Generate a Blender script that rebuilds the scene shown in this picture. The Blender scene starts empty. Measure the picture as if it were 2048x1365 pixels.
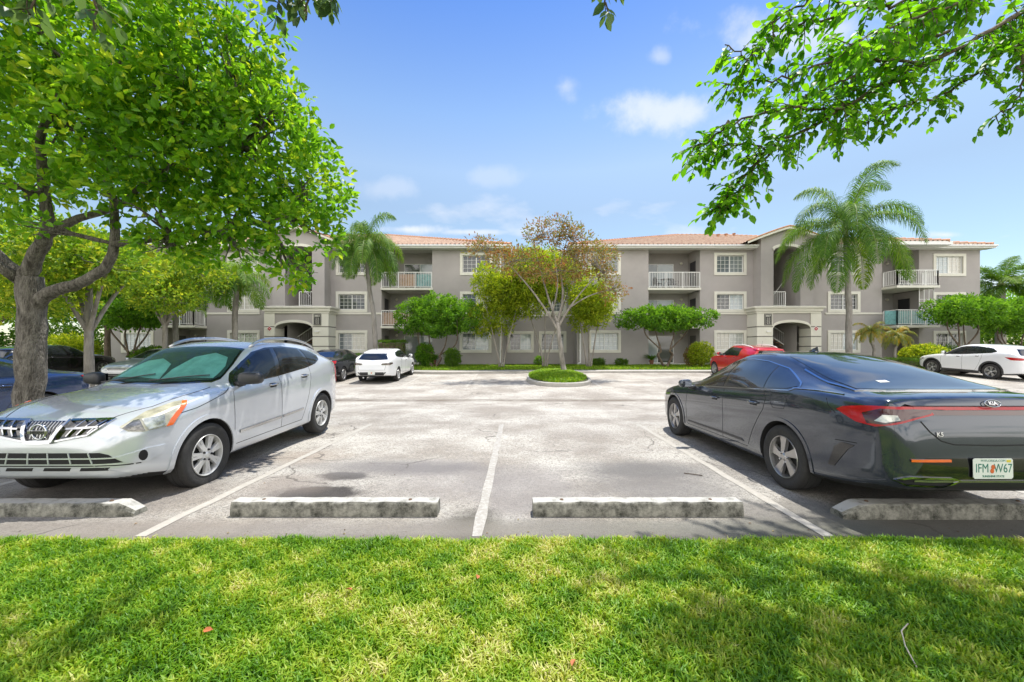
import bpy, bmesh, math, random
import numpy as np
from mathutils import Vector, Matrix, geometry
from mathutils.bvhtree import BVHTree
R = math.radians
PI = math.pi
scene = bpy.context.scene
COL = scene.collection
random.seed(7)
rng = np.random.default_rng(11)

# ---------------------------------------------------------------- camera
CAMZ = 1.42
F = 800.0                                   # focal length in pixels of the 2048 px wide photograph
cam_d = bpy.data.cameras.new('camera')
cam = bpy.data.objects.new('camera', cam_d)
COL.objects.link(cam)
cam_d.sensor_width = 36.0
cam_d.lens = 36.0 * F / 2048.0
cam_d.shift_y = 15.5 / 2048.0
cam_d.clip_start = 0.05
cam_d.clip_end = 3000.0
cam.location = (0, 0, CAMZ)
cam.rotation_euler = (R(90), 0, 0)
scene.camera = cam

# ---------------------------------------------------------------- light
SUN_DIR = Vector((0.17, 0.30, 1.0)).normalized()       # towards the sun
sun_el = math.asin(SUN_DIR.z)
sun_az = math.atan2(SUN_DIR.x, SUN_DIR.y)
sun_d = bpy.data.lights.new('sun', 'SUN')
sun_d.energy = 4.6
sun_d.angle = R(0.5)
sun_d.color = (1.0, 0.965, 0.90)
sun = bpy.data.objects.new('sun', sun_d)
sun.rotation_euler = Vector((0, 0, 1)).rotation_difference(SUN_DIR).to_euler()
sun.location = (0, 0, 60)
COL.objects.link(sun)

world = bpy.data.worlds.new('World')
scene.world = world
world.use_nodes = True
wn, wl = world.node_tree.nodes, world.node_tree.links
wn.clear()
out = wn.new('ShaderNodeOutputWorld')
bg = wn.new('ShaderNodeBackground')
bg.inputs[1].default_value = 0.15
sky = wn.new('ShaderNodeTexSky')
sky.sky_type = 'NISHITA'
sky.sun_disc = False
sky.sun_elevation = sun_el
sky.sun_rotation = sun_az
sky.altitude = 0
sky.air_density = 1.0
sky.dust_density = 0.25
sky.ozone_density = 2.0
tc = wn.new('ShaderNodeTexCoord')
# thin clouds: noise on a plane high above (direction / height)
sep = wn.new('ShaderNodeSeparateXYZ'); wl.new(tc.outputs['Generated'], sep.inputs[0])
zz = wn.new('ShaderNodeMath'); zz.operation = 'ADD'; zz.inputs[1].default_value = 0.16; wl.new(sep.outputs[2], zz.inputs[0])
dx = wn.new('ShaderNodeMath'); dx.operation = 'DIVIDE'; wl.new(sep.outputs[0], dx.inputs[0]); wl.new(zz.outputs[0], dx.inputs[1])
dy = wn.new('ShaderNodeMath'); dy.operation = 'DIVIDE'; wl.new(sep.outputs[1], dy.inputs[0]); wl.new(zz.outputs[0], dy.inputs[1])
cmb = wn.new('ShaderNodeCombineXYZ'); wl.new(dx.outputs[0], cmb.inputs[0]); wl.new(dy.outputs[0], cmb.inputs[1]); wl.new(sep.outputs[2], cmb.inputs[2])
mp = wn.new('ShaderNodeMapping'); mp.inputs['Location'].default_value = (4.6, 3.1, 0.4)
wl.new(cmb.outputs[0], mp.inputs[0])
nz = wn.new('ShaderNodeTexNoise'); nz.inputs['Scale'].default_value = 1.25; nz.inputs['Detail'].default_value = 7; nz.inputs['Roughness'].default_value = 0.52
wl.new(mp.outputs[0], nz.inputs['Vector'])
rp = wn.new('ShaderNodeValToRGB')
rp.color_ramp.elements[0].position = 0.60; rp.color_ramp.elements[0].color = (0, 0, 0, 1)
rp.color_ramp.elements[1].position = 0.76; rp.color_ramp.elements[1].color = (1, 1, 1, 1)
# a few wisps where the photograph has them: ellipses in (x/y, z/y) of the sky, broken up by noise
def wmath(op, a, b=None):
    q = wn.new('ShaderNodeMath'); q.operation = op
    for i, c in ((0, a), (1, b)):
        if c is None: continue
        if isinstance(c, (int, float)): q.inputs[i].default_value = c
        else: wl.new(c, q.inputs[i])
    return q.outputs[0]
ymax = wmath('MAXIMUM', sep.outputs[1], 0.05)
cu_, cv_ = wmath('DIVIDE', sep.outputs[0], ymax), wmath('DIVIDE', sep.outputs[2], ymax)
nz2 = wn.new('ShaderNodeTexNoise'); nz2.inputs['Scale'].default_value = 6; nz2.inputs['Detail'].default_value = 8; nz2.inputs['Roughness'].default_value = .6; wl.new(tc.outputs['Generated'], nz2.inputs['Vector'])
wisp = None
for (u0, v0, ru, rv, k_) in ((.38, .60, .21, .075, .9), (.135, .655, .06, .06, .55), (.72, .78, .24, .08, .8), (.62, .56, .22, .06, .3), (-.26, .298, .12, .018, 1.1), (-.10, .292, .10, .010, .8), (1.08, .285, .09, .015, 1.0), (.42, .283, .05, .010, .8), (-.31, .40, .13, .04, .35), (-.06, .43, .12, .035, .3), (.37, .73, .04, .03, .5), (1.0, .90, .25, .1, .6)):
    a_ = wmath('DIVIDE', wmath('SUBTRACT', cu_, u0), ru); b_ = wmath('DIVIDE', wmath('SUBTRACT', cv_, v0), rv)
    r_ = wmath('SQRT', wmath('ADD', wmath('MULTIPLY', a_, a_), wmath('MULTIPLY', b_, b_)))
    r_ = wmath('ADD', r_, wmath('MULTIPLY', wmath('SUBTRACT', nz2.outputs[0], .5), 3.2))
    q_ = wn.new('ShaderNodeMapRange'); q_.interpolation_type = 'SMOOTHSTEP'; q_.inputs[1].default_value = 1.0; q_.inputs[2].default_value = .1; q_.inputs[4].default_value = .75 * k_; wl.new(r_, q_.inputs[0])
    wisp = q_.outputs[0] if wisp is None else wmath('MAXIMUM', wisp, q_.outputs[0])
# unseen bright clouds behind the viewer, added to light the shaded facade
fill_bank = wn.new('ShaderNodeMapRange'); fill_bank.interpolation_type = 'SMOOTHSTEP'; fill_bank.inputs[1].default_value = 0.02; fill_bank.inputs[2].default_value = -0.45; fill_bank.inputs[3].default_value = 0; fill_bank.inputs[4].default_value = 1
wl.new(sep.outputs[1], fill_bank.inputs[0])
bk = wn.new('ShaderNodeMath'); bk.operation = 'MULTIPLY_ADD'; bk.inputs[1].default_value = 0.26; wl.new(fill_bank.outputs[0], bk.inputs[0]); wl.new(nz.outputs[0], bk.inputs[2])
wl.new(bk.outputs[0], rp.inputs[0])
mul = wn.new('ShaderNodeMath'); mul.operation = 'MULTIPLY'; mul.inputs[1].default_value = 0.9; wl.new(rp.outputs[0], mul.inputs[0])
cc = wn.new('ShaderNodeMix'); cc.data_type = 'RGBA'; wl.new(fill_bank.outputs[0], cc.inputs[0]); cc.inputs[6].default_value = (4.6, 4.75, 5.1, 1); cc.inputs[7].default_value = (13.0, 12.4, 11.6, 1)
gain = wn.new('ShaderNodeMix'); gain.data_type = 'RGBA'; gain.blend_type = 'MULTIPLY'; gain.inputs[0].default_value = 1.0
gr = wn.new('ShaderNodeValToRGB'); wl.new(sep.outputs[2], gr.inputs[0]); ge = gr.color_ramp.elements
ge[0].position = 0.0; ge[0].color = (.80, .78, .72, 1); ge[1].position = .70; ge[1].color = (.38, .61, .96, 1)
for q_, c_ in ((.16, (.84, .82, .74, 1)), (.32, (.95, .86, .75, 1)), (.40, (1.12, 1.01, .87, 1)), (.50, (.90, .94, .94, 1))):
    e_ = ge.new(q_); e_.color = c_
wl.new(gr.outputs[0], gain.inputs[7])
wl.new(sky.outputs[0], gain.inputs[6])
cm = wn.new('ShaderNodeMix'); cm.data_type = 'RGBA'
wl.new(wmath('MAXIMUM', mul.outputs[0], wmath('MULTIPLY', wisp, wmath('GREATER_THAN', sep.outputs[1], 0.05))), cm.inputs[0]); wl.new(gain.outputs[2], cm.inputs[6]); wl.new(cc.outputs[2], cm.inputs[7])
wl.new(cm.outputs[2], bg.inputs[0]); wl.new(bg.outputs[0], out.inputs[0])
scene.view_settings.view_transform = 'Standard'
scene.view_settings.look = 'None'
scene.view_settings.gamma = 1.0
scene.view_settings.exposure = 0.55
scene.cycles.max_bounces = 8
scene.cycles.transparent_max_bounces = 12
scene.cycles.use_denoising = True
scene.cycles.caustics_reflective = False
scene.cycles.caustics_refractive = False

# ---------------------------------------------------------------- naming helpers
def tag(o, label=None, cat=None, group=None, kind=None):
    if label: o['label'] = label
    if cat: o['category'] = cat
    if group: o['group'] = group
    if kind: o['kind'] = kind
    return o

def thing(name, label, cat, loc=(0, 0, 0), rot=(0, 0, 0), group=None):
    o = bpy.data.objects.new(name, None)
    o.empty_display_size = 0.3
    COL.objects.link(o)
    o.location = loc; o.rotation_euler = rot
    return tag(o, label, cat, group)

def mk(name, verts, faces, mat, parent=None, smooth=False, world=False, mats=None, fmat=None, rnd=None):
    me = bpy.data.meshes.new(name)
    if isinstance(verts, np.ndarray): verts = verts.tolist()
    if isinstance(faces, np.ndarray): faces = faces.tolist()
    me.from_pydata(verts, [], faces)
    if mats:
        for m in mats: me.materials.append(m)
        if fmat is not None: me.polygons.foreach_set('material_index', fmat)
    elif mat: me.materials.append(mat)
    if smooth: me.polygons.foreach_set('use_smooth', [True] * len(me.polygons))
    if rnd is not None:
        a = me.attributes.new('rnd', 'FLOAT', 'POINT'); a.data.foreach_set('value', np.asarray(rnd, dtype=np.float32))
    me.update()
    o = bpy.data.objects.new(name, me)
    COL.objects.link(o)
    if parent is not None:
        o.parent = parent
        if world: o.matrix_parent_inverse = Matrix.Translation(-Vector(parent.location))
    return o

class MB:
    """collects geometry for one mesh"""
    def __init__(s): s.v = []; s.f = []
    def add(s, v, f):
        n = len(s.v); s.v += [tuple(p) for p in v]; s.f += [tuple(i + n for i in q) for q in f]; return s
    def box(s, x0, x1, y0, y1, z0, z1):
        if x0 > x1: x0, x1 = x1, x0
        if y0 > y1: y0, y1 = y1, y0
        if z0 > z1: z0, z1 = z1, z0
        v = [(x0, y0, z0), (x1, y0, z0), (x1, y1, z0), (x0, y1, z0), (x0, y0, z1), (x1, y0, z1), (x1, y1, z1), (x0, y1, z1)]
        return s.add(v, [(0, 3, 2, 1), (4, 5, 6, 7), (0, 1, 5, 4), (1, 2, 6, 5), (2, 3, 7, 6), (3, 0, 4, 7)])
    def prism(s, poly, a0, a1, axis='y'):
        """poly in the two other axes, extruded along axis"""
        n = len(poly)
        def P(u, w, a):
            return (u, a, w) if axis == 'y' else ((a, u, w) if axis == 'x' else (u, w, a))
        v = [P(u, w, a0) for u, w in poly] + [P(u, w, a1) for u, w in poly]
        f = [tuple(range(n)), tuple(range(2 * n - 1, n - 1, -1))] + [(i, i + n, (i + 1) % n + n, (i + 1) % n) for i in range(n)]
        return s.add(v, f)
    def tube(s, pts, rad, sides=8, cap=True):
        pts = [Vector(p) for p in pts]
        if not hasattr(rad, '__len__'): rad = [rad] * len(pts)
        rings = []; up = Vector((0, 0, 1)); prev = None
        for i, p in enumerate(pts):
            d = (pts[min(i + 1, len(pts) - 1)] - pts[max(i - 1, 0)])
            d = d.normalized() if d.length > 1e-9 else up
            if prev is None:
                a = d.cross(Vector((0.3, 1, 0.2)) if abs(d.z) > .9 else up).normalized()
            else:
                a = (prev - d * prev.dot(d)).normalized()
            prev = a; b = d.cross(a)
            rings.append([p + (a * math.cos(t) + b * math.sin(t)) * rad[i] for t in [2 * PI * k / sides for k in range(sides)]])
        v = [q for r in rings for q in r]; f = []
        for i in range(len(pts) - 1):
            for k in range(sides):
                k2 = (k + 1) % sides
                f.append((i * sides + k, i * sides + k2, (i + 1) * sides + k2, (i + 1) * sides + k))
        if cap:
            f.append(tuple(range(sides - 1, -1, -1))); f.append(tuple(range((len(pts) - 1) * sides, len(pts) * sides)))
        return s.add(v, f)
    def lathe(s, prof, axis='y', c=(0, 0, 0), n=32):
        """prof list of (axial, radius)"""
        v = []; f = []
        for a, r in prof:
            for k in range(n):
                t = 2 * PI * k / n; u, w = r * math.cos(t), r * math.sin(t)
                v.append((c[0] + u, c[1] + a, c[2] + w) if axis == 'y' else ((c[0] + u, c[1] + w, c[2] + a) if axis == 'z' else (c[0] + a, c[1] + u, c[2] + w)))
        for i in range(len(prof) - 1):
            for k in range(n):
                k2 = (k + 1) % n
                f.append((i * n + k, (i + 1) * n + k, (i + 1) * n + k2, i * n + k2))
        return s.add(v, f)
    def build(s, name, mat, parent=None, smooth=False, world=False, bevel=0, recalc=True):
        o = mk(name, s.v, s.f, mat, parent, smooth, world)
        if recalc or bevel:
            bm = bmesh.new(); bm.from_mesh(o.data)
            bmesh.ops.recalc_face_normals(bm, faces=bm.faces)
            if bevel: bmesh.ops.bevel(bm, geom=list(bm.edges), offset=bevel, segments=2, affect='EDGES', profile=.5, clamp_overlap=True)
            bm.to_mesh(o.data); bm.free()
        return o

# ---------------------------------------------------------------- materials
def newmat(name):
    m = bpy.data.materials.new(name); m.use_nodes = True
    n, l = m.node_tree.nodes, m.node_tree.links
    b = n['Principled BSDF']
    return m, n, l, b

def col4(c): return (c[0], c[1], c[2], 1)

def M(name, c, rough=.6, metal=0, var=.12, scale=6, bump=0, bscale=None, coat=0, spec=.5, detail=5):
    m, n, l, b = newmat(name)
    b.inputs['Base Color'].default_value = col4(c)
    b.inputs['Roughness'].default_value = rough; b.inputs['Metallic'].default_value = metal
    b.inputs['Coat Weight'].default_value = coat; b.inputs['Specular IOR Level'].default_value = spec
    if coat: b.inputs['Coat Roughness'].default_value = .03
    t = n.new('ShaderNodeTexCoord')
    if var:
        nz = n.new('ShaderNodeTexNoise'); nz.inputs['Scale'].default_value = scale; nz.inputs['Detail'].default_value = detail; nz.inputs['Roughness'].default_value = .62
        l.new(t.outputs['Object'], nz.inputs['Vector'])
        mx = n.new('ShaderNodeMix'); mx.data_type = 'RGBA'
        mx.inputs[6].default_value = col4([v * (1 - var) for v in c]); mx.inputs[7].default_value = col4([min(1, v * (1 + var)) for v in c])
        r = n.new('ShaderNodeMapRange'); r.inputs[1].default_value = .3; r.inputs[2].default_value = .7
        l.new(nz.outputs[0], r.inputs[0]); l.new(r.outputs[0], mx.inputs[0]); l.new(mx.outputs[2], b.inputs['Base Color'])
    if bump:
        n2 = n.new('ShaderNodeTexNoise'); n2.inputs['Scale'].default_value = bscale or scale * 8; n2.inputs['Detail'].default_value = 4
        l.new(t.outputs['Object'], n2.inputs['Vector'])
        bp = n.new('ShaderNodeBump'); bp.inputs['Strength'].default_value = bump; bp.inputs['Distance'].default_value = .02
        l.new(n2.outputs[0], bp.inputs['Height']); l.new(bp.outputs[0], b.inputs['Normal'])
    return m

def paint(name, c, metal=.6, rough=.35, flake=.03):
    m = M(name, c, rough, metal, var=flake, scale=3, coat=1.0)
    return m

def leafmat(name, cols, trans=.45, rough=.45):
    """cols: colours picked per leaf by the stored random value"""
    m, n, l, b = newmat(name)
    a = n.new('ShaderNodeAttribute'); a.attribute_name = 'rnd'
    r = n.new('ShaderNodeValToRGB'); el = r.color_ramp.elements
    el[0].position = 0; el[0].color = col4(cols[0]); el[1].position = 1; el[1].color = col4(cols[-1])
    for i, c in enumerate(cols[1:-1]):
        e = el.new((i + 1) / (len(cols) - 1)); e.color = col4(c)
    l.new(a.outputs['Fac'], r.inputs[0]); l.new(r.outputs[0], b.inputs['Base Color'])
    b.inputs['Roughness'].default_value = rough; b.inputs['Specular IOR Level'].default_value = .4
    t = n.new('ShaderNodeBsdfTranslucent')
    g = n.new('ShaderNodeMix'); g.data_type = 'RGBA'; g.blend_type = 'MULTIPLY'; g.inputs[0].default_value = 1; g.inputs[7].default_value = (1.5, 1.35, .7, 1)
    l.new(r.outputs[0], g.inputs[6]); l.new(g.outputs[2], t.inputs[0])
    mx = n.new('ShaderNodeMixShader'); mx.inputs[0].default_value = trans
    l.new(b.outputs[0], mx.inputs[1]); l.new(t.outputs[0], mx.inputs[2]); l.new(mx.outputs[0], n['Material Output'].inputs[0])
    return m

def barkmat(name, c, c2, scale=9):
    m, n, l, b = newmat(name)
    t = n.new('ShaderNodeTexCoord'); mp = n.new('ShaderNodeMapping'); mp.inputs['Scale'].default_value = (1, 1, .28); l.new(t.outputs['Object'], mp.inputs[0])
    nz = n.new('ShaderNodeTexNoise'); nz.inputs['Scale'].default_value = scale; nz.inputs['Detail'].default_value = 8; nz.inputs['Roughness'].default_value = .7; l.new(mp.outputs[0], nz.inputs['Vector'])
    vo = n.new('ShaderNodeTexVoronoi'); vo.inputs['Scale'].default_value = scale * 2.4; vo.feature = 'DISTANCE_TO_EDGE'; l.new(mp.outputs[0], vo.inputs['Vector'])
    r = n.new('ShaderNodeValToRGB'); r.color_ramp.elements[0].position = .35; r.color_ramp.elements[1].position = .68
    r.color_ramp.elements[0].color = col4(c); r.color_ramp.elements[1].color = col4(c2); l.new(nz.outputs[0], r.inputs[0])
    l.new(r.outputs[0], b.inputs['Base Color']); b.inputs['Roughness'].default_value = .9
    ad = n.new('ShaderNodeMath'); ad.operation = 'ADD'; l.new(nz.outputs[0], ad.inputs[0]); l.new(vo.outputs[0], ad.inputs[1])
    bp = n.new('ShaderNodeBump'); bp.inputs['Strength'].default_value = .8; bp.inputs['Distance'].default_value = .04; l.new(ad.outputs[0], bp.inputs['Height']); l.new(bp.outputs[0], b.inputs['Normal'])
    return m

# ---- building
m_stucco = M('taupe_stucco', (.39, .362, .35), .85, var=.09, scale=.6, bump=.25, bscale=60)
m_cream = M('cream_stucco', (.72, .70, .62), .8, var=.05, scale=1.2, bump=.2, bscale=60)
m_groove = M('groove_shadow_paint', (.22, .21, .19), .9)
m_white = M('white_paint', (.80, .80, .78), .5, var=.04)
m_rail = M('white_rail_paint', (.82, .82, .80), .45, var=.03)
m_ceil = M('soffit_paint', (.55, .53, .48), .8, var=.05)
m_dark = M('dark_metal', (.03, .03, .035), .5)
m_woodscreen = M('reed_screen', (.42, .26, .16), .8, var=.3, scale=9)
m_teal = M('teal_screen', (.16, .36, .36), .7, var=.3, scale=7)
m_tilecap = M('ridge_tile', (.50, .26, .15), .8, var=.3, scale=3)

def glassmat(name, c, blinds=0, c2=None, scale=16, vert=False, rough=.04):
    m, n, l, b = newmat(name)
    b.inputs['Base Color'].default_value = col4(c); b.inputs['Roughness'].default_value = rough
    b.inputs['Specular IOR Level'].default_value = .9
    t = n.new('ShaderNodeTexCoord')
    if blinds:
        w = n.new('ShaderNodeTexWave'); w.wave_type = 'BANDS'; w.bands_direction = 'X' if vert else 'Z'
        w.inputs['Scale'].default_value = scale; w.inputs['Distortion'].default_value = .4
        l.new(t.outputs['Object'], w.inputs['Vector'])
        nz = n.new('ShaderNodeTexNoise'); nz.inputs['Scale'].default_value = .9; nz.inputs['Detail'].default_value = 3; l.new(t.outputs['Object'], nz.inputs['Vector'])
        ad = n.new('ShaderNodeMath'); ad.operation = 'MULTIPLY_ADD'; ad.inputs[1].default_value = .45; l.new(w.outputs[1], ad.inputs[0]); l.new(nz.outputs[0], ad.inputs[2])
        mx = n.new('ShaderNodeMix'); mx.data_type = 'RGBA'; mx.inputs[6].default_value = col4(c2 or [v * .5 for v in c]); mx.inputs[7].default_value = col4(c)
        l.new(ad.outputs[0], mx.inputs[0]); l.new(mx.outputs[2], b.inputs['Base Color'])
    bp = n.new('ShaderNodeBump'); bp.inputs['Strength'].default_value = .06; n3 = n.new('ShaderNodeTexNoise'); n3.inputs['Scale'].default_value = 1.1
    l.new(t.outputs['Object'], n3.inputs['Vector']); l.new(n3.outputs[0], bp.inputs['Height']); l.new(bp.outputs[0], b.inputs['Normal'])
    return m
m_g_light = glassmat('pane_with_pale_blinds', (.50, .56, .58), 1, (.22, .27, .30))
m_g_light2 = glassmat('pane_with_vertical_blinds', (.56, .58, .55), 1, (.20, .22, .22), 7, True)
m_g_curtain = glassmat('pane_with_closed_curtain', (.62, .60, .54), 1, (.40, .38, .34), 3, True, .12)
m_g_mid2 = glassmat('pane_half_dark', (.17, .20, .22), 1, (.04, .05, .055), 11)
m_g_mid = glassmat('pane_with_grey_blinds', (.26, .29, .30), 1, (.09, .11, .12))
m_g_dark = glassmat('dark_pane', (.055, .06, .065))
m_g_green = glassmat('pane_green_curtain', (.16, .24, .13), 1, (.06, .10, .05))
m_g_slide = glassmat('pane_vertical_blinds', (.42, .48, .50), 1, (.16, .19, .20), 8, True)

# ---- ground
def zg(y):
    return float(np.interp(y, [-60, 0, 12.6, 15, 18, 21, 23, 200], [.9, 0, -.19, -.165, -.06, .07, .15, .15]))

def asphalt():
    m, n, l, b = newmat('bleached_asphalt')
    t = n.new('ShaderNodeTexCoord')
    def noise(s, d=6, ro=.6, vec=None):
        q = n.new('ShaderNodeTexNoise'); q.inputs['Scale'].default_value = s; q.inputs['Detail'].default_value = d; q.inputs['Roughness'].default_value = ro
        l.new(vec or t.outputs['Object'], q.inputs['Vector']); return q.outputs[0]
    def rng_(v, a, bb, c=0, d=1):
        q = n.new('ShaderNodeMapRange'); q.inputs[1].default_value = a; q.inputs[2].default_value = bb; q.inputs[3].default_value = c; q.inputs[4].default_value = d
        l.new(v, q.inputs[0]); return q.outputs[0]
    def mix(f, a, bb):
        q = n.new('ShaderNodeMix'); q.data_type = 'RGBA'
        if isinstance(f, float): q.inputs[0].default_value = f
        else: l.new(f, q.inputs[0])
        for i, c in ((6, a), (7, bb)):
            if isinstance(c, tuple): q.inputs[i].default_value = col4(c)
            else: l.new(c, q.inputs[i])
        return q.outputs[2]
    def mth(op, a, bb=None):
        q = n.new('ShaderNodeMath'); q.operation = op
        for i, c in ((0, a), (1, bb)):
            if c is None: continue
            if isinstance(c, (int, float)): q.inputs[i].default_value = c
            else: l.new(c, q.inputs[i])
        return q.outputs[0]
    c = mix(rng_(noise(.55, 8, .68), .40, .60), (.31, .275, .23), (.57, .54, .475))
    # slow streaks along the driving lane
    mp = n.new('ShaderNodeMapping'); mp.inputs['Scale'].default_value = (.16, 1.3, 1); l.new(t.outputs['Object'], mp.inputs[0])
    c = mix(rng_(noise(1.0, 7, .66, mp.outputs[0]), .52, .72, 0, .55), c, (.30, .27, .235))
    # aggregate speckle
    c = mix(rng_(noise(26, 6, .9), .51, .57, 0, .75), c, (.15, .135, .12))
    c = mix(rng_(noise(62, 4, .85), .52, .58, 0, .75), c, (.10, .09, .08))
    c = mix(mth('MULTIPLY', rng_(noise(7, 6, .75), .50, .66, 0, .55), rng_(noise(.9, 4), .42, .6)), c, (.23, .20, .17))
    c = mix(rng_(noise(120, 2, .7), .56, .66, 0, .6), c, (.62, .60, .56))
    # oil stains and other darker patches, each with its own outline
    sp = n.new('ShaderNodeSeparateXYZ'); l.new(t.outputs['Object'], sp.inputs[0])
    nd = noise(3.2, 6, .7)
    nd2 = noise(1.3, 7, .72)
    def blob(cx, cy, rx, ry, col, k, soft=.35, dn=nd, dist=1.3):
        global _
        ax = mth('DIVIDE', mth('SUBTRACT', sp.outputs[0], cx), rx); ay = mth('DIVIDE', mth('SUBTRACT', sp.outputs[1], cy), ry)
        r = mth('SQRT', mth('ADD', mth('MULTIPLY', ax, ax), mth('MULTIPLY', ay, ay)))
        r = mth('ADD', r, mth('MULTIPLY', mth('SUBTRACT', dn, .5), dist))
        return mix(rng_(r, 1 - soft, 1 + soft, k, 0), c, col)
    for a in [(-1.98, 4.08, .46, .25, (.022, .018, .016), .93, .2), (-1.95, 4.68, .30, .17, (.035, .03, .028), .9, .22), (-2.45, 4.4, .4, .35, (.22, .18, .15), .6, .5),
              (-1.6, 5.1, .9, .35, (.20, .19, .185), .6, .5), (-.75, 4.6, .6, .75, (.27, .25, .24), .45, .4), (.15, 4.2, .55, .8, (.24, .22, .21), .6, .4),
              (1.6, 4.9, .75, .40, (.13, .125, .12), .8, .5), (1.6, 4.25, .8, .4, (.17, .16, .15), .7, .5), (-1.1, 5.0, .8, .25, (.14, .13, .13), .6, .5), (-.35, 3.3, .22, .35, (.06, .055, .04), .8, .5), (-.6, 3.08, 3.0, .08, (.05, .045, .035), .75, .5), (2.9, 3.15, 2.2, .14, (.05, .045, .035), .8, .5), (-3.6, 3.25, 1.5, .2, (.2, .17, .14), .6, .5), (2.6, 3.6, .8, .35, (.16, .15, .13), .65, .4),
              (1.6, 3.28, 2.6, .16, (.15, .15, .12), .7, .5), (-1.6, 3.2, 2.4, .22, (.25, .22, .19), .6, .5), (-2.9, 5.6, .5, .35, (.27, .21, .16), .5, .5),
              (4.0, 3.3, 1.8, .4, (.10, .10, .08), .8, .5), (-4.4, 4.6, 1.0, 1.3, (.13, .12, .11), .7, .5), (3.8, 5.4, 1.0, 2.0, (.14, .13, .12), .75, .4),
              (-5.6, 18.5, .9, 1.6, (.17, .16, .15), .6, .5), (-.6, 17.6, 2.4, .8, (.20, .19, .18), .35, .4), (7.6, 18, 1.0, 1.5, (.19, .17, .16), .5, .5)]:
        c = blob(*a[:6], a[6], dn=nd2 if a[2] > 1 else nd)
    # straight edge of an old overlay at y = 5.25
    e = mth('MULTIPLY', mth('LESS_THAN', sp.outputs[1], 5.27), rng_(noise(.8, 5, .6), .42, .6, 0, .28))
    c = mix(e, c, (.17, .16, .155))
    # swale and cracks
    dd = mth('ABSOLUTE', mth('SUBTRACT', mth('ADD', sp.outputs[1], mth('MULTIPLY', mth('SUBTRACT', noise(.7, 5, .6), .5), .5)), 12.45))
    c = mix(mth('MULTIPLY', rng_(dd, .02, .5, .95, 0), rng_(noise(2.2, 5, .7), .30, .55)), c, (.13, .105, .08))
    vo = n.new('ShaderNodeTexVoronoi'); vo.feature = 'DISTANCE_TO_EDGE'; vo.inputs['Scale'].default_value = .28
    dv = n.new('ShaderNodeVectorMath'); dv.operation = 'ADD'; cn = n.new('ShaderNodeTexNoise'); cn.inputs['Scale'].default_value = 1.2; cn.inputs['Detail'].default_value = 6
    l.new(t.outputs['Object'], cn.inputs['Vector']); l.new(cn.outputs[1], dv.inputs[0]); l.new(t.outputs['Object'], dv.inputs[1]); l.new(dv.outputs[0], vo.inputs['Vector'])
    c = mix(mth('MULTIPLY', rng_(vo.outputs[0], .002, .006, .7, 0), rng_(noise(.5, 3), .5, .56)), c, (.09, .08, .07))
    l.new(c, b.inputs['Base Color']); b.inputs['Roughness'].default_value = .88; b.inputs['Specular IOR Level'].default_value = .25
    bp = n.new('ShaderNodeBump'); bp.inputs['Strength'].default_value = .9; bp.inputs['Distance'].default_value = .02
    l.new(noise(48, 5, .75), bp.inputs['Height']); l.new(bp.outputs[0], b.inputs['Normal'])
    return m
m_asph = asphalt()

def wornpaint(name, c, bg_, lo, hi, scale=14):
    m, n, l, b = newmat(name)
    t = n.new('ShaderNodeTexCoord'); q = n.new('ShaderNodeTexNoise'); q.inputs['Scale'].default_value = scale; q.inputs['Detail'].default_value = 8; q.inputs['Roughness'].default_value = .78
    l.new(t.outputs['Object'], q.inputs['Vector'])
    r = n.new('ShaderNodeValToRGB'); r.color_ramp.elements[0].position = lo; r.color_ramp.elements[1].position = hi
    r.color_ramp.elements[0].color = col4(bg_); r.color_ramp.elements[1].color = col4(c)
    l.new(q.outputs[0], r.inputs[0]); l.new(r.outputs[0], b.inputs['Base Color']); b.inputs['Roughness'].default_value = .8
    bp = n.new('ShaderNodeBump'); bp.inputs['Strength'].default_value = .4; bp.inputs['Distance'].default_value = .01; l.new(q.outputs[0], bp.inputs['Height']); l.new(bp.outputs[0], b.inputs['Normal'])
    return m
m_line = wornpaint('worn_white_line', (.48, .465, .43), (.30, .28, .245), .46, .70, 22)
m_line2 = wornpaint('faded_line', (.45, .43, .385), (.35, .325, .28), .45, .75, 20)
m_conc = wornpaint('concrete', (.46, .44, .40), (.30, .285, .25), .3, .7, 3)
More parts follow.
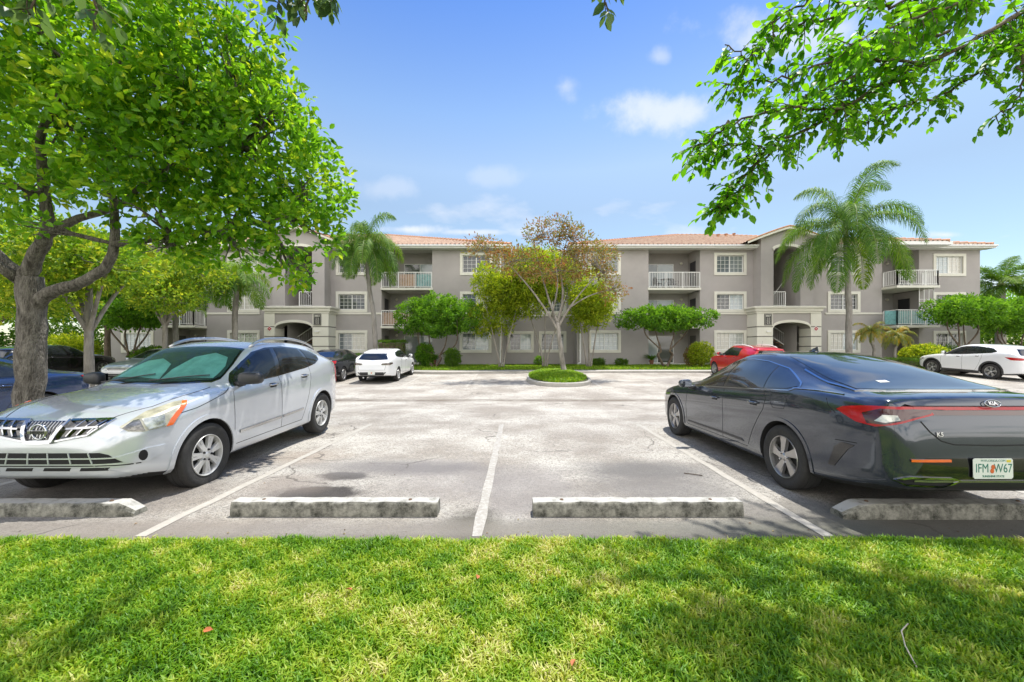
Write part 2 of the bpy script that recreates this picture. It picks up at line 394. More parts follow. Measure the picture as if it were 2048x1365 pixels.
def stopmat():  # darker sides mix algae stain with shade painted in by face direction
    m, n, l, b = newmat('stained_shaded_concrete')
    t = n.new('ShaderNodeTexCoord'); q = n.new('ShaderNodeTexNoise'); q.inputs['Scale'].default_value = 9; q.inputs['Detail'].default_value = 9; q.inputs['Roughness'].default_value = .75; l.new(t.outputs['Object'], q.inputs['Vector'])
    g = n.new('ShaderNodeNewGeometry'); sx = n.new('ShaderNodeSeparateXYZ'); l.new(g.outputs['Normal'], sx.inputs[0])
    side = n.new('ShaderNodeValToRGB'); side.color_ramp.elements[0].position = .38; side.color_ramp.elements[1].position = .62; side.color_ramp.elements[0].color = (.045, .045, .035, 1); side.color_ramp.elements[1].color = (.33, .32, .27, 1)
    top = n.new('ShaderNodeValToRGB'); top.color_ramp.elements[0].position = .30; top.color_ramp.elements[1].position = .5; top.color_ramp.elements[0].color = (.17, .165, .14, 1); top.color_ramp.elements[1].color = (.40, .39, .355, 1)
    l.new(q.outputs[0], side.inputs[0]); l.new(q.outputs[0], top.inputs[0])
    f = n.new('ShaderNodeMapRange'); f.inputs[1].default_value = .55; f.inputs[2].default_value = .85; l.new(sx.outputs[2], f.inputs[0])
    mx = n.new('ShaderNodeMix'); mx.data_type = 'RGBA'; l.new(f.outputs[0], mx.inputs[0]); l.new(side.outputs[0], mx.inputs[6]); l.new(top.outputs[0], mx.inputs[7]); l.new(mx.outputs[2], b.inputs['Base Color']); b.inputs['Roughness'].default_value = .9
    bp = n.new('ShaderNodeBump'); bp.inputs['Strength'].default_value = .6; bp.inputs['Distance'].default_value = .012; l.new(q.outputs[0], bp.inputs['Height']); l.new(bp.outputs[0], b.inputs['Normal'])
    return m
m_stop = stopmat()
m_soil = M('grass_ground', (.075, .085, .025), .95, var=.45, scale=9, bump=.6, bscale=60)
# ================================================================ ground
def strip_ground(name, x0, x1, ys, dz, mat, kind='structure', edge=None, label=None):
    v = []; f = []
    xs = np.linspace(x0, x1, 30)
    for y in ys:
        for x in xs: v.append((x, y, zg(y) + dz))
    n = len(xs)
    for i in range(len(ys) - 1):
        for k in range(n - 1): f.append((i * n + k, i * n + k + 1, (i + 1) * n + k + 1, (i + 1) * n + k))
    o = mk(name, v, f, mat); o['kind'] = kind
    return o
# one sheet that reaches the horizon
v = [(x, y, zg(y) - .03 if abs(y) < 100 else 0.1) for y in (-900, -60, -20, 0, 12.6, 15, 18, 21, 23, 60, 1500) for x in (-1500, -60, 60, 1500)]
f = [(r * 4 + c, r * 4 + c + 1, r * 4 + c + 5, r * 4 + c + 4) for r in range(10) for c in range(3)]
o = mk('ground', v, f, m_soil); o['kind'] = 'structure'
strip_ground('parking_lot', -58, 58, [3.0, 5, 8, 10, 12.6, 13.8, 15, 16.5, 18, 19.5, 21, 22.6], .0, m_asph)

# near lawn bed: slightly raised soil in front of the lot
def lawn_edge(x): return 2.94 + .012 * math.sin(x * 3.1) + .012 * math.sin(x * 7.3 + 1) + .010 * math.sin(x * 19)
xs = np.linspace(-14, 14, 260)
v = []; f = []
for x in xs:
    e = lawn_edge(x)
    v += [(x, -14, .16), (x, .5, .035), (x, e - .08, .022), (x, e, -.06)]
for i in range(len(xs) - 1):
    for k in range(3): f.append((i * 4 + k, (i + 1) * 4 + k, (i + 1) * 4 + k + 1, i * 4 + k + 1))
o = mk('lawn_soil', v, f, m_soil, smooth=True); o['kind'] = 'structure'

# worn white stall lines
def line_sheet(x0, x1, y0, y1, w, name='parking_line', dz=.004, mat=None):
    ys = np.linspace(y0, y1, 14); v = []; f = []
    for i, y in enumerate(ys):
        x = x0 + (x1 - x0) * (y - y0) / (y1 - y0)
        jl = .008 * math.sin(y * 9 + x0 * 5); jr = .008 * math.sin(y * 7 + 2 + x0)
        v += [(x - w / 2 + jl, y, zg(y) + dz), (x + w / 2 + jr, y, zg(y) + dz)]
        if i: f.append((2 * i - 2, 2 * i - 1, 2 * i + 1, 2 * i))
    o = mk(name, v, f, mat or m_line); o['kind'] = 'structure'
for a, b in ((-2.91, -2.88), (-.275, -.21), (2.47, 2.57), (-5.6, -5.55), (5.25, 5.35)):
    line_sheet(a, b, 3.12, 8.15, .09, mat=None if a == -.275 else m_line2)
for x in (-4.55, -7.25, -9.95, -12.7, -15.4, -18.1, -1.85, 3.6, 6.3, 9.0, 11.8, 14.6, 17.4, 20.2, 23.0):
    line_sheet(x, x, 16.1, 21.4, .1, mat=m_line2)

# ---------------- far side: kerb, walk and lawn before the building
def far_edge(x):      # front of the far lawn
    return 22.6 - .55 * math.exp(-((x + 3.4) / 2.2) ** 2) + .25 * math.exp(-((x - 8) / 3) ** 2)
xs = np.linspace(-50, 50, 241)
def band(name, lo, hi, z0, z1, mat, front=True, kind='structure', bow=0, base=None):
    v = []; f = []
    for x in xs:
        a, b = lo(x), hi(x)
        v += [(x, a, base if base is not None else z0 - .3), (x, a, z0), (x, b, z1)]
    for i in range(len(xs) - 1):
        f.append((3 * i, 3 * i + 3, 3 * i + 4, 3 * i + 1)); f.append((3 * i + 1, 3 * i + 4, 3 * i + 5, 3 * i + 2))
    o = mk(name, v, f, mat); o['kind'] = kind; return o
band('kerb', lambda x: far_edge(x) - .95, lambda x: far_edge(x) - .80, .20, .20, m_conc)
band('walkway', lambda x: far_edge(x) - .80, lambda x: far_edge(x) + .02, .205, .22, m_conc)
band('far_lawn_soil', far_edge, lambda x: 60, .235, .42, m_soil)

# ---------------- island with its kerb
def island_pts(s, n=56):
    pts = []
    for k in range(n):
        t = 2 * PI * k / n
        x = math.cos(t); y = math.sin(t)
        X = 2.12 + 1.42 * s * (abs(x) ** .8) * (1 if x > 0 else -1) * (1 - .10 * y)
        Y = 18.9 + 2.75 * s * (abs(y) ** .9) * (1 if y > 0 else -1)
        pts.append((X, Y))
    return pts
def ring(name, a, b, za, zb, mat):
    n = len(a); v = [(x, y, zg(y) + za) for x, y in a] + [(x, y, zg(y) + zb) for x, y in b]
    return v, [(i, (i + 1) % n, n + (i + 1) % n, n + i) for i in range(n)]
mb = MB()
A, B = island_pts(1.0), island_pts(.93)
mb.add(*ring('', A, A, -.02, .13, None)); mb.add(*ring('', A, [(x * .985 + .0318, y * .995 + .094) for x, y in A], .13, .155, None))
mb.add(*ring('', [(x * .985 + .0318, y * .995 + .094) for x, y in A], B, .155, .155, None)); mb.add(*ring('', B, B, .155, .05, None))
o = mb.build('island_kerb', m_conc); o['kind'] = 'structure'
C_ = [(0, 0)]
mb = MB(); n = len(B); rings = [island_pts(s) for s in (.935, .7, .45, .2)]; zs = [.14, .24, .29, .31]
for i in range(3): mb.add(*ring('', rings[i], rings[i + 1], zs[i], zs[i + 1], None))
mb.add([(x, y, zg(y) + .31) for x, y in rings[3]], [tuple(range(n))])
o = mb.build('island_soil', m_soil, smooth=True); o['kind'] = 'structure'
def zisland(x, y):
    r = math.hypot((x - 2.12) / 1.42, (y - 18.9) / 2.75)
    return zg(y) + float(np.interp(r, [0, .2, .45, .7, .935], [.31, .31, .29, .24, .14]))

# ---------------- concrete wheel stops
def wheel_stop(x0, x1, y0, h, d, label, chamfer, tilt=0):
    yc = y0 + d / 2; zc = zg(yc)
    t = thing('wheel_stop', label, 'wheel stop', ((x0 + x1) / 2, yc, zc), (0, 0, tilt), 'concrete wheel stops of the near row')
    L = (x1 - x0) / 2; bm = bmesh.new()
    nx = 40
    secs = []
    for i in range(nx + 1):
        x = -L + 2 * L * i / nx
        e = min(1, (L - abs(x)) / chamfer) if chamfer else 1
        hh = h * (.42 + .58 * e) if chamfer else h
        dd = d / 2 * (.86 + .14 * e) if chamfer else d / 2
        j = .0035 * math.sin(x * 23 + x0) + random.uniform(-.002, .002)
        prof = [(-dd, -.02), (-dd * .96, hh * .55 + j), (-dd * .86, hh - .016), (-dd * .74, hh + j), (dd * .74, hh + j * .5), (dd * .86, hh - .016), (dd * .96, hh * .5), (dd, -.02)]
        secs.append([bm.verts.new((x, p, q)) for p, q in prof])
    for i in range(nx):
        for k in range(7): bm.faces.new((secs[i][k], secs[i + 1][k], secs[i + 1][k + 1], secs[i][k + 1]))
    bm.faces.new(secs[0]); bm.faces.new(list(reversed(secs[-1])))
    bmesh.ops.recalc_face_normals(bm, faces=bm.faces)
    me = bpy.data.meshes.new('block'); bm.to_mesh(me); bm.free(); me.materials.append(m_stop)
    o = bpy.data.objects.new('block', me); COL.objects.link(o); o.parent = t
    mb = MB()
    for sx in (-.72, .72):
        mb.lathe([(h + .002, .0), (h + .008, .012), (h + .001, .017)], 'z', (sx * L, 0, 0), 10)
    mb.build('steel_pin', m_rust, t)
m_rust = M('rusty_pin', (.13, .08, .05), .8)
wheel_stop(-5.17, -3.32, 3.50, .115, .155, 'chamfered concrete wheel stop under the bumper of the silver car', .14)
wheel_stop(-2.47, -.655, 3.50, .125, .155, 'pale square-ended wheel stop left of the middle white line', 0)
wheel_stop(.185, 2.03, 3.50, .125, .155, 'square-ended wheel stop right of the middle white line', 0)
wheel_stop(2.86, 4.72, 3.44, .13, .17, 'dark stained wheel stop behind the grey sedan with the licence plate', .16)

# ================================================================ building
YW = 28.0
def X(px, Z=YW): return (px - 1024) / F * Z
def ZZ(py, Z=YW): return CAMZ + (698 - py) / F * Z
BL = thing('apartment_building', 'three storey taupe stucco apartment building with cream trim and orange tile roofs', 'building', (X(1087), YW + 8, .3))
def part(mb, name, mat, parent=BL, bevel=0, smooth=False, label=None):
    o = mb.build(name, mat, parent, smooth=smooth, world=(parent is BL), bevel=bevel)
    if label: o['label'] = label
    return o
Z_BASE, Z_EAVE = .30, ZZ(495)
def wall(mb, x0, x1, z0, z1, y, holes=(), t=.28):
    """front sheet with reveals round the holes; holes: (x0,x1,z0,z1)"""
    if x0 > x1: x0, x1 = x1, x0
    xs = sorted({x0, x1, *[h[0] for h in holes], *[h[1] for h in holes]}); zs = sorted({z0, z1, *[h[2] for h in holes], *[h[3] for h in holes]})
    for i in range(len(xs) - 1):
        for k in range(len(zs) - 1):
            cx, cz = (xs[i] + xs[i + 1]) / 2, (zs[k] + zs[k + 1]) / 2
            if any(h[0] < cx < h[1] and h[2] < cz < h[3] for h in holes): continue
            mb.add([(xs[i], y, zs[k]), (xs[i + 1], y, zs[k]), (xs[i + 1], y, zs[k + 1]), (xs[i], y, zs[k + 1])], [(0, 1, 2, 3)])
    for a, b, c, d in holes:
        mb.add([(a, y, c), (b, y, c), (b, y, d), (a, y, d), (a, y + t, c), (b, y + t, c), (b, y + t, d), (a, y + t, d)],
               [(0, 4, 5, 1), (1, 5, 6, 2), (2, 6, 7, 3), (3, 7, 4, 0)])

def window(px0, px1, py0, py1, y=YW, g=m_g_light, g2=None, Zs=None, sill=True):
    """px/py are the outer edges of the trim as read at depth y"""
    Zs = Zs or y
    wr = random.Random(int(px0 * 7 + py0 * 13))
    alt = {m_g_light: [m_g_light, m_g_light2, m_g_curtain, m_g_light], m_g_mid: [m_g_mid, m_g_mid2, m_g_mid2, m_g_dark]}
    g = wr.choice(alt.get(g, [g])); g2 = wr.choice(alt.get(g2, [g2])) if g2 else None
    a, b = sorted((X(px0, Zs), X(px1, Zs))); c, d = ZZ(py1, Zs), ZZ(py0, Zs)
    T = .19; fr = MB()
    yf = y - .05
    for (p, q, r, s) in ((a, b, d - T, d), (a, b, c, c + T), (a, a + T, c + T, d - T), (b - T, b, c + T, d - T)): fr.box(p, q, yf, y + .02, r, s)
    w = fr.build('window', m_cream, BL, world=True)
    hole = (a + T - .012, b - T + .012, c + T - .012, d - T + .012)
    A_, B_, C2, D_ = a + T, b - T, c + T, d - T; mx = (A_ + B_) / 2
    s = MB(); yy = y + .10; k = .045
    for (p, q, r, u) in ((A_, B_, D_ - k, D_), (A_, B_, C2, C2 + k), (A_, A_ + k, C2 + k, D_ - k), (B_ - k, B_, C2 + k, D_ - k), (mx - k * .7, mx + k * .7, C2 + k, D_ - k)):
        s.box(p, q, yy - .03, yy + .03, r, u)
    s.build('sash', m_white, w)
    g3 = MB()
    for (p, q) in ((A_ + k, mx - k * .7), (mx + k * .7, B_ - k)):
        for i in (1, 2):
            xx = p + (q - p) * i / 3; g3.box(xx - .009, xx + .009, yy - .012, yy + .008, C2 + k, D_ - k)
        for i in (1, 2, 3):
            zz_ = C2 + k + (D_ - C2 - 2 * k) * i / 4; g3.box(p, q, yy - .010, yy + .006, zz_ - .009, zz_ + .009)
    g3.build('muntin', m_white, w)
    for j, (p, q) in enumerate(((A_ + k, mx - k * .7), (mx + k * .7, B_ - k))):
        pb = MB(); pb.box(p, q, yy + .012, yy + .02, C2 + k, D_ - k)
        o = pb.build('pane', (g2 or g) if j == 0 else g, w)
    return hole

def mir(p): return 2174 - p
R3, R2, R1 = (506, 551), (583.5, 625), (661, 706)
G = [m_g_light, m_g_mid, m_g_dark, m_g_green]
shell = MB()
def seg(pxa, pxb, wins, y=YW, ztop=None):
    holes = []
    for (wa, wb, row, g, g2) in wins: holes.append(window(wa, wb, row[0], row[1], y, g, g2, YW))
    wall(shell, X(pxa), X(pxb), Z_BASE, ztop or Z_EAVE + .1, y, holes)
L_, D_k, Md, Gr = m_g_light, m_g_dark, m_g_mid, m_g_green
# right wing
seg(1154, 1297, [(1176.6, 1241.6, R3, Md, D_k), (1176.6, 1241.6, R2, L_, Md), (1176.6, 1241.6, R1, L_, L_)])
seg(1400, 1522, [(1428, 1492.5, R3, Md, Md), (1428, 1492.5, R2, L_, Md), (1428, 1492.5, R1, L_, L_)])
seg(1627, 1764, [(1655, 1720, R3, Md, D_k), (1655, 1720, R2, D_k, D_k), (1655, 1720, R1, L_, L_)])
seg(1838, 1960, [(1866, 1931, (508, 553), L_, L_), (1866, 1931, (585, 627), Md, D_k), (1866, 1931, (662, 706), Md, Md)])
# left wing
seg(864.4, 1007, [(920, 985, R3, Md, D_k), (920, 985, R2, L_, D_k), (919, 983, R1, L_, Md)])
seg(656, 763, [(672, 735, R3, D_k, D_k), (672, 735, R2, D_k, D_k), (672, 735, R1, L_, Md)])
seg(413, 546, [(455, 520, R3, L_, L_), (455, 520, R2, L_, L_), (455, 520, R1, Gr, Gr)])
seg(214, 336, [(243, 308, R3, Md, Md), (243, 308, R2, Md, Md), (243, 308, (662, 706), L_, L_)])
seg(640, 656, []); 
# centre recess
YC = 29.6
hs = []
for row in (R3, R2, R1):
    hs.append(window(1014, 1070, row[0], row[1], YC, Md if row is R3 else L_, D_k, YW)); hs.append(window(1081, 1139, row[0], row[1], YC, Md, D_k, YW))
wall(shell, X(1007), X(1154), Z_BASE, Z_EAVE + .1, YC, hs)
for px in (1007, 1154): shell.add([(X(px), YW, Z_BASE), (X(px), YC, Z_BASE), (X(px), YC, Z_EAVE + .1), (X(px), YW, Z_EAVE + .1)], [(0, 1, 2, 3)])
for px in (214, 1960): shell.add([(X(px), YW, Z_BASE), (X(px), YW + 22, Z_BASE), (X(px), YW + 22, Z_EAVE + .1), (X(px), YW, Z_EAVE + .1)], [(0, 1, 2, 3)])
shell.add([(X(214), YW + 22, Z_BASE), (X(1960), YW + 22, Z_BASE), (X(1960), YW + 22, Z_EAVE + .1), (X(214), YW + 22, Z_EAVE + .1)], [(0, 1, 2, 3)])

def railing(x0, x1, z0, z1, y, side=None, n=None, ret=0):
    """white metal balcony rail; ret: depth of the returns at the two ends"""
    mb = MB(); x0, x1 = min(x0, x1), max(x0, x1)
    runs = [((x0, y), (x1, y))]
    if ret: runs += [((x0, y + ret), (x0, y)), ((x1, y), (x1, y + ret))]
    for (ax, ay), (bx, by) in runs:
        for z, h in ((z1, .022), (z0 + .09, .016)):
            d = max(abs(bx - ax), abs(by - ay)); 
            if abs(bx - ax) > abs(by - ay): mb.box(ax, bx, ay - .025, ay + .025, z - h, z + h)
            else: mb.box(ax - .025, ax + .025, min(ay, by) + .026, max(ay, by), z - h, z + h)
        m = max(2, int(max(abs(bx - ax), abs(by - ay)) / .115))
        for i in range(m + 1):
            px, py = ax + (bx - ax) * i / m, ay + (by - ay) * i / m
            post = i in (0, m) or (m > 20 and i % max(1, round(m / 3)) == 0)
            w = .026 if post else .010
            mb.box(px - w, px + w, py - w, py + w, z0 + (0 if post else .106), z1 - .022)
    return part(mb, 'balcony_railing', m_rail)

def sliding_door(xa, xb, z0, z1, y, g=m_g_slide, g2=m_g_mid):
    mb = MB(); k = .05
    for (p, q, r, u) in ((xa, xb, z1 - k, z1), (xa, xb, z0, z0 + k), (xa, xa + k, z0 + k, z1 - k), (xb - k, xb, z0 + k, z1 - k), ((xa + xb) / 2 - k / 2, (xa + xb) / 2 + k / 2, z0 + k, z1 - k)):
        mb.box(p, q, y - .06, y, r, u)
    d = part(mb, 'sliding_door', m_white)
    for i, (p, q, gg) in enumerate(((xa + k, (xa + xb) / 2 - k / 2, g2), ((xa + xb) / 2 + k / 2, xb - k, g))):
        MB().box(p, q, y - .035, y - .025, z0 + k, z1 - k).build('pane', gg, d)

S3, S2 = ZZ(576), ZZ(652.5)         # balcony floor levels
m_lampg = M('lamp_globe', (.75, .72, .62), .3)
def bay(pxa, pxb, right, inner_side, doors, scr=(), project=0, zt=None):
    """recessed balconies; inner_side = +1 when the service door is at the larger x"""
    xa, xb = sorted((X(pxa), X(pxb))); yb = YW + 1.9; zt = zt or Z_EAVE
    for k, (z0, z1) in enumerate(((Z_BASE + .05, S2 - .12), (S2, S3 - .12), (S3, zt))):
        # shell of the room: back, sides, ceiling
        shell.add([(xa, yb, z0), (xb, yb, z0), (xb, yb, z1), (xa, yb, z1)], [(0, 1, 2, 3)])
        for x in (xa, xb): shell.add([(x, YW, z0 - .2), (x, yb, z0 - .2), (x, yb, z1 + .14), (x, YW, z1 + .14)], [(0, 1, 2, 3)])
        sw = 1.9 if inner_side > 0 else 0
        da, db = (xa + .10, xb - 1.1) if inner_side > 0 else (xa + 1.1, xb - .10)
        sliding_door(da, da + min(2.4, db - da), z0, z0 + 2.05, yb, *doors[k])
        # service door on the side wall, and a lamp
        xs_ = xb if inner_side > 0 else xa
        sgn = -1 if inner_side > 0 else 1
        mb = MB(); mb.box(xs_, xs_ + sgn * .035, yb - 1.25, yb - .4, z0, z0 + 2.02); d = part(mb, 'door', m_dark if k else M('door_grey', (.12, .115, .11), .5))
        MB().box(xs_ + sgn * .036, xs_ + sgn * .075, yb - 1.22, yb - 1.16, z0 + .98, z0 + 1.06).build('handle', m_rail, d)
        lx = xs_ + sgn * .55
        mb = MB(); mb.lathe([(0, 0), (0, .07), (-.04, .07), (-.05, .03)], 'y', (lx, yb, z0 + 2.1), 12); lm = part(mb, 'wall_lamp', m_white)
        MB().lathe([(-.02, .04), (-.06, .085), (-.13, .10), (-.2, .07), (-.23, .0)], 'y', (lx, yb, z0 + 2.06), 14).build('lamp_globe', m_lampg, lm, smooth=True)
    for z in (S3, S2):
        slab = MB()
        if project:
            px1 = X(1877 + 3, YW - 1.1) if right else X(mir(1880), YW - 1.1)
            p, q = sorted((xa if right else xb, px1))
            slab.box(p - (.04 if right else 0), q + (0 if right else .04), YW - 1.12, YW, z - .16, z); slab.box(xa, xb, YW, yb, z - .16, z - .004)
            rx = sorted((p + .06, q - .08)); railing(rx[0], rx[1], z, z + 1.03, YW - 1.04, ret=1.0)
        else:
            slab.box(xa - .05, xb + .05, YW - .07, YW - .001, z - .16, z); slab.box(xa, xb, YW, yb, z - .16, z - .004)
            railing(xa + .03, xb - .03, z, z + 1.08, YW - .02)
        part(slab, 'balcony_slab', m_cream)
    part(MB().box(xa, xb, YW, yb, Z_BASE - .1, Z_BASE + .05), 'patio_slab', m_cream)
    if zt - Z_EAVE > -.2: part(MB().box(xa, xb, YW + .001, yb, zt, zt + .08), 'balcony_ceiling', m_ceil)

bay(1297, 1400, True, 1, [(m_g_dark, m_g_slide), (m_g_slide, m_g_mid), (m_g_slide, m_g_mid)])
bay(763, 864.4, False, -1, [(m_g_slide, m_g_mid), (m_g_dark, m_g_dark), (m_g_light, m_g_dark)])
bay(1764, 1838, True, 1, [(m_g_dark, m_g_dark), (m_g_dark, m_g_dark), (m_g_dark, m_g_dark)], project=1)
bay(336, 413, False, -1, [(m_g_dark, m_g_dark), (m_g_dark, m_g_dark), (m_g_dark, m_g_dark)], project=1)
# screens tied behind the rails
def screen(pxa, pxb, z, y, mat, lab, h=.9):
    a, b = sorted((X(pxa), X(pxb))); mb = MB(); n = int((b - a) / .05)
    for i in range(n): mb.box(a + (b - a) * i / n + .004, a + (b - a) * (i + 1) / n - .004, y + .05, y + .062, z + .05, z + .05 + h)
    part(mb, 'privacy_screen', mat, label=lab)
screen(798, 831, S3, YW, m_woodscreen, 'brown reed screen behind the rail')
screen(764, 862, S2, YW, m_woodscreen, 'brown reed screen behind the rail')
screen(833, 862, S3, YW, m_teal, 'green screen behind the rail')
a_, b_ = X(1770, 27), X(1874, 27)
mb = MB(); n = 60
for i in range(n): mb.box(a_ + (b_ - a_) * i / n + .004, a_ + (b_ - a_) * (i + 1) / n - .004, YW - .98, YW - .968, S2 + .05, S2 + .97)
part(mb, 'privacy_screen', m_teal, label='teal green screen behind the rail')
# lattice at the end of the second floor balcony
mb = MB(); lx0, lx1 = X(1842, 27), X(1871, 27)
for i in range(4): mb.box(lx0 + (lx1 - lx0) * i / 3 - .015, lx0 + (lx1 - lx0) * i / 3 + .015, YW - .9, YW - .87, S2, S3 - .17)
for i in range(1, 4): mb.box(lx0, lx1, YW - .865, YW - .845, S2 + .55 * i + .1, S2 + .55 * i + .13)
part(mb, 'trellis', m_rail)

# string course and downspouts, corner strips
band_ = MB()
for a, b in ((1154, 1297), (1400, 1508), (1650, 1764), (1838, 1960), (864.4, 1007), (661, 763), (413, 520), (214, 336)):
    band_.box(X(a), X(b), YW - .055, YW + .01, ZZ(629.3), ZZ(625.6))
band_.box(X(1007) + .01, X(1154) - .01, YC - .055, YC + .01, ZZ(629.3), ZZ(625.6))
part(band_, 'string_course', m_cream)
for px, dxx in ((1001, .1), (1160, -.1)):
    mb = MB(); x = X(px)
    mb.box(x - .05, x + .05, YW - .13, YW - .03, .55, Z_EAVE - .1)
    mb.tube([(x, YW - .08, .58), (x, YW - .12, .45), (x + dxx * 2, YW - .35, .40)], .05, 8)
    for z in (1.3, 3.6, 6.2): mb.box(x - .07, x + .07, YW - .14, YW + .01, z, z + .05)
    part(mb, 'downspout', m_white)

# ---------------- stair towers
m_step = M('stair_tread', (.30, .17, .11), .8)
def tower(flip):
    fx = (lambda p: mir(p) - 3) if flip else (lambda p: p)
    YT = 27.1; Xt = lambda p: X(fx(p), YT); Zt = lambda q: ZZ(q, YT)
    x = lambda p: Xt(p)
    def P(*a): return sorted(a)
    mb = MB()
    ledge = Zt(613.5); base_t = Zt(627)
    # upper front with its arch
    oa, ob = P(x(1547), x(1601)); ea, eb = P(x(1522), x(1627)); gp = (x(1522) + x(1627)) / 2
    gl, gr = P(x(1490), x(1669)); zpk = Zt(455); ze = Zt(487)
    def gable(xx): 
        t = abs(xx - gp) / ((gr - gl) / 2); return zpk - (zpk - ze) * (t ** 1.15) - .16
    spring, top = Zt(502), Zt(493)
    n = 28
    for a, b in ((ea, oa), (ob, eb)):
        m = 8
        for i in range(m):
            p, q = a + (b - a) * i / m, a + (b - a) * (i + 1) / m
            mb.add([(p, YT, ledge), (q, YT, ledge), (q, YT, gable(q)), (p, YT, gable(p))], [(0, 1, 2, 3)])
    def arc(xx, a=oa, b=ob, s=spring, t=top):
        u = (xx - (a + b) / 2) / ((b - a) / 2); return s + (t - s) * math.sqrt(max(0, 1 - u * u))
    for i in range(n):
        p, q = oa + (ob - oa) * i / n, oa + (ob - oa) * (i + 1) / n
        mb.add([(p, YT, arc(p)), (q, YT, arc(q)), (q, YT, gable(q)), (p, YT, gable(p))], [(0, 1, 2, 3)])
        mb.add([(p, YT, arc(p)), (q, YT, arc(q)), (q, YT + .5, arc(q)), (p, YT + .5, arc(p))], [(0, 1, 2, 3)])
    for xx in (oa, ob): mb.add([(xx, YT, ledge), (xx, YT + .5, ledge), (xx, YT + .5, spring), (xx, YT, spring)], [(0, 1, 2, 3)])
    for xx in (ea, eb): mb.add([(xx, YT, ledge), (xx, YW + .1, ledge), (xx, YW + .1, gable(xx)), (xx, YT, gable(xx))], [(0, 1, 2, 3)])
    # stair hall behind: back wall, sides, landing, ceiling
    yb = YT + 4.5
    mb.add([(ea, yb, Z_BASE), (eb, yb, Z_BASE), (eb, yb, spring + .6), (ea, yb, spring + .6)], [(0, 1, 2, 3)])
    for xx in (oa - .12, ob + .12): mb.add([(xx, YT + .5, Z_BASE), (xx, yb, Z_BASE), (xx, yb, spring + .6), (xx, YT + .5, spring + .6)], [(0, 1, 2, 3)])
    mb.add([(ea, YT + .5, top + .08), (eb, YT + .5, top + .08), (eb, yb, top + .08), (ea, yb, top + .08)], [(0, 1, 2, 3)])
    # a cross wall half way in the upper hall
    part(mb, 'stair_tower', m_stucco)
    mb = MB()
    for i in range(n):   # raised arch trim of the upper opening
        p, q = oa + (ob - oa) * i / n, oa + (ob - oa) * (i + 1) / n
        u0 = (p - (oa + ob) / 2) / ((ob - oa) / 2); u1 = (q - (oa + ob) / 2) / ((ob - oa) / 2)
        w = .17
        mb.add([(p, YT - .06, arc(p)), (q, YT - .06, arc(q)), (q + u1 * .10, YT - .06, arc(q) + w), (p + u0 * .10, YT - .06, arc(p) + w),
                (p, YT + .01, arc(p)), (q, YT + .01, arc(q)), (q + u1 * .10, YT + .01, arc(q) + w), (p + u0 * .10, YT + .01, arc(p) + w)],
               [(0, 1, 2, 3), (3, 2, 6, 7), (0, 4, 5, 1)])
    part(mb, 'arch_trim', m_cream)
    # ledge / cornice
    YB = 26.75
    mb = MB(); la, lb = P(X(fx(1507), YB), X(fx(1650), YB))
    mb.box(la, lb, YB - .12, YW + .0, ledge - .14, ledge - .02); mb.box(la + .12, lb - .12, YB - .02, YW + .0, ledge - .34, ledge - .14)
    mb.box(la + .22, lb - .22, YB + .06, YW + .0, ledge - .48, ledge - .34); mb.box(ea - .12, eb + .12, YT - .12, YT + .4, ledge - .02, ledge + .035)
    part(mb, 'cornice', m_cream, bevel=.012)
    # base piers with grooves
    YB2 = 26.85; zb = ledge - .48
    for (p, q) in ((1514, 1546), (1622, 1643)):
        a, b = P(X(fx(p), YB2), X(fx(q), YB2)); mb = MB(); gr_ = MB()
        levels = [Z_BASE, Zt(693.3), Zt(673.8), Zt(654.3), zb]
        for i in range(4): mb.box(a, b, YB2, YW - .0, levels[i] + (.035 if i else 0), levels[i + 1] - (.035 if i < 3 else .001))
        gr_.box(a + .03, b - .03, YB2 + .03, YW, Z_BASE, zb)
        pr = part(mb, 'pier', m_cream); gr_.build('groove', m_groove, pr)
    # lower arch wall
    a0, b0 = P(X(fx(1546), YB2), X(fx(1622), YB2)); s2, t2 = Zt(657.5), Zt(645.5)
    mb = MB(); tr = MB()
    for i in range(n):
        p, q = a0 + (b0 - a0) * i / n, a0 + (b0 - a0) * (i + 1) / n
        A1, B1 = arc2(p, a0, b0, s2, t2), arc2(q, a0, b0, s2, t2)
        mb.add([(p, YB2 + .05, A1), (q, YB2 + .05, B1), (q, YB2 + .05, zb), (p, YB2 + .05, zb), (p, YB2 + 1.0, A1), (q, YB2 + 1.0, B1)], [(0, 1, 2, 3), (0, 4, 5, 1)])
        tr.add([(p, YB2, A1), (q, YB2, B1), (q, YB2, B1 + .17), (p, YB2, A1 + .17), (p, YB2 + .12, A1), (q, YB2 + .12, B1), (q, YB2 + .049, B1 + .17), (p, YB2 + .049, A1 + .17)], [(0, 1, 2, 3), (0, 4, 5, 1), (3, 2, 6, 7)])
    part(mb, 'arch_wall', m_stucco); part(tr, 'arch_trim', m_cream)
    # flight of stairs, its soffit and rails
    st = MB(); sgn = -1 if flip else 1
    xa = X(fx(1613), 29.3); z0 = Z_BASE
    for i in range(14):
        xx = xa - sgn * i * .27; st.box(min(xx, xx - sgn * .29), max(xx, xx - sgn * .29), 29.0, 30.2, z0 + i * .18 + .10, z0 + i * .18 + .16)
    part(st, 'stair', m_step)
    rl = MB()
    for yy, o_ in ((28.95, 0), ):
        rl.tube([(xa, yy, z0 + .95), (xa - sgn * 3.6, yy, z0 + .95 + 2.4)], .028, 6)
        rl.tube([(xa, yy, z0 + .15), (xa - sgn * 3.6, yy, z0 + .15 + 2.4)], .045, 6)
        for i in range(0, 28): rl.tube([(xa - sgn * i * .13, yy, z0 + .15 + i * .0867), (xa - sgn * i * .13, yy, z0 + .95 + i * .0867)], .009, 4)
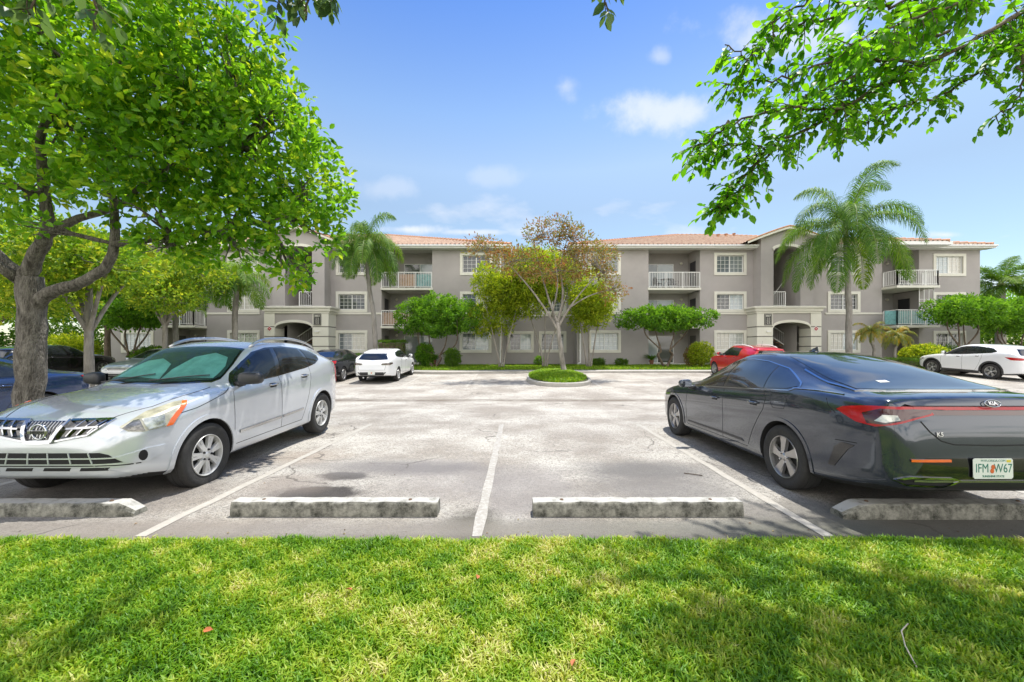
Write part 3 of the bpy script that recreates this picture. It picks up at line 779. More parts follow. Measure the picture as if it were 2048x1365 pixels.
    part(rl, 'stair_railing', m_rail)
    ra, rb = P(x(1548), x(1578)); railing(ra, rb, ledge + .03, ledge + 1.05, YT + .38)
    part(MB().box(oa - .1, ob + .1, YT + .3, yb - 1.2, ledge - .12, ledge + .02), 'landing', m_cream)
    rl = MB(); rl.tube([(oa if flip else ob, YT + 1.5, ledge + 2.1), ((oa + ob) / 2, YT + 1.5, ledge + .9)], .025, 6)
    part(rl, 'stair_railing', m_rail)
    # gable roof of the tower, running back into the main roof
    n2 = 24; mb = MB(); fa = MB()
    prof = []
    for i in range(n2 + 1):
        xx = gl + (gr - gl) * i / n2; t = abs(xx - gp) / ((gr - gl) / 2); prof.append((xx, zpk - (zpk - ze) * (t ** 1.15)))
    for i in range(n2):
        (p, zp_), (q, zq) = prof[i], prof[i + 1]
        steps = 24
        for k in range(steps):
            y0, y1 = YT - .35 + .3 * k, YT - .35 + .3 * (k + 1)
            # barrel tiles run down the slope: a rounded ridge every .3 m
            m = [(y0 + .15 * j, .045 * (1 if j == 1 else 0)) for j in range(3)]
            for j in range(2):
                mb.add([(p, m[j][0], zp_ + m[j][1]), (q, m[j][0], zq + m[j][1]), (q, m[j + 1][0], zq + m[j + 1][1]), (p, m[j + 1][0], zp_ + m[j + 1][1])], [(0, 1, 2, 3)])
        fa.add([(p, YT - .34, zp_ - .02), (q, YT - .34, zq - .02), (q, YT - .34, zq - .16), (p, YT - .34, zp_ - .16), (p, YT + .1, zp_ - .16), (q, YT + .1, zq - .16)], [(0, 1, 2, 3), (3, 2, 5, 4)])
    o = part(mb, 'tower_roof', m_tile2); part(fa, 'fascia', m_cream)
    cap = MB()
    for i in range(n2 // 2 * 2):
        (p, zp_), (q, zq) = prof[i], prof[i + 1]; cap.tube([(p, YT - .33, zp_ + .03), (q, YT - .33, zq + .03)], .055, 6)
    part(cap, 'verge_tile', m_tilecap)
    return YB2, fx
def arc2(xx, a, b, s, t):
    u = (xx - (a + b) / 2) / ((b - a) / 2); return s + (t - s) * math.sqrt(max(0, 1 - u * u))

def tilemat(name, along='Y', off=0.0):
    m, n, l, b = newmat(name)
    t = n.new('ShaderNodeTexCoord')
    w = n.new('ShaderNodeTexWave'); w.wave_type = 'BANDS'; w.bands_direction = 'X' if along == 'Y' else 'Y'; w.inputs['Scale'].default_value = 1.0 / .3 / .955 * .3
    w.inputs['Scale'].default_value = 1.0472 / 1.0
    l.new(t.outputs['Object'], w.inputs['Vector'])
    nz = n.new('ShaderNodeTexNoise'); nz.inputs['Scale'].default_value = 2.2; nz.inputs['Detail'].default_value = 6; nz.inputs['Roughness'].default_value = .75; l.new(t.outputs['Object'], nz.inputs['Vector'])
    r = n.new('ShaderNodeValToRGB'); e = r.color_ramp.elements
    e[0].position = .32; e[0].color = (.20, .10, .06, 1); e[1].position = .74; e[1].color = (.46, .34, .23, 1); k = e.new(.5); k.color = (.33, .21, .135, 1)
    l.new(nz.outputs[0], r.inputs[0]); b.inputs['Roughness'].default_value = .8
    # grime plus painted relief shade in the pans between the barrels (period .30 m across the slope)
    sx = n.new('ShaderNodeSeparateXYZ'); l.new(t.outputs['Object'], sx.inputs[0])
    def mm(op, a, b_):
        q = n.new('ShaderNodeMath'); q.operation = op
        for i, c in ((0, a), (1, b_)):
            if isinstance(c, (int, float)): q.inputs[i].default_value = c
            else: l.new(c, q.inputs[i])
        return q.outputs[0]
    fr_ = mm('FRACT', mm('DIVIDE', mm('SUBTRACT', sx.outputs[0 if along == 'Y' else 1], off), .30), 0)
    pan = mm('GREATER_THAN', fr_, .56)
    dk = n.new('ShaderNodeMix'); dk.data_type = 'RGBA'; dk.blend_type = 'MULTIPLY'; l.new(mm('MULTIPLY', pan, .9), dk.inputs[0]); l.new(r.outputs[0], dk.inputs[6]); dk.inputs[7].default_value = (.28, .25, .24, 1)
    l.new(dk.outputs[2], b.inputs['Base Color'])
    # courses
    w2 = n.new('ShaderNodeTexWave'); w2.wave_type = 'BANDS'; w2.bands_direction = along; w2.wave_profile = 'SAW'; w2.inputs['Scale'].default_value = .314 / .36 * 1.0
    l.new(t.outputs['Object'], w2.inputs['Vector'])
    bp = n.new('ShaderNodeBump'); bp.inputs['Strength'].default_value = .7; bp.inputs['Distance'].default_value = .05; l.new(w2.outputs[1], bp.inputs['Height']); l.new(bp.outputs[0], b.inputs['Normal'])
    return m
m_tile = tilemat('barrel_tile', 'Y', X(1138, 27.4)); m_tile_l = tilemat('barrel_tile_left', 'Y', X(mir(1993), 27.4)); m_tile2 = tilemat('barrel_tile_side', 'X', 26.75)
towers = [tower(False), tower(True)]
part(shell, 'wall', m_stucco)

# ---------------- hip roofs with barrel tiles
def hip(x0, x1, y0, y1, ze, slope, lab, dmax=None, mat=None):
    """front slope as real barrel tiles, the other slopes as plain sheets; eave rectangle x0..x1, y0..y1"""
    d = min((y1 - y0) / 2, (x1 - x0) / 2) if dmax is None else dmax
    v = []; f = []
    pitch = .30; n = int((x1 - x0) / pitch); sub = 4; cols = n * sub; x1 = x0 + n * pitch
    rows = 6
    for c in range(cols + 1):
        x = x0 + (x1 - x0) * c / cols
        L = max(.02, min(d, x - x0, x1 - x)); k = (c % sub) / sub
        bump = .075 * max(0, math.sin(k * 2 * PI)) if k <= .5 else -.01
        for r in range(rows + 1):
            s = L * r / rows; v.append((x, y0 + s, ze + s * slope + bump + .01))
    for c in range(cols):
        for r in range(rows):
            a = c * (rows + 1) + r; f.append((a, a + rows + 1, a + rows + 2, a + 1))
    mb = MB(); mb.add(v, f)
    rz = ze + d * slope; ym = y0 + d
    mb.add([(x0, y0, ze), (x0, y1, ze), (x0 + d, y1 - d, rz), (x0 + d, ym, rz)], [(0, 1, 2, 3)])
    mb.add([(x1, y0, ze), (x1, y1, ze), (x1 - d, y1 - d, rz), (x1 - d, ym, rz)], [(0, 3, 2, 1)])
    mb.add([(x0, y1, ze), (x1, y1, ze), (x1 - d, y1 - d, rz), (x0 + d, y1 - d, rz)], [(0, 1, 2, 3)])
    part(mb, 'roof', mat or m_tile)
    cp = MB()
    def caps(p, q):
        p, q = Vector(p), Vector(q); m = int((q - p).length / .4)
        for i in range(m):
            a, b = p.lerp(q, i / m), p.lerp(q, (i + 1.12) / m); cp.tube([a + Vector((0, 0, .05)), b + Vector((0, 0, .02))], [.12, .095], 7)
    caps((x0, y0, ze), (x0 + d, ym, rz)); caps((x1, y0, ze), (x1 - d, ym, rz)); 
    if x1 - x0 > 2 * d: caps((x0 + d, ym, rz), (x1 - d, ym, rz))
    part(cp, 'ridge_tile', m_tilecap)
    return rz
ZE = ZZ(489.5, 27.4)
def eaves(x0, x1, y, zt, yback, h=.22, ends=(True, True)):
    mb = MB(); mb.box(x0, x1, y, y + .03, zt - h, zt)
    mb.box(x0, x1, y + .03, yback, zt - h, zt - h + .03)                      # soffit
    for e, x in zip(ends, (x0, x1)):
        if e: mb.box(x, x + (.03 if x == x0 else -.03), y + .03, yback + 18, zt - h + .031, zt)
    part(mb, 'fascia', m_white)
    g = MB(); g.prism([(y - .11, zt - .02), (y - .125, zt - .10), (y - .09, zt - .14), (y - .001, zt - .14), (y - .001, zt - .02)], x0, x1, 'x'); part(g, 'gutter', m_white)
# main wings; the towers interrupt the eaves
YE = 27.4
xr0, xr1 = X(1138, YE), X(1993, YE)
hip(xr0, xr1, YE, YE + 25.2, ZE, .333, '')
xl0, xl1 = X(mir(1993), YE), X(1022, YE)
hip(xl0, xl1, YE, YE + 25.2, ZE, .333, '', mat=m_tile_l)
eaves(xr0, X(1519, YE), YE, ZE, YW + .02, ends=(True, False)); eaves(X(1629, YE), xr1, YE, ZE, YW + .02, ends=(False, True))
eaves(xl0, X(543, YE), YE, ZE, YW + .02, ends=(True, False)); eaves(X(652, YE), xl1, YE, ZE, YW + .02, ends=(False, True))
# small projecting roofs over the end balconies
for s in (1, -1):
    a, b = (X(1762, 26.7), X(1903, 26.7)) if s > 0 else (X(mir(1903), 26.7), X(mir(1762), 26.7))
    hip(a, b, 26.6, 31.6, ZE + .02, .333, '', dmax=2.4)
    mb = MB(); mb.box(a, b, 26.6, 26.63, ZE - .2, ZE + .02); mb.box(a, b, 26.63, YE - .13, ZE - .2, ZE - .17); mb.box(a, a + .03, 26.63, 27.27, ZE - .169, ZE + .02); mb.box(b - .03, b, 26.63, 27.27, ZE - .169, ZE + .02)
    part(mb, 'fascia', m_white)
# centre roof, lower and further back
ca, cb = X(1003), X(1158)
mb = MB(); mb.box(ca - .3, cb + .3, YC - .5, YC - .47, ZE - .35, ZE - .12); mb.box(ca - .3, cb + .3, YC - .469, YC + .3, ZE - .35, ZE - .32); part(mb, 'fascia', m_white)
v = []; f = []
for c in range(81):
    x = ca - .6 + (cb - ca + 1.2) * c / 80; bb = .075 * max(0, math.sin((c % 4) / 4 * 2 * PI)) if c % 4 <= 2 else 0
    v += [(x, YC - .5, ZE - .12 + bb), (x, YC + 6, ZE + 1.6 + bb)]
for c in range(80): f.append((2 * c, 2 * c + 2, 2 * c + 3, 2 * c + 1))
part(MB().add(v, f), 'roof', m_tile)
# roof vents
for px, py, Z in ((1436, 473, 36), (1468, 470, 38), (1452, 472, 37)):
    x, y = X(px, Z), Z; z = ZE + (Z - YE) * .333
    mb = MB(); mb.lathe([(-.3, .10), (.22, .10), (.22, .15), (.30, .15), (.34, 0)], 'z', (x, y, z), 12); part(mb, 'roof_vent', m_tilecap)

# ---------------- signs and lamps of the two stair towers
def textmesh(s, size, depth=.004, bold=0.0, spacing=1.0):
    cu = bpy.data.curves.new('txt', 'FONT'); cu.body = s; cu.size = size; cu.extrude = depth; cu.align_x = 'CENTER'; cu.align_y = 'CENTER'; cu.offset = bold; cu.resolution_u = 3; cu.space_character = spacing
    o = bpy.data.objects.new('txt', cu); COL.objects.link(o)
    bpy.context.view_layer.update()
    dg = bpy.context.evaluated_depsgraph_get(); me = bpy.data.meshes.new_from_object(o.evaluated_get(dg))
    v = [tuple(p.co) for p in me.vertices]; f = [tuple(p.vertices) for p in me.polygons]
    bpy.data.objects.remove(o); bpy.data.curves.remove(cu)
    return v, f
def placetext(mb, s, size, origin, right, up, sx=1, **k):
    v, f = textmesh(s, size, **k); v = [(p[0] * sx, p[1], p[2]) for p in v]; o = Vector(origin); r = Vector(right).normalized(); u = Vector(up).normalized(); n = r.cross(u)
    mb.add([o + r * p[0] + u * p[1] + n * p[2] for p in v], f)
m_signp = M('sign_black', (.025, .024, .023), .5); m_signt = M('sign_lettering', (.62, .60, .54), .5); m_red = M('sign_red', (.45, .03, .04), .5)
for (YB2, fx), num in zip(towers, ('8807', '8803')):
    flip = num == '8803'
    side = 'left' if flip else 'right'
    a, b = sorted((X(fx(1528.5), YB2), X(fx(1543.5), YB2))); c, d = ZZ(651, YB2), ZZ(628, YB2)
    y = YB2 - .001
    t = thing('address_sign', 'black address board on the cream pier of the %s stair tower' % side, 'sign', ((a + b) / 2, y - .02, c), group='address boards on the stair towers')
    mb = MB(); w = (b - a) / 2; h = d - c
    mb.box(-w, w, -.02, .02, 0, h); mb.build('board', m_signp, t)
    fr = MB(); 
    for (p, q, r, u) in ((-w + .03, w - .03, h - .045, h - .03), (-w + .03, w - .03, .03, .045), (-w + .03, -w + .045, .045, h - .045), (w - .045, w - .03, .045, h - .045)): fr.box(p, q, -.026, -.019, r, u)
    fr.build('border', m_signt, t)
    tx = MB(); placetext(tx, num, .17, (0, -.024, h - .15), (1, 0, 0), (0, 0, 1), bold=.004)
    rows = ('101 102', '103 104', '201 202', '203 204', '301 302', '303 304')
    for i, s in enumerate(rows): placetext(tx, s, .075, (0, -.024, h - .29 - .075 * i), (1, 0, 0), (0, 0, 1), bold=.001)
    tx.build('lettering', m_signt, t)
    # fire diamond
    cx = X(fx(1631.7), YB2); cz = ZZ(658, YB2)
    t = thing('hazard_sign', 'small red diamond sign on the cream pier of the %s stair tower' % side, 'sign', (cx, y - .015, cz), group='red diamond signs on the stair towers')
    k = .145
    MB().prism([(-k * 1.25, 0), (0, -k * 1.25), (k * 1.25, 0), (0, k * 1.25)], -.006, .012).build('plate', m_white, t)
    MB().prism([(-k, 0), (0, -k), (k, 0), (0, k)], -.012, -.007).build('red_diamond', m_red, t)
    tx = MB(); placetext(tx, 'R', .13, (0, -.016, 0), (1, 0, 0), (0, 0, 1)); tx.build('lettering', m_white, t)
    # bulkhead lamp
    lx = X(fx(1537), YB2); lz = ZZ(663.5, YB2)
    t = thing('wall_light', 'white bulkhead wall light below the address board of the %s stair tower' % side, 'wall light', (lx, y, lz), group='bulkhead lights on the stair towers')
    MB().box(-.15, .15, -.06, 0, -.03, .05).build('housing', m_white, t, bevel=.01)
    MB().prism([(-.13, -.035), (.13, -.035), (.10, -.085), (-.10, -.085)], -.055, -.005).build('lens', m_lampg, t)
# ================================================================ cars
def pchip(keys):
    xk = np.array([k[0] for k in keys], float); yk = np.array([k[1] for k in keys], float)
    h = np.diff(xk); d = np.diff(yk) / h; m = np.zeros(len(xk)); m[0] = d[0]; m[-1] = d[-1]
    for i in range(1, len(xk) - 1):
        if d[i - 1] * d[i] <= 0: m[i] = 0
        else:
            w1, w2 = 2 * h[i] + h[i - 1], h[i] + 2 * h[i - 1]; m[i] = (w1 + w2) / (w1 / d[i - 1] + w2 / d[i])
    def f(x):
        x = min(max(x, xk[0]), xk[-1]); i = min(max(int(np.searchsorted(xk, x)) - 1, 0), len(xk) - 2)
        t = (x - xk[i]) / h[i]; t2, t3 = t * t, t * t * t
        return (2 * t3 - 3 * t2 + 1) * yk[i] + (t3 - 2 * t2 + t) * h[i] * m[i] + (-2 * t3 + 3 * t2) * yk[i + 1] + (t3 - t2) * h[i] * m[i + 1]
    return f
def catmull(P, sub=6, alpha=.5):
    P = [np.array(p, float) for p in P]; P = [2 * P[0] - P[1]] + P + [2 * P[-1] - P[-2]]; out = []
    # mirror ends so the curve is flat across the centre line
    P[0] = np.array([-P[2][0], P[2][1]]); P[-1] = np.array([-P[-3][0], P[-3][1]])
    for i in range(1, len(P) - 2):
        p0, p1, p2, p3 = P[i - 1:i + 3]
        t0 = 0; t1 = t0 + max(np.linalg.norm(p1 - p0), 1e-4) ** alpha; t2 = t1 + max(np.linalg.norm(p2 - p1), 1e-4) ** alpha; t3 = t2 + max(np.linalg.norm(p3 - p2), 1e-4) ** alpha
        for k in range(sub):
            t = t1 + (t2 - t1) * k / sub
            A1 = (t1 - t) / (t1 - t0) * p0 + (t - t0) / (t1 - t0) * p1; A2 = (t2 - t) / (t2 - t1) * p1 + (t - t1) / (t2 - t1) * p2; A3 = (t3 - t) / (t3 - t2) * p2 + (t - t2) / (t3 - t2) * p3
            B1 = (t2 - t) / (t2 - t0) * A1 + (t - t0) / (t2 - t0) * A2; B2 = (t3 - t) / (t3 - t1) * A2 + (t - t1) / (t3 - t1) * A3
            out.append((t2 - t) / (t2 - t1) * B1 + (t - t1) / (t2 - t1) * B2)
    out.append(P[-2]); return out

m_tyre = M('tyre_rubber', (.028, .027, .026), .85, var=.25, scale=14, bump=.3, bscale=90)
m_arch = M('arch_black', (.012, .012, .013), .9)
m_blackp = M('black_plastic', (.03, .03, .032), .45, var=.1)
m_gloss = M('gloss_black', (.008, .008, .009), .12, coat=1)
m_seam = M('panel_gap', (.012, .012, .013), .8, var=0)
m_chrome = M('chrome', (.50, .51, .53), .10, 1, var=0)
m_alloy = M('silver_alloy', (.58, .58, .58), .32, .85, var=.05)
m_cover = M('wheel_cover_silver', (.56, .56, .55), .38, .35, var=.08)
m_disc = M('brake_disc', (.10, .10, .10), .4, .6)
m_redl = M('red_lens', (.42, .005, .008), .2, coat=.4, var=.15, scale=12)
m_redd = M('dark_red_lens', (.055, .004, .005), .1, coat=1, var=.2, scale=20)
m_amber = M('amber_lens', (.72, .13, .02), .2, coat=1)
m_clear = M('clear_lens', (.48, .49, .45), .08, .3, var=.55, scale=11, coat=1)
m_hazed = M('yellowed_lens', (.42, .40, .30), .22, .1, var=.45, scale=7, coat=1)
m_lampin = M('lamp_interior', (.25, .24, .22), .25, .7, var=.5, scale=30)
m_plate = M('plate_white', (.66, .70, .66), .4, var=.06)
m_plateg = M('plate_green', (.02, .16, .12), .5)
m_orange = M('plate_orange', (.62, .13, .03), .5)
m_carglass = M('tinted_car_glass', (.016, .019, .019), .03, var=.5, scale=5, spec=.45)
m_carglass2 = M('dark_tinted_glass', (.010, .014, .022), .03, var=.3, scale=2, spec=.6, coat=.6)

def winglass(name, tint, mixf=.35):
    """see-through tinted glazing with a reflecting surface"""
    m, n, l, b = newmat(name)
    b.inputs['Base Color'].default_value = col4([c * .25 for c in tint]); b.inputs['Roughness'].default_value = .02; b.inputs['Specular IOR Level'].default_value = .9
    t = n.new('ShaderNodeBsdfTransparent'); t.inputs[0].default_value = col4(tint)
    fr = n.new('ShaderNodeFresnel'); fr.inputs[0].default_value = 1.5
    ad = n.new('ShaderNodeMath'); ad.operation = 'MULTIPLY_ADD'; ad.inputs[1].default_value = 1.6; ad.inputs[2].default_value = mixf; ad.use_clamp = True
    l.new(fr.outputs[0], ad.inputs[0])
    mx = n.new('ShaderNodeMixShader'); l.new(ad.outputs[0], mx.inputs[0]); l.new(t.outputs[0], mx.inputs[1]); l.new(b.outputs[0], mx.inputs[2]); l.new(mx.outputs[0], n['Material Output'].inputs[0])
    return m
m_tealglass = winglass('green_windscreen', (.55, .93, .85), .02)
m_shade = M('sunshade_foil', (.62, .82, .76), .5, .0, var=.45, scale=3, bump=1.0, bscale=2.5)
m_shaded = M('dim_cabin', (.02, .045, .035), .8, var=.7, scale=4)

class Car:
    def __init__(s, name, label, cat, spec, loc, rotz, pitch, mat, sub=5, nst=64):
        s.sp = spec; s.L = spec['L']; s.o = s.L / 2
        s.root = thing(name, label, cat, loc, (0, pitch, rotz))
        s.mat = mat
        s.f = {k: pchip(spec[k]) for k in ('bot', 'hw', 'belt', 'top', 'edge', 'ew')}
        s.sub = sub; s.nst = nst; s.xm = spec.get('xm', lambda v: v); s.xi = spec.get('xi', lambda v: v)
        s.make_body()
    def section(s, x):
        f = s.f; b, w, h, tz, ez, ew = f['bot'](x), f['hw'](x), f['belt'](x), f['top'](x), f['edge'](x), f['ew'](x)
        h = max(h, b + .08); bw = w * s.sp.get('bw', .945); ew = min(ew, bw - .02)
        ez = max(ez, h + .006); tz = max(tz, ez + .004)
        cr = s.sp.get('crease', .0)
        pts = [(0, b), (.55 * w, b), (.86 * w, b + .012), (.955 * w, b + .055), (.985 * w, b + .20 * (h - b)), (w * (1 - cr), b + .42 * (h - b)), (w, b + .70 * (h - b)), (.988 * w, b + .88 * (h - b)),
               (bw, h), (bw + (ew - bw) * .5 + .018 * min(1, (ez - h) / .3), h + (ez - h) * .52), (ew + .01, ez - .12 * (ez - h)), (ew - .07, ez + .45 * (tz - ez)), (ew * .55, tz - .14 * (tz - ez)), (0, tz)]
        return catmull(pts, s.sub)
    def make_body(s):
        sp = s.sp; L = s.L
        u = np.linspace(0, 1, s.nst); xs = L * (.5 - .5 * np.cos(PI * u)) * .72 + L * u * .28
        xs = sorted(set(list(xs) + [.006, .018, L - .018, L - .006]))
        V = []; rings = []
        def addring(pts, x):
            full = [(x - s.o, p[0], p[1]) for p in pts] + [(x - s.o, -p[0], p[1]) for p in reversed(pts[1:-1])]
            st = len(V); V.extend(full); rings.append((st, len(full)))
        first = s.section(0.0); last = s.section(L)
        def shrink(pts, k):
            cz = np.mean([p[1] for p in pts]); return [np.array([p[0] * k, cz + (p[1] - cz) * k]) for p in pts]
        for k, dx in ((.35, -.006), (.75, -.003)): addring(shrink(first, k), dx)
        for x in xs: addring(s.section(x), x)
        for k, dx in ((.75, .003), (.35, .006)): addring(shrink(last, k), L + dx)
        Fc = []
        for i in range(len(rings) - 1):
            a, n = rings[i]; b, _ = rings[i + 1]
            for k in range(n): k2 = (k + 1) % n; Fc.append((a + k, b + k, b + k2, a + k2))
        a, n = rings[0]; V.append((-s.o - .007, 0, float(np.mean([p[1] for p in first])))); c = len(V) - 1
        for k in range(n): Fc.append((a + k, a + (k + 1) % n, c))
        a, n = rings[-1]; V.append((s.o + .007, 0, float(np.mean([p[1] for p in last])))); c = len(V) - 1
        for k in range(n): Fc.append((a + (k + 1) % n, a + k, c))
        bm = bmesh.new(); vs = [bm.verts.new(tuple(float(q) for q in p)) for p in V]
        for q in Fc:
            try: bm.faces.new([vs[i] for i in q])
            except ValueError: pass
        bmesh.ops.remove_doubles(bm, verts=bm.verts, dist=1e-4)
        bmesh.ops.recalc_face_normals(bm, faces=bm.faces)
        s.bvh = BVHTree.FromBMesh(bm)
        me = bpy.data.meshes.new('body'); bm.to_mesh(me); bm.free()
        body = bpy.data.objects.new('body', me); COL.objects.link(body)
        # wheel arches
        ra = sp['rt'] + sp.get('gap', .055); s.axles = [sp['fo'] - s.o, sp['fo'] + sp['wb'] - s.o]
        cut = MB()
        for ax in s.axles:
            for sg in (1, -1):
                y0, y1 = (.50, 1.3) if sg > 0 else (-1.3, -.50)
                n = 40; ring = [(ax + ra * math.cos(2 * PI * k / n), sp['rt'] + ra * math.sin(2 * PI * k / n)) for k in range(n)]
                cut.prism(ring, y0, y1)
        co = cut.build('cut', None)
        md = body.modifiers.new('b', 'BOOLEAN'); md.operation = 'DIFFERENCE'; md.object = co; md.solver = 'EXACT'
        bpy.context.view_layer.update()
        dg = bpy.context.evaluated_depsgraph_get(); me2 = bpy.data.meshes.new_from_object(body.evaluated_get(dg))
        bpy.data.objects.remove(body); bpy.data.objects.remove(co)
        if len(me2.polygons) < 100: me2 = me
        me2.materials.clear(); me2.materials.append(s.mat); me2.materials.append(m_arch)
        for p in me2.polygons:
            c = p.center; idx = 0
            for ax in s.axles:
                d = math.hypot(c.x - ax, c.z - sp['rt'])
                if d < ra + .004 and abs(c.y) < 1.3 and (abs(d - ra) < .012 and abs(p.normal.y) < .35 or abs(abs(c.y) - .5) < .01): idx = 1
            if p.normal.z < -.6 and c.z < .35: idx = 1
            p.material_index = idx; p.use_smooth = True
        me2.set_sharp_from_angle(angle=R(42))
        s.body = bpy.data.objects.new('body', me2); COL.objects.link(s.body); s.body.parent = s.root; me2.name = 'body'
    # ---- surface patches: pts = approximate 3D points (x from the nose, y, z); d = looking direction
    def hit(s, p, d):
        o = Vector(p) - d * 4
        h = s.bvh.ray_cast(o, d); return h
    def patch(s, pts, d, name, mat, off=.004, sp=.05, parent=None, skirt=True, label=None, maxang=None, smooth=True):
        d = Vector(d).normalized(); up = Vector((0, 0, 1)) if abs(d.z) < .9 else Vector((1, 0, 0))
        a = d.cross(up).normalized(); b = a.cross(d)
        P2 = [(Vector((s.xm(p[0]) - s.o, p[1], p[2])).dot(a), Vector((s.xm(p[0]) - s.o, p[1], p[2])).dot(b)) for p in pts]
        # densify outline
        bd = []
        for i, p in enumerate(P2):
            q = P2[(i + 1) % len(P2)]; n = max(1, int(math.hypot(q[0] - p[0], q[1] - p[1]) / sp))
            for k in range(n): bd.append((p[0] + (q[0] - p[0]) * k / n, p[1] + (q[1] - p[1]) * k / n))
        nb = len(bd); x0, x1 = min(p[0] for p in bd), max(p[0] for p in bd); y0, y1 = min(p[1] for p in bd), max(p[1] for p in bd)
        def inside(x, y):
            c = False; j = nb - 1
            for i in range(nb):
                xi, yi = bd[i]; xj, yj = bd[j]
                if (yi > y) != (yj > y) and x < (xj - xi) * (y - yi) / (yj - yi) + xi: c = not c
                j = i
            return c
        inner = []
        yy = y0 + sp / 2; r = 0
        while yy < y1:
            xx = x0 + (sp / 2 if r % 2 else 0)
            while xx < x1:
                if inside(xx, yy) and min((xx - p[0]) ** 2 + (yy - p[1]) ** 2 for p in bd) > (sp * .45) ** 2: inner.append((xx, yy))
                xx += sp
            yy += sp * .87; r += 1
        res = geometry.delaunay_2d_cdt([Vector(p) for p in bd + inner], [(i, (i + 1) % nb) for i in range(nb)], [list(range(nb))], 1, 1e-6)
        v2, e2, f2 = res[0], res[1], res[2]
        V = []; N = []; ok = []
        for p in v2:
            q = a * p[0] + b * p[1]
            h = s.hit(q, d)
            if h[0] is None: V.append(None); N.append(None); continue
            n = h[1]; n = n if n.dot(d) < 0 else -n
            V.append(h[0]); N.append(n)
        faces = [f for f in f2 if all(V[i] is not None for i in f)]
        # smooth the offset directions
        out = []; 
        for i, p in enumerate(V): out.append(tuple(p + N[i] * off) if p is not None else (0, 0, -5))
        used = set(i for f in faces for i in f)
        remap = {}; vv = []
        for i in sorted(used): remap[i] = len(vv); vv.append(out[i])
        ff = []
        for f in faces:
            g = [remap[i] for i in f]
            n = (Vector(vv[g[1]]) - Vector(vv[g[0]])).cross(Vector(vv[g[2]]) - Vector(vv[g[0]]))
            ff.append(tuple(g) if n.dot(d) < 0 else tuple(reversed(g)))
        if skirt:
            cnt = {}
            for f in ff:
                for i in range(len(f)): e = (f[i], f[(i + 1) % len(f)]); cnt[e] = 1
            inv = {v_: k for k, v_ in remap.items()}
            base = {}
            for (i, j) in list(cnt):
                if (j, i) not in cnt:
                    for k in (i, j):
                        if k not in base: base[k] = len(vv); vv.append(tuple(V[inv[k]] - N[inv[k]] * .004))
                    ff.append((j, i, base[i], base[j]))
        if not ff: print('EMPTY PATCH', name); return None
        o = mk(name, vv, ff, mat, parent or s.root, smooth=smooth)
        if smooth: o.data.set_sharp_from_angle(angle=R(50))
        if label: o['label'] = label
        return o
    def side(s, poly, sg, name, mat, **k):
        return s.patch([(x, sg * .9, z) for x, z in poly], (0, -sg, 0), name, mat, **k)
    def ribbon(s, pts, d, w, name, mat, off=.0015, parent=None, closed=False, sp=.04, label=None):
        """narrow strip along a polyline of approximate 3D points"""
        d = Vector(d).normalized(); Q = []
        P = [Vector((s.xm(p[0]) - s.o, p[1], p[2])) for p in pts]
        if closed: P.append(P[0])
        for i in range(len(P) - 1):
            n = max(1, int((P[i + 1] - P[i]).length / sp))
            for k in range(n): Q.append(P[i].lerp(P[i + 1], k / n))
        Q.append(P[-1]); V = []; F_ = []; prev = False
        for i, q in enumerate(Q):
            t = Q[min(i + 1, len(Q) - 1)] - Q[max(i - 1, 0)]
            if closed and i in (0, len(Q) - 1): t = Q[1] - Q[-2]
            t = (t - d * t.dot(d)).normalized(); sd = t.cross(d).normalized() * w / 2
            ok = True; row = []
            for e in (-1, 1):
                h = s.hit(q + sd * e, d)
                if h[0] is None: ok = False; break
                n = h[1] if h[1].dot(d) < 0 else -h[1]
                row.append((h[0] - n * .003, h[0] + n * off))
            if ok:
                V += [tuple(row[0][0]), tuple(row[0][1]), tuple(row[1][1]), tuple(row[1][0])]
                k = len(V)
                if prev: F_ += [(k - 8 + j, k - 8 + j + 1, k - 4 + j + 1, k - 4 + j) for j in range(3)]
            prev = ok
        if not F_: print('EMPTY RIBBON', name); return None
        o = mk(name, V, F_, mat, parent or s.root)
        bm = bmesh.new(); bm.from_mesh(o.data); bmesh.ops.recalc_face_normals(bm, faces=bm.faces); bm.to_mesh(o.data); bm.free()
        # recalc can flip an open strip: orient outward
        if sum(p.normal.dot(d) * p.area for p in o.data.polygons) > 0: o.data.flip_normals()
        if label: o['label'] = label
        return o
    def at(s, x, y, z, d):
        d = Vector(d).normalized(); x = s.xm(x); h = s.hit(Vector((x - s.o, y, z)), d)
        if h[0] is None: return Vector((x - s.o, y, z)), -d
        n = h[1] if h[1].dot(d) < 0 else -h[1]
        return h[0], n
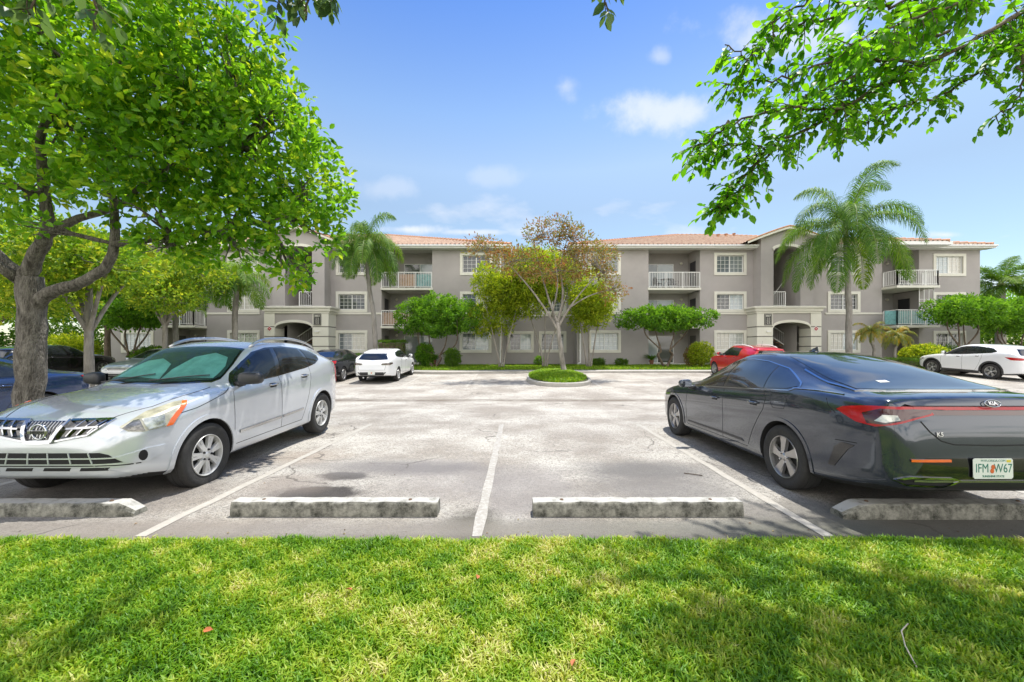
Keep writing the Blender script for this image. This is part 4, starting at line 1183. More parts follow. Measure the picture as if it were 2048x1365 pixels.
    def wheels(s, style='cover', n=7, rim=.72, mat=None, tyre_w=.215, inset=.0, dirt=None):
        rt = s.sp['rt']; tw = s.sp.get('track', .80); mat = mat or m_cover
        rr = rt * rim
        for ax in s.axles:
            for sg in (1, -1):
                yo = sg * tw
                w = bpy.data.objects.new('wheel', None); COL.objects.link(w); w.parent = s.root; w.location = (ax, yo, rt); w.empty_display_size = .1
                S = sg
                t = MB(); hw = tyre_w / 2
                prof = [(-hw * .9, rr * .99), (-hw, rt * .88), (-hw * .93, rt * .965), (-hw * .78, rt * .995), (-hw * .4, rt), (-hw * .36, rt * .985), (-hw * .30, rt * .985), (-hw * .26, rt), (hw * .26, rt), (hw * .30, rt * .985), (hw * .36, rt * .985), (hw * .4, rt), (hw * .78, rt * .995), (hw * .93, rt * .965), (hw, rt * .90), (hw * 1.02, rt * .86), (hw * .98, rt * .80), (hw * .88, rr * 1.0)]
                t.lathe([(a * S, r) for a, r in prof], 'y', n=56); t.build('tyre', m_tyre, w, smooth=True).data.set_sharp_from_angle(angle=R(40))
                f = hw * .80
                rm = MB()
                rm.lathe([(S * hw * .88, rr * 1.0), (S * hw * .95, rr * .985), (S * hw * .92, rr * .955), (S * hw * .55, rr * .92), (-S * hw * .7, rr * .9)], 'y', n=48)
                rm.lathe([(S * (f + .012), .0), (S * (f + .012), rr * .11), (S * (f + .002), rr * .17), (S * (f - .03), rr * .20)], 'y', n=24)
                def spoke(a0, w0, w1, r0, r1, yy0, yy1, th=.012, off=0):
                    c, sn = math.cos(a0), math.sin(a0)
                    def P(r, wd, y): 
                        u = off * (r1 - r) / r1 if off else 0
                        return (c * r - sn * (wd + u), S * y, sn * r + c * (wd + u))
                    v = [P(r0, -w0, yy0), P(r0, w0, yy0), P(r1, w1, yy1), P(r1, -w1, yy1), P(r0, -w0 * 1.25, yy0 - .03), P(r0, w0 * 1.25, yy0 - .03), P(r1, w1 * 1.2, yy1 - .03), P(r1, -w1 * 1.2, yy1 - .03)]
                    rm.add(v, [(0, 1, 2, 3), (0, 4, 5, 1), (1, 5, 6, 2), (2, 6, 7, 3), (3, 7, 4, 0)])
                if style == 'cover':      # plastic cover: wide wedge spokes with small windows between
                    for k in range(n):
                        a0 = 2 * PI * k / n + .3
                        spoke(a0 - .10, rr * .055, rr * .085, rr * .16, rr * .93, f + .006, f - .004); spoke(a0 + .13, rr * .05, rr * .075, rr * .3, rr * .93, f + .004, f - .004)
                        spoke(a0, rr * .11, rr * .13, rr * .14, rr * .45, f + .002, f)
                        spoke(a0, rr * .16, rr * .19, rr * .82, rr * .93, f - .004, f - .004)
                elif style == 'twin':     # five double spokes
                    for k in range(n):
                        a0 = 2 * PI * k / n + .2
                        spoke(a0 - .17, rr * .05, rr * .07, rr * .13, rr * .94, f + .002, f - .004); spoke(a0 + .17, rr * .05, rr * .07, rr * .13, rr * .94, f + .002, f - .004)
                else:                     # five broad spokes
                    for k in range(n):
                        a0 = 2 * PI * k / n + .35
                        spoke(a0, rr * .10, rr * .20, rr * .12, rr * .94, f + .004, f - .006, off=rr * .10)
                        spoke(a0 + .26, rr * .03, rr * .05, rr * .3, rr * .94, f - .006, f - .01, off=rr * .10)
                rm.build('rim', mat, w)
                bk = MB(); bk.lathe([(S * (f - .06), rr * .93), (S * (f - .06), rr * .68)], 'y', n=32); bk.lathe([(S * (f - .055), rr * .68), (S * (f - .055), .02)], 'y', n=32); bk.build('brake_disc', m_disc if style != 'cover' else m_arch, w)
                nt = MB()
                for k in range(5):
                    a0 = 2 * PI * k / 5; nt.lathe([(S * (f + .0), .013), (S * (f + .016), .011), (S * (f + .017), 0)], 'y', (math.cos(a0) * rr * .26, 0, math.sin(a0) * rr * .26), 8)
                nt.build('wheel_nut', m_arch if style == 'cover' else m_chrome, w)
    def archlip(s, mat, w=.045, off=.010, ang=(-8, 188)):
        rt = s.sp['rt']; ra = rt + s.sp.get('gap', .055)
        for ax in s.axles:
            for sg in (1, -1):
                pts = []
                for k in range(40):
                    t = R(ang[0] + (ang[1] - ang[0]) * k / 39); pts.append((s.xi(ax + s.o + (ra + w / 2) * math.cos(t)), sg * .9, rt + (ra + w / 2) * math.sin(t)))
                s.ribbon(pts, (0, -sg, 0), w, 'wheel_arch_trim', mat, off)
    def box_at(s, x, y, z, d, size, name, mat, bevel=.01, offn=0, parent=None, tilt=None):
        """small bevelled box sitting on the surface; size=(along x, height, proud)"""
        p, n = s.at(x, y, z, d)
        mb = MB(); sx, sz, sy = size
        up = Vector((0, 0, 1)); r = up.cross(n).normalized(); u = n.cross(r).normalized()
        m = Matrix((r, u, n)).transposed()
        v = [(a, b, c) for a in (-sx / 2, sx / 2) for b in (-sz / 2, sz / 2) for c in (-.01, sy)]
        v = [tuple(m @ Vector(q) + p + n * offn) for q in v]
        mb.add(v, [(0, 1, 3, 2), (4, 6, 7, 5), (0, 4, 5, 1), (2, 3, 7, 6), (0, 2, 6, 4), (1, 5, 7, 3)])
        return mb.build(name, mat, parent or s.root, bevel=bevel)
    def handle(s, x, z, sg, mat, w=.19):
        o = s.patch([(x - w * .36, sg * .9, z + .025), (x + w * .36, sg * .9, z + .025), (x + w * .42, sg * .9, z), (x + w * .36, sg * .9, z - .032), (x - w * .36, sg * .9, z - .032), (x - w * .42, sg * .9, z)], (0, -sg, 0), 'door_handle', m_seam, off=.002, sp=.03)
        mb = MB(); pts = []; 
        for k in range(9):
            t = k / 8; xx = x - w / 2 + w * t; p, n = s.at(xx, sg * .9, z, (0, -sg, 0)); pts.append(p + n * (.004 + .03 * math.sin(PI * t) ** .5))
        mb.tube(pts, [.008] + [.013] * 7 + [.008], 8); mb.build('grip', mat, o, smooth=True)
    def mirror(s, x, z, sg, mat, glass=None, size=(.13, .155, .235)):
        """wing mirror: rounded shell on a stalk"""
        p, n = s.at(x, sg * .9, z, (0, -sg, 0)); 
        bm = bmesh.new(); bmesh.ops.create_cube(bm, size=1)
        bmesh.ops.subdivide_edges(bm, edges=bm.edges, cuts=3, use_grid_fill=True)
        c = Vector((p.x + .00, p.y + sg * (.05 + size[2] / 2), z + .065))
        for v in bm.verts:
            q = v.co * 2; m_ = max(abs(q.x), abs(q.y), abs(q.z)); L2 = (abs(q.x) ** 4 + abs(q.y) ** 4 + abs(q.z) ** 4) ** .25
            q = q * (m_ / L2) if L2 else q
            front = (1 - q.x) / 2
            k = 1 - .30 * front * (.5 + .5 * (q.y * sg))
            v.co = (c.x + q.x * size[0] / 2 + .03 * q.y * sg, c.y + q.y * size[2] / 2, c.z + q.z * size[1] / 2 * k)
        me = bpy.data.meshes.new('mirror'); bm.to_mesh(me); bm.free(); me.materials.append(mat); me.polygons.foreach_set('use_smooth', [True] * len(me.polygons))
        o = bpy.data.objects.new('wing_mirror', me); COL.objects.link(o); o.parent = s.root
        mb = MB(); mb.tube([p - n * .02 + Vector((.0, 0, 0)), Vector((c.x, c.y - sg * size[2] * .3, c.z - size[1] * .38))], [.045, .03], 8); mb.build('mirror_stalk', m_blackp, o, smooth=True)
        g = MB(); x0 = c.x + size[0] / 2 + .001; g.add([(x0 + .003, c.y - size[2] * .38, c.z - size[1] * .34), (x0 + .006, c.y + size[2] * .38, c.z - size[1] * .34), (x0 + .006, c.y + size[2] * .38, c.z + size[1] * .34), (x0 + .003, c.y - size[2] * .38, c.z + size[1] * .34)], [(0, 1, 2, 3)]); g.build('mirror_glass', m_chrome, o)
    def flank(s, glasses, seams, glassmat=None, frame=None, framemat=None, hz=(), hmat=None, mir_=None, mirmat=None, fine=.03):
        """side glazing, door gaps, handles and mirrors on both sides"""
        for sg in (1, -1):
            if frame: s.side(frame, sg, 'window_surround', framemat or m_gloss, off=.003, sp=fine)
            for g in glasses: s.side(g, sg, 'side_window', glassmat or m_carglass, off=.0065, sp=fine)
            for q in seams: s.ribbon([(x, sg * .9, z) for x, z in q], (0, -sg, 0), .007, 'door_gap', m_seam, off=.0012)
            for x, z in hz: s.handle(x, z, sg, hmat or s.mat)
            if mir_: s.mirror(mir_[0], mir_[1], sg, mirmat or s.mat, size=mir_[2] if len(mir_) > 2 else (.13, .155, .235))
    def plate(s, y, z, sg, text=None, w=.305, h=.155, lean=None):
        """licence plate on the rear (sg=+1) or front; returns its base object"""
        p, n = s.at(s.xi(s.L / 2 + sg * 3), y, z, (-sg, 0, 0))
        o = Vector((p.x + sg * .012, y, z)); right = Vector((0, sg, 0)); up = Vector((lean or 0, 0, 1)).normalized() if lean else Vector((0, 0, 1)); nn = right.cross(up)
        def fl(poly, off, name, mat, par):
            m = MB(); n0 = len(poly); v = [o + right * a + up * b + nn * off for a, b in poly] + [o + right * a + up * b + nn * (off - .004) for a, b in poly]
            m.add(v, [tuple(range(n0)), tuple(range(2 * n0 - 1, n0 - 1, -1))] + [(i, (i + 1) % n0, (i + 1) % n0 + n0, i + n0) for i in range(n0)]); return m.build(name, mat, par)
        c = .012; W, H = w / 2, h / 2
        base = fl([(-W + c, -H), (W - c, -H), (W, -H + c), (W, H - c), (W - c, H), (-W + c, H), (-W, H - c), (-W, -H + c)], .006, 'licence_plate', m_plate, s.root)
        return base, o, right, up, nn, fl

def pose(xc, yc, facing):
    """ground height and pitch for a car centred at yc; facing +1 nose away from the camera"""
    a = (zg(yc + 1.35) - zg(yc - 1.35)) / 2.7
    return (xc, yc, (zg(yc + 1.35) + zg(yc - 1.35)) / 2), math.atan(a) * facing

# ---------------------------------------------------------------- silver crossover, nose to the camera
p_silver = paint('silver_paint', (.57, .60, .645), .38, .24)
SUV = dict(L=4.655, fo=.90, wb=2.66, rt=.352, track=.795, gap=.05, bw=.945,
  bot=[(0, .45), (.02, .39), (.08, .345), (.2, .31), (.45, .26), (1.2, .21), (3.4, .21), (4.2, .25), (4.55, .32), (4.63, .38), (4.655, .46)],
  hw=[(0, .50), (.015, .60), (.05, .68), (.12, .755), (.25, .82), (.5, .875), (.9, .905), (1.5, .895), (2.5, .895), (3.4, .905), (3.9, .90), (4.25, .86), (4.45, .80), (4.58, .72), (4.655, .55)],
  belt=[(0, .60), (.03, .70), (.08, .78), (.2, .84), (.5, .93), (.9, 1.0), (1.3, 1.03), (1.9, 1.075), (2.6, 1.13), (3.3, 1.20), (3.9, 1.25), (4.3, 1.22), (4.5, 1.10), (4.6, .95), (4.655, .62)],
  top=[(0, .66), (.03, .78), (.08, .85), (.16, .895), (.4, .965), (.8, 1.04), (1.2, 1.105), (1.42, 1.21), (1.7, 1.38), (1.95, 1.515), (2.15, 1.575), (2.5, 1.62), (3.0, 1.62), (3.6, 1.585), (4.05, 1.53), (4.20, 1.48), (4.40, 1.26), (4.55, 1.02), (4.62, .85), (4.655, .66)],
  edge=[(0, .62), (.03, .74), (.08, .81), (.16, .855), (.4, .93), (.8, 1.01), (1.2, 1.06), (1.42, 1.12), (1.7, 1.27), (2.0, 1.44), (2.25, 1.51), (2.6, 1.555), (3.0, 1.555), (3.6, 1.50), (4.05, 1.40), (4.20, 1.34), (4.40, 1.18), (4.55, .99), (4.62, .84), (4.655, .65)],
  ew=[(0, .40), (.05, .56), (.16, .64), (.5, .72), (1.2, .74), (1.6, .71), (2.1, .655), (2.6, .655), (3.5, .64), (4.1, .61), (4.3, .61), (4.5, .64), (4.655, .45)])
XA, XB = [0, .9, 3.6, 4.655], [0, .83, 3.53, 4.50]
SUV0 = SUV
SUV = dict(SUV0); SUV['L'] = 4.50; SUV['fo'] = .83
for k_ in ('bot', 'belt', 'top', 'edge', 'hw', 'ew'): SUV[k_] = [(float(np.interp(a_, XA, XB)), b_) for a_, b_ in SUV0[k_]]
SUV['xm'] = lambda v: float(np.interp(v, XA, XB)) if 0 <= v <= 4.655 else v - (.155 if v > 0 else 0)
SUV['xi'] = lambda v: float(np.interp(v, XB, XA)) if 0 <= v <= 4.50 else v
SUV['hw'] = [(a_, b_ - (.035 * max(0, (a_ - 3.9) / .6))) for a_, b_ in SUV['hw']]
loc, pit = pose(-4.27, 3.62 + 4.50 / 2, -1)
car = Car('silver_crossover', 'silver crossover SUV parked nose to the lawn with a green-tinted windscreen and roof rails', 'car', SUV, loc, R(90), -pit, p_silver, sub=7, nst=96)
c = car
c.wheels('cover', 7, rim=.64, mat=m_cover)
gl1 = [(1.44, 1.075), (2.28, 1.125), (2.42, 1.505), (2.15, 1.47), (1.87, 1.35), (1.6, 1.20)]
gl2 = [(2.39, 1.135), (3.16, 1.21), (3.14, 1.485), (2.8, 1.515), (2.52, 1.512)]
gl3 = [(3.25, 1.225), (3.42, 1.26), (3.57, 1.325), (3.60, 1.375), (3.50, 1.43), (3.22, 1.478)]
fr = [(1.38, 1.055), (2.3, 1.108), (3.1, 1.182), (3.42, 1.235), (3.60, 1.30), (3.645, 1.37), (3.53, 1.45), (3.15, 1.51), (2.75, 1.54), (2.35, 1.525), (2.05, 1.465), (1.8, 1.345), (1.55, 1.21)]
seams = [[(1.33, .40), (1.33, .9), (1.36, 1.05)], [(2.33, .36), (2.335, .8), (2.325, 1.12)], [(2.325, 1.12), (2.46, 1.52)], [(3.18, 1.20), (3.17, 1.0), (3.12, .80), (3.06, .66)], [(3.06, .66), (2.98, .50), (2.90, .36)], [(1.33, .36), (2.9, .36)],
         [(.42, .86), (.75, .90), (1.2, 1.0), (1.33, 1.05)]]
c.flank([gl1, gl2, gl3], seams, glassmat=m_carglass, frame=fr, hz=[(2.14, 1.0), (2.98, 1.06)], hmat=m_chrome, mir_=(1.50, 1.085, (.15, .165, .25)), mirmat=m_blackp)
for sg in (1, -1):
    c.ribbon([(1.42, sg * .9, .50), (2.3, sg * .9, .515), (2.31, sg * .9, .515)], (0, -sg, 0), .035, 'door_moulding', m_chrome, .012)
    c.ribbon([(2.36, sg * .9, .518), (2.93, sg * .9, .535)], (0, -sg, 0), .032, 'door_moulding', m_chrome, .012)
c.archlip(p_silver, .05, .012)
# bonnet gap, windscreen, wipers
for sg in (1, -1): c.ribbon([(.17, sg * .50, .9), (.45, sg * .655, .95), (.9, sg * .70, 1.0), (1.2, sg * .70, 1.1)], (0, 0, -1), .008, 'bonnet_gap', m_seam)
ws_o = [(1.19, 0, 1), (1.215, .35, 1), (1.30, .64, 1), (1.40, .672, 1), (1.70, .63, 1), (2.04, .555, 1), (2.04, 0, 1), (2.04, -.555, 1), (1.70, -.63, 1), (1.40, -.672, 1), (1.30, -.64, 1), (1.215, -.35, 1)]
c.patch(ws_o, (0, 0, -1), 'windscreen_surround', m_gloss, off=.003, sp=.03)
ws_i = [(1.25, 0, 1), (1.27, .35, 1), (1.34, .61, 1), (1.44, .645, 1), (1.70, .605, 1), (1.99, .535, 1), (2.0, 0, 1), (1.99, -.535, 1), (1.70, -.605, 1), (1.44, -.645, 1), (1.34, -.61, 1), (1.27, -.35, 1)]
c.patch(ws_i, (0, 0, -1), 'cabin', m_shaded, off=.006, sp=.035)
sh = c.patch([(1.30, -.02, 1), (1.38, -.60, 1), (1.62, -.58, 1), (1.78, -.50, 1), (1.84, -.3, 1), (1.74, -.10, 1), (1.5, .0, 1)], (0, 0, -1), 'sunshade', m_shade, off=.009, sp=.04)
sh = c.patch([(1.31, .00, 1), (1.40, .60, 1), (1.58, .58, 1), (1.70, .48, 1), (1.72, .3, 1), (1.60, .10, 1)], (0, 0, -1), 'sunshade', m_shade, off=.009, sp=.04)
c.patch(ws_i, (0, 0, -1), 'windscreen', m_tealglass, off=.014, sp=.035)
for y0, y1 in ((.05, -.55), (.62, .10)):
    pts = []
    for k in range(8):
        t = k / 7; p, n = c.at(1.24 + .16 * t * (1 if y0 < .3 else .9), y0 + (y1 - y0) * t, 1, (0, 0, -1)); pts.append(p + n * .03)
    MB().tube(pts, .008, 6).build('wiper', m_blackp, c.root)
# roof rails
for sg in (1, -1):
    pts = []; 
    for k in range(22):
        t = k / 21; x = 2.12 + 1.85 * t; p, n = c.at(x, sg * (.565 - .01 * t), 1.5, (0, 0, -1)); pts.append(p + Vector((0, 0, .008 + .062 * math.sin(PI * min(1, max(0, t))) ** .45)))
    rl = MB().tube(pts, [.016] + [.021] * 20 + [.016], 8).build('roof_rail', m_alloy, c.root, smooth=True)
# rear glass, lamps at the back
c.patch([(4.9, -.55, 1.42), (4.9, .55, 1.42), (4.9, .60, 1.10), (4.9, -.60, 1.10)], (-1, 0, 0), 'rear_window', m_carglass, off=.006)
for sg in (1, -1):
    c.patch([(4.35, sg * .85, 1.16), (4.30, sg * .85, .98), (4.42, sg * .8, .84), (4.56, sg * .72, .84), (4.5, sg * .70, 1.10)], (-.7, -sg * .7, 0), 'tail_lamp', m_redl, off=.012, sp=.04)
# grille and bumper openings (y, z on the nose)
fd = (1, 0, 0)
def nose(pts): return [(0, y, z) for y, z in pts]
c.patch(nose([(-.545, .872), (.545, .872), (.43, .76), (.20, .715), (-.20, .715), (-.43, .76)]), fd, 'grille', m_gloss, off=.002, sp=.035)
for sg in (1, -1):
    for i in range(3):
        y = .24 + .09 * i
        c.ribbon(nose([(sg * y, .745 + .012 * i), (sg * (y + .085), .866)]), fd, .011, 'grille_bar', m_chrome, .020)
    c.ribbon(nose([(sg * .22, .805), (sg * .49, .815)]), fd, .014, 'grille_bar', m_chrome, .024)
    c.ribbon(nose([(sg * .19, .872), (sg * .55, .875), (sg * .53, .845), (sg * .42, .755), (sg * .15, .705)]), fd, .014, 'grille_rim', m_chrome, .018)
    c.ribbon(nose([(sg * .195, .868), (sg * .115, .70)]), fd, .032, 'grille_rim', m_chrome, .030)
    c.ribbon(nose([(sg * .12, .698), (0, .69)]), fd, .028, 'grille_rim', m_chrome, .030)
for i in range(11):
    y = -.15 + .03 * i; c.ribbon(nose([(y, .725 if abs(y) < .12 else .78), (y, .862)]), fd, .008, 'grille_slat', m_alloy, .010)
p, n = c.at(0, 0, .79, fd)
mb = MB(); R_ = .066
mb.tube([(p.x - .030, R_ * math.cos(t), .79 + R_ * math.sin(t)) for t in [2 * PI * k / 32 for k in range(33)]], .0105, 8)
em = mb.build('emblem', m_chrome, c.root, smooth=True)
MB().box(p.x - .046, p.x - .024, -.092, .092, .774, .806).build('emblem_bar', m_chrome, em, bevel=.003)
mb = MB(); placetext(mb, 'NISSAN', .036, (p.x - .0475, 0, .79), (0, -1, 0), (0, 0, 1), bold=.0008, depth=.001); mb.build('lettering', m_blackp, em)
c.patch(nose([(-.54, .60), (.54, .60), (.61, .58), (.70, .50), (-.70, .50), (-.61, .58)]), fd, 'lower_grille', m_arch, off=.002, sp=.035)
c.ribbon(nose([(-.66, .55), (.66, .55)]), fd, .012, 'grille_bar', p_silver, .010)
for y in (-.46, -.28, -.09, .09, .28, .46): c.ribbon(nose([(y * .97, .60), (y * 1.05, .503)]), fd, .010, 'grille_bar', p_silver, .009)
for y in (-.50, -.17, .17, .50): c.patch(nose([(y - .12, .465), (y + .12, .465), (y + .14, .435), (y - .10, .435)]), fd, 'bumper_slot', m_arch, off=.002, sp=.03)
c.ribbon(nose([(-.78, .47), (-.6, .482), (.6, .482), (.78, .47)]), fd, .010, 'bumper_line', m_seam, .002)
for sg in (1, -1):
    d = (.72, -sg * .70, 0)
    hl = [(.12, sg * .62, .815), (.17, sg * .70, .865), (.30, sg * .72, .92), (.55, sg * .80, .975), (.63, sg * .84, .985), (.60, sg * .86, .945), (.44, sg * .86, .84), (.36, sg * .86, .775), (.2, sg * .78, .755), (.14, sg * .68, .775)]
    h = c.patch(hl, d, 'headlight', m_hazed, off=.010, sp=.035, label='yellowed headlight')
    c.patch([(.13, sg * .64, .80), (.17, sg * .71, .855), (.20, sg * .74, .86), (.21, sg * .78, .765), (.15, sg * .70, .775)], d, 'lamp_reflector', m_lampin, off=.013, sp=.025, parent=h)
    c.patch([(.21, sg * .75, .86), (.40, sg * .81, .885), (.36, sg * .85, .79), (.23, sg * .79, .77)], d, 'lamp_reflector', m_clear, off=.013, sp=.025, parent=h)
    c.patch([(.60, sg * .85, .975), (.65, sg * .86, .978), (.63, sg * .86, .945), (.48, sg * .875, .835), (.42, sg * .875, .775), (.36, sg * .86, .772), (.42, sg * .86, .84), (.54, sg * .86, .935)], d, 'turn_signal', m_amber, off=.015, sp=.03, parent=h)
    # fog lamp hollow
    c.patch([(.1, sg * .60, .555), (.2, sg * .80, .60), (.35, sg * .86, .60), (.32, sg * .86, .53), (.22, sg * .80, .475), (.12, sg * .68, .49)], d, 'fog_lamp_surround', p_silver, off=.012, sp=.03)
    pts = [(.2 + .0 * math.cos(t), sg * (.765 + .045 * math.cos(t)), .54 + .05 * math.sin(t)) for t in [2 * PI * k / 14 for k in range(14)]]
    c.patch(pts, d, 'fog_lamp', m_arch, off=.015, sp=.02)

# ---------------------------------------------------------------- dark grey sedan, tail to the camera
p_grey = paint('dark_blue_grey_paint', (.052, .062, .082), .5, .13)
SED = dict(L=4.905, fo=.92, wb=2.85, rt=.335, track=.815, gap=.042, bw=.95, crease=.006,
  bot=[(0, .36), (.04, .28), (.12, .22), (.5, .18), (1.2, .165), (3.4, .17), (4.2, .22), (4.6, .27), (4.82, .33), (4.88, .37), (4.905, .42)],
  hw=[(0, .50), (.015, .62), (.05, .70), (.12, .77), (.25, .83), (.5, .885), (.9, .925), (1.5, .915), (2.5, .91), (3.3, .925), (3.8, .935), (4.2, .92), (4.5, .88), (4.7, .825), (4.82, .77), (4.88, .70), (4.905, .60)],
  belt=[(0, .50), (.03, .60), (.08, .66), (.2, .72), (.5, .79), (.9, .86), (1.4, .915), (2.0, .95), (2.6, .98), (3.3, 1.02), (3.9, 1.055), (4.4, 1.045), (4.7, 1.0), (4.83, .95), (4.88, .80), (4.905, .56)],
  top=[(0, .56), (.03, .66), (.08, .72), (.16, .76), (.4, .83), (.8, .91), (1.2, .97), (1.42, 1.03), (1.7, 1.15), (2.0, 1.285), (2.3, 1.385), (2.6, 1.455), (2.9, 1.465), (3.2, 1.445), (3.6, 1.365), (4.0, 1.26), (4.3, 1.165), (4.5, 1.115), (4.72, 1.095), (4.80, 1.075), (4.85, 1.0), (4.88, .86), (4.905, .60)],
  edge=[(0, .53), (.03, .62), (.08, .68), (.16, .72), (.4, .80), (.8, .88), (1.2, .935), (1.5, .965), (1.75, 1.06), (2.05, 1.20), (2.35, 1.31), (2.65, 1.375), (2.9, 1.385), (3.2, 1.36), (3.6, 1.275), (4.0, 1.165), (4.3, 1.09), (4.5, 1.065), (4.72, 1.055), (4.80, 1.035), (4.85, .96), (4.88, .83), (4.905, .58)],
  ew=[(0, .40), (.05, .58), (.16, .68), (.5, .76), (1.3, .78), (1.7, .715), (2.2, .63), (2.7, .615), (3.2, .61), (3.6, .63), (4.0, .66), (4.4, .74), (4.75, .72), (4.85, .66), (4.905, .50)])
loc, pit = pose(3.80, 8.03 - 4.905 / 2, 1)
c = Car('grey_sedan', 'dark blue-grey fastback sedan parked tail to the lawn with a full-width red tail lamp', 'car', SED, loc, R(-90), pit, p_grey, sub=7, nst=100)
sedan = c
c.wheels('broad', 5, rim=.66, mat=M('grey_alloy', (.42, .41, .40), .3, .8, var=.05))
g1 = [(1.62, .945), (2.48, .985), (2.44, 1.325), (2.30, 1.285), (2.05, 1.175), (1.8, 1.05)]
g2 = [(2.56, .99), (3.40, 1.035), (3.32, 1.285), (3.0, 1.335), (2.55, 1.34)]
g3 = [(3.47, 1.042), (3.80, 1.062), (3.90, 1.09), (3.72, 1.165), (3.39, 1.272)]
fr = [(1.54, .925), (2.5, .968), (3.4, 1.018), (3.85, 1.045), (3.95, 1.085), (3.88, 1.125), (3.5, 1.262), (3.1, 1.338), (2.8, 1.36), (2.5, 1.352), (2.25, 1.29), (2.0, 1.175), (1.75, 1.05)]
seams = [[(1.42, .30), (1.40, .6), (1.46, .90)], [(2.52, .29), (2.55, .6), (2.53, .98)], [(3.43, 1.02), (3.50, .92), (3.46, .80), (3.36, .68)], [(3.36, .68), (3.24, .52), (3.14, .33)], [(1.44, .29), (3.12, .30)],
         [(4.33, 1.02), (4.36, .96), (4.44, .90)]]
c.flank([g1, g2, g3], seams, glassmat=m_carglass2, frame=fr, hz=[(2.33, .815), (3.27, .855)], hmat=p_grey, mir_=(1.66, .90, (.12, .135, .21)), mirmat=p_grey)
for sg in (1, -1):
    c.ribbon([(x, sg * .9, z) for x, z in [fr[i] for i in range(len(fr))]], (0, -sg, 0), .009, 'window_chrome', m_chrome, .008, closed=True)
    c.ribbon([(3.88, sg * .9, 1.118), (4.08, sg * .85, 1.075), (4.3, sg * .8, 1.045), (4.42, sg * .78, 1.04)], (0, -sg * .5, -.87), .014, 'window_chrome', m_chrome, .009)
    # fuel flap outline, character lines, rear bumper vent
    if sg < 0: c.ribbon([(3.60, -.9, .99), (3.80, -.9, 1.0), (3.86, -.9, .95), (3.82, -.9, .85), (3.64, -.9, .84), (3.58, -.9, .92)], (0, 1, 0), .005, 'fuel_flap_gap', m_seam, closed=True)
    c.side([(4.36, .42), (4.42, .42), (4.55, .60), (4.60, .64), (4.50, .65), (4.43, .60)], sg, 'bumper_vent', m_gloss, off=.006, sp=.03)
    c.ribbon([(4.44, sg * .9, .66), (4.62, sg * .85, .665)], (-.3, -sg, 0), .006, 'bumper_crease', m_seam, .002)
    c.side([(1.45, .335), (3.05, .345), (3.0, .375), (1.47, .36)], sg, 'sill_trim', m_blackp, off=.006, sp=.06)
c.archlip(p_grey, .035, .008)
# windscreen and rear window
c.patch([(1.36, 0, 1), (1.42, .45, 1), (1.55, .70, 1), (1.8, .66, 1), (2.28, .56, 1), (2.30, 0, 1), (2.28, -.56, 1), (1.8, -.66, 1), (1.55, -.70, 1), (1.42, -.45, 1)], (0, 0, -1), 'windscreen', m_carglass, off=.006, sp=.07)
rw = [(3.18, 0, 1), (3.20, .42, 1), (3.30, .50, 1), (3.7, .575, 1), (4.1, .63, 1), (4.40, .655, 1), (4.47, .5, 1), (4.52, .2, 1), (4.53, 0, 1)]
rw = rw + [(x, -y, z) for x, y, z in reversed(rw[1:-1])]
rwo = [(3.14, 0, 1), (3.16, .45, 1), (3.27, .545, 1), (3.7, .61, 1), (4.1, .665, 1), (4.42, .69, 1), (4.51, .5, 1), (4.56, .2, 1), (4.57, 0, 1)]
rwo = rwo + [(x, -y, z) for x, y, z in reversed(rwo[1:-1])]
c.patch(rwo, (0, 0, -1), 'rear_window_surround', m_gloss, off=.003, sp=.06)
c.patch(rw, (0, 0, -1), 'rear_window', m_carglass2, off=.007, sp=.05)
c.ribbon([(x, y, z) for x, y, z in rwo[5:14]], (0, 0, -1), .014, 'window_chrome', m_chrome, .010)
c.patch([(4.26, -.36, 1), (4.26, -.27, 1), (4.31, -.27, 1), (4.31, -.36, 1)], (0, 0, -1), 'sticker', m_white, off=.010, sp=.03)
c.ribbon([(2.55, -.53, 1), (3.1, -.525, 1)], (0, 0, -1), .012, 'roof_gap', m_seam, .002)
# shark fin
p, n = c.at(3.02, 0, 1.4, (0, 0, -1))
v = []
for k, (dx, hh, w) in enumerate([(-.10, 0, .012), (-.02, .035, .016), (.06, .062, .010), (.075, .0, .022)]): v += [(p.x + dx, -w, p.z + hh * .3 - .01), (p.x + dx, w, p.z + hh * .3 - .01), (p.x + dx, w * .25, p.z + hh), (p.x + dx, -w * .25, p.z + hh)]
MB().add(v, [(0, 3, 2, 1), (12, 13, 14, 15)] + [(4 * i + a, 4 * i + b, 4 * i + 4 + b, 4 * i + 4 + a) for i in range(3) for a, b in ((0, 1), (1, 2), (2, 3), (3, 0))]).build('aerial_fin', p_grey, c.root, smooth=False)
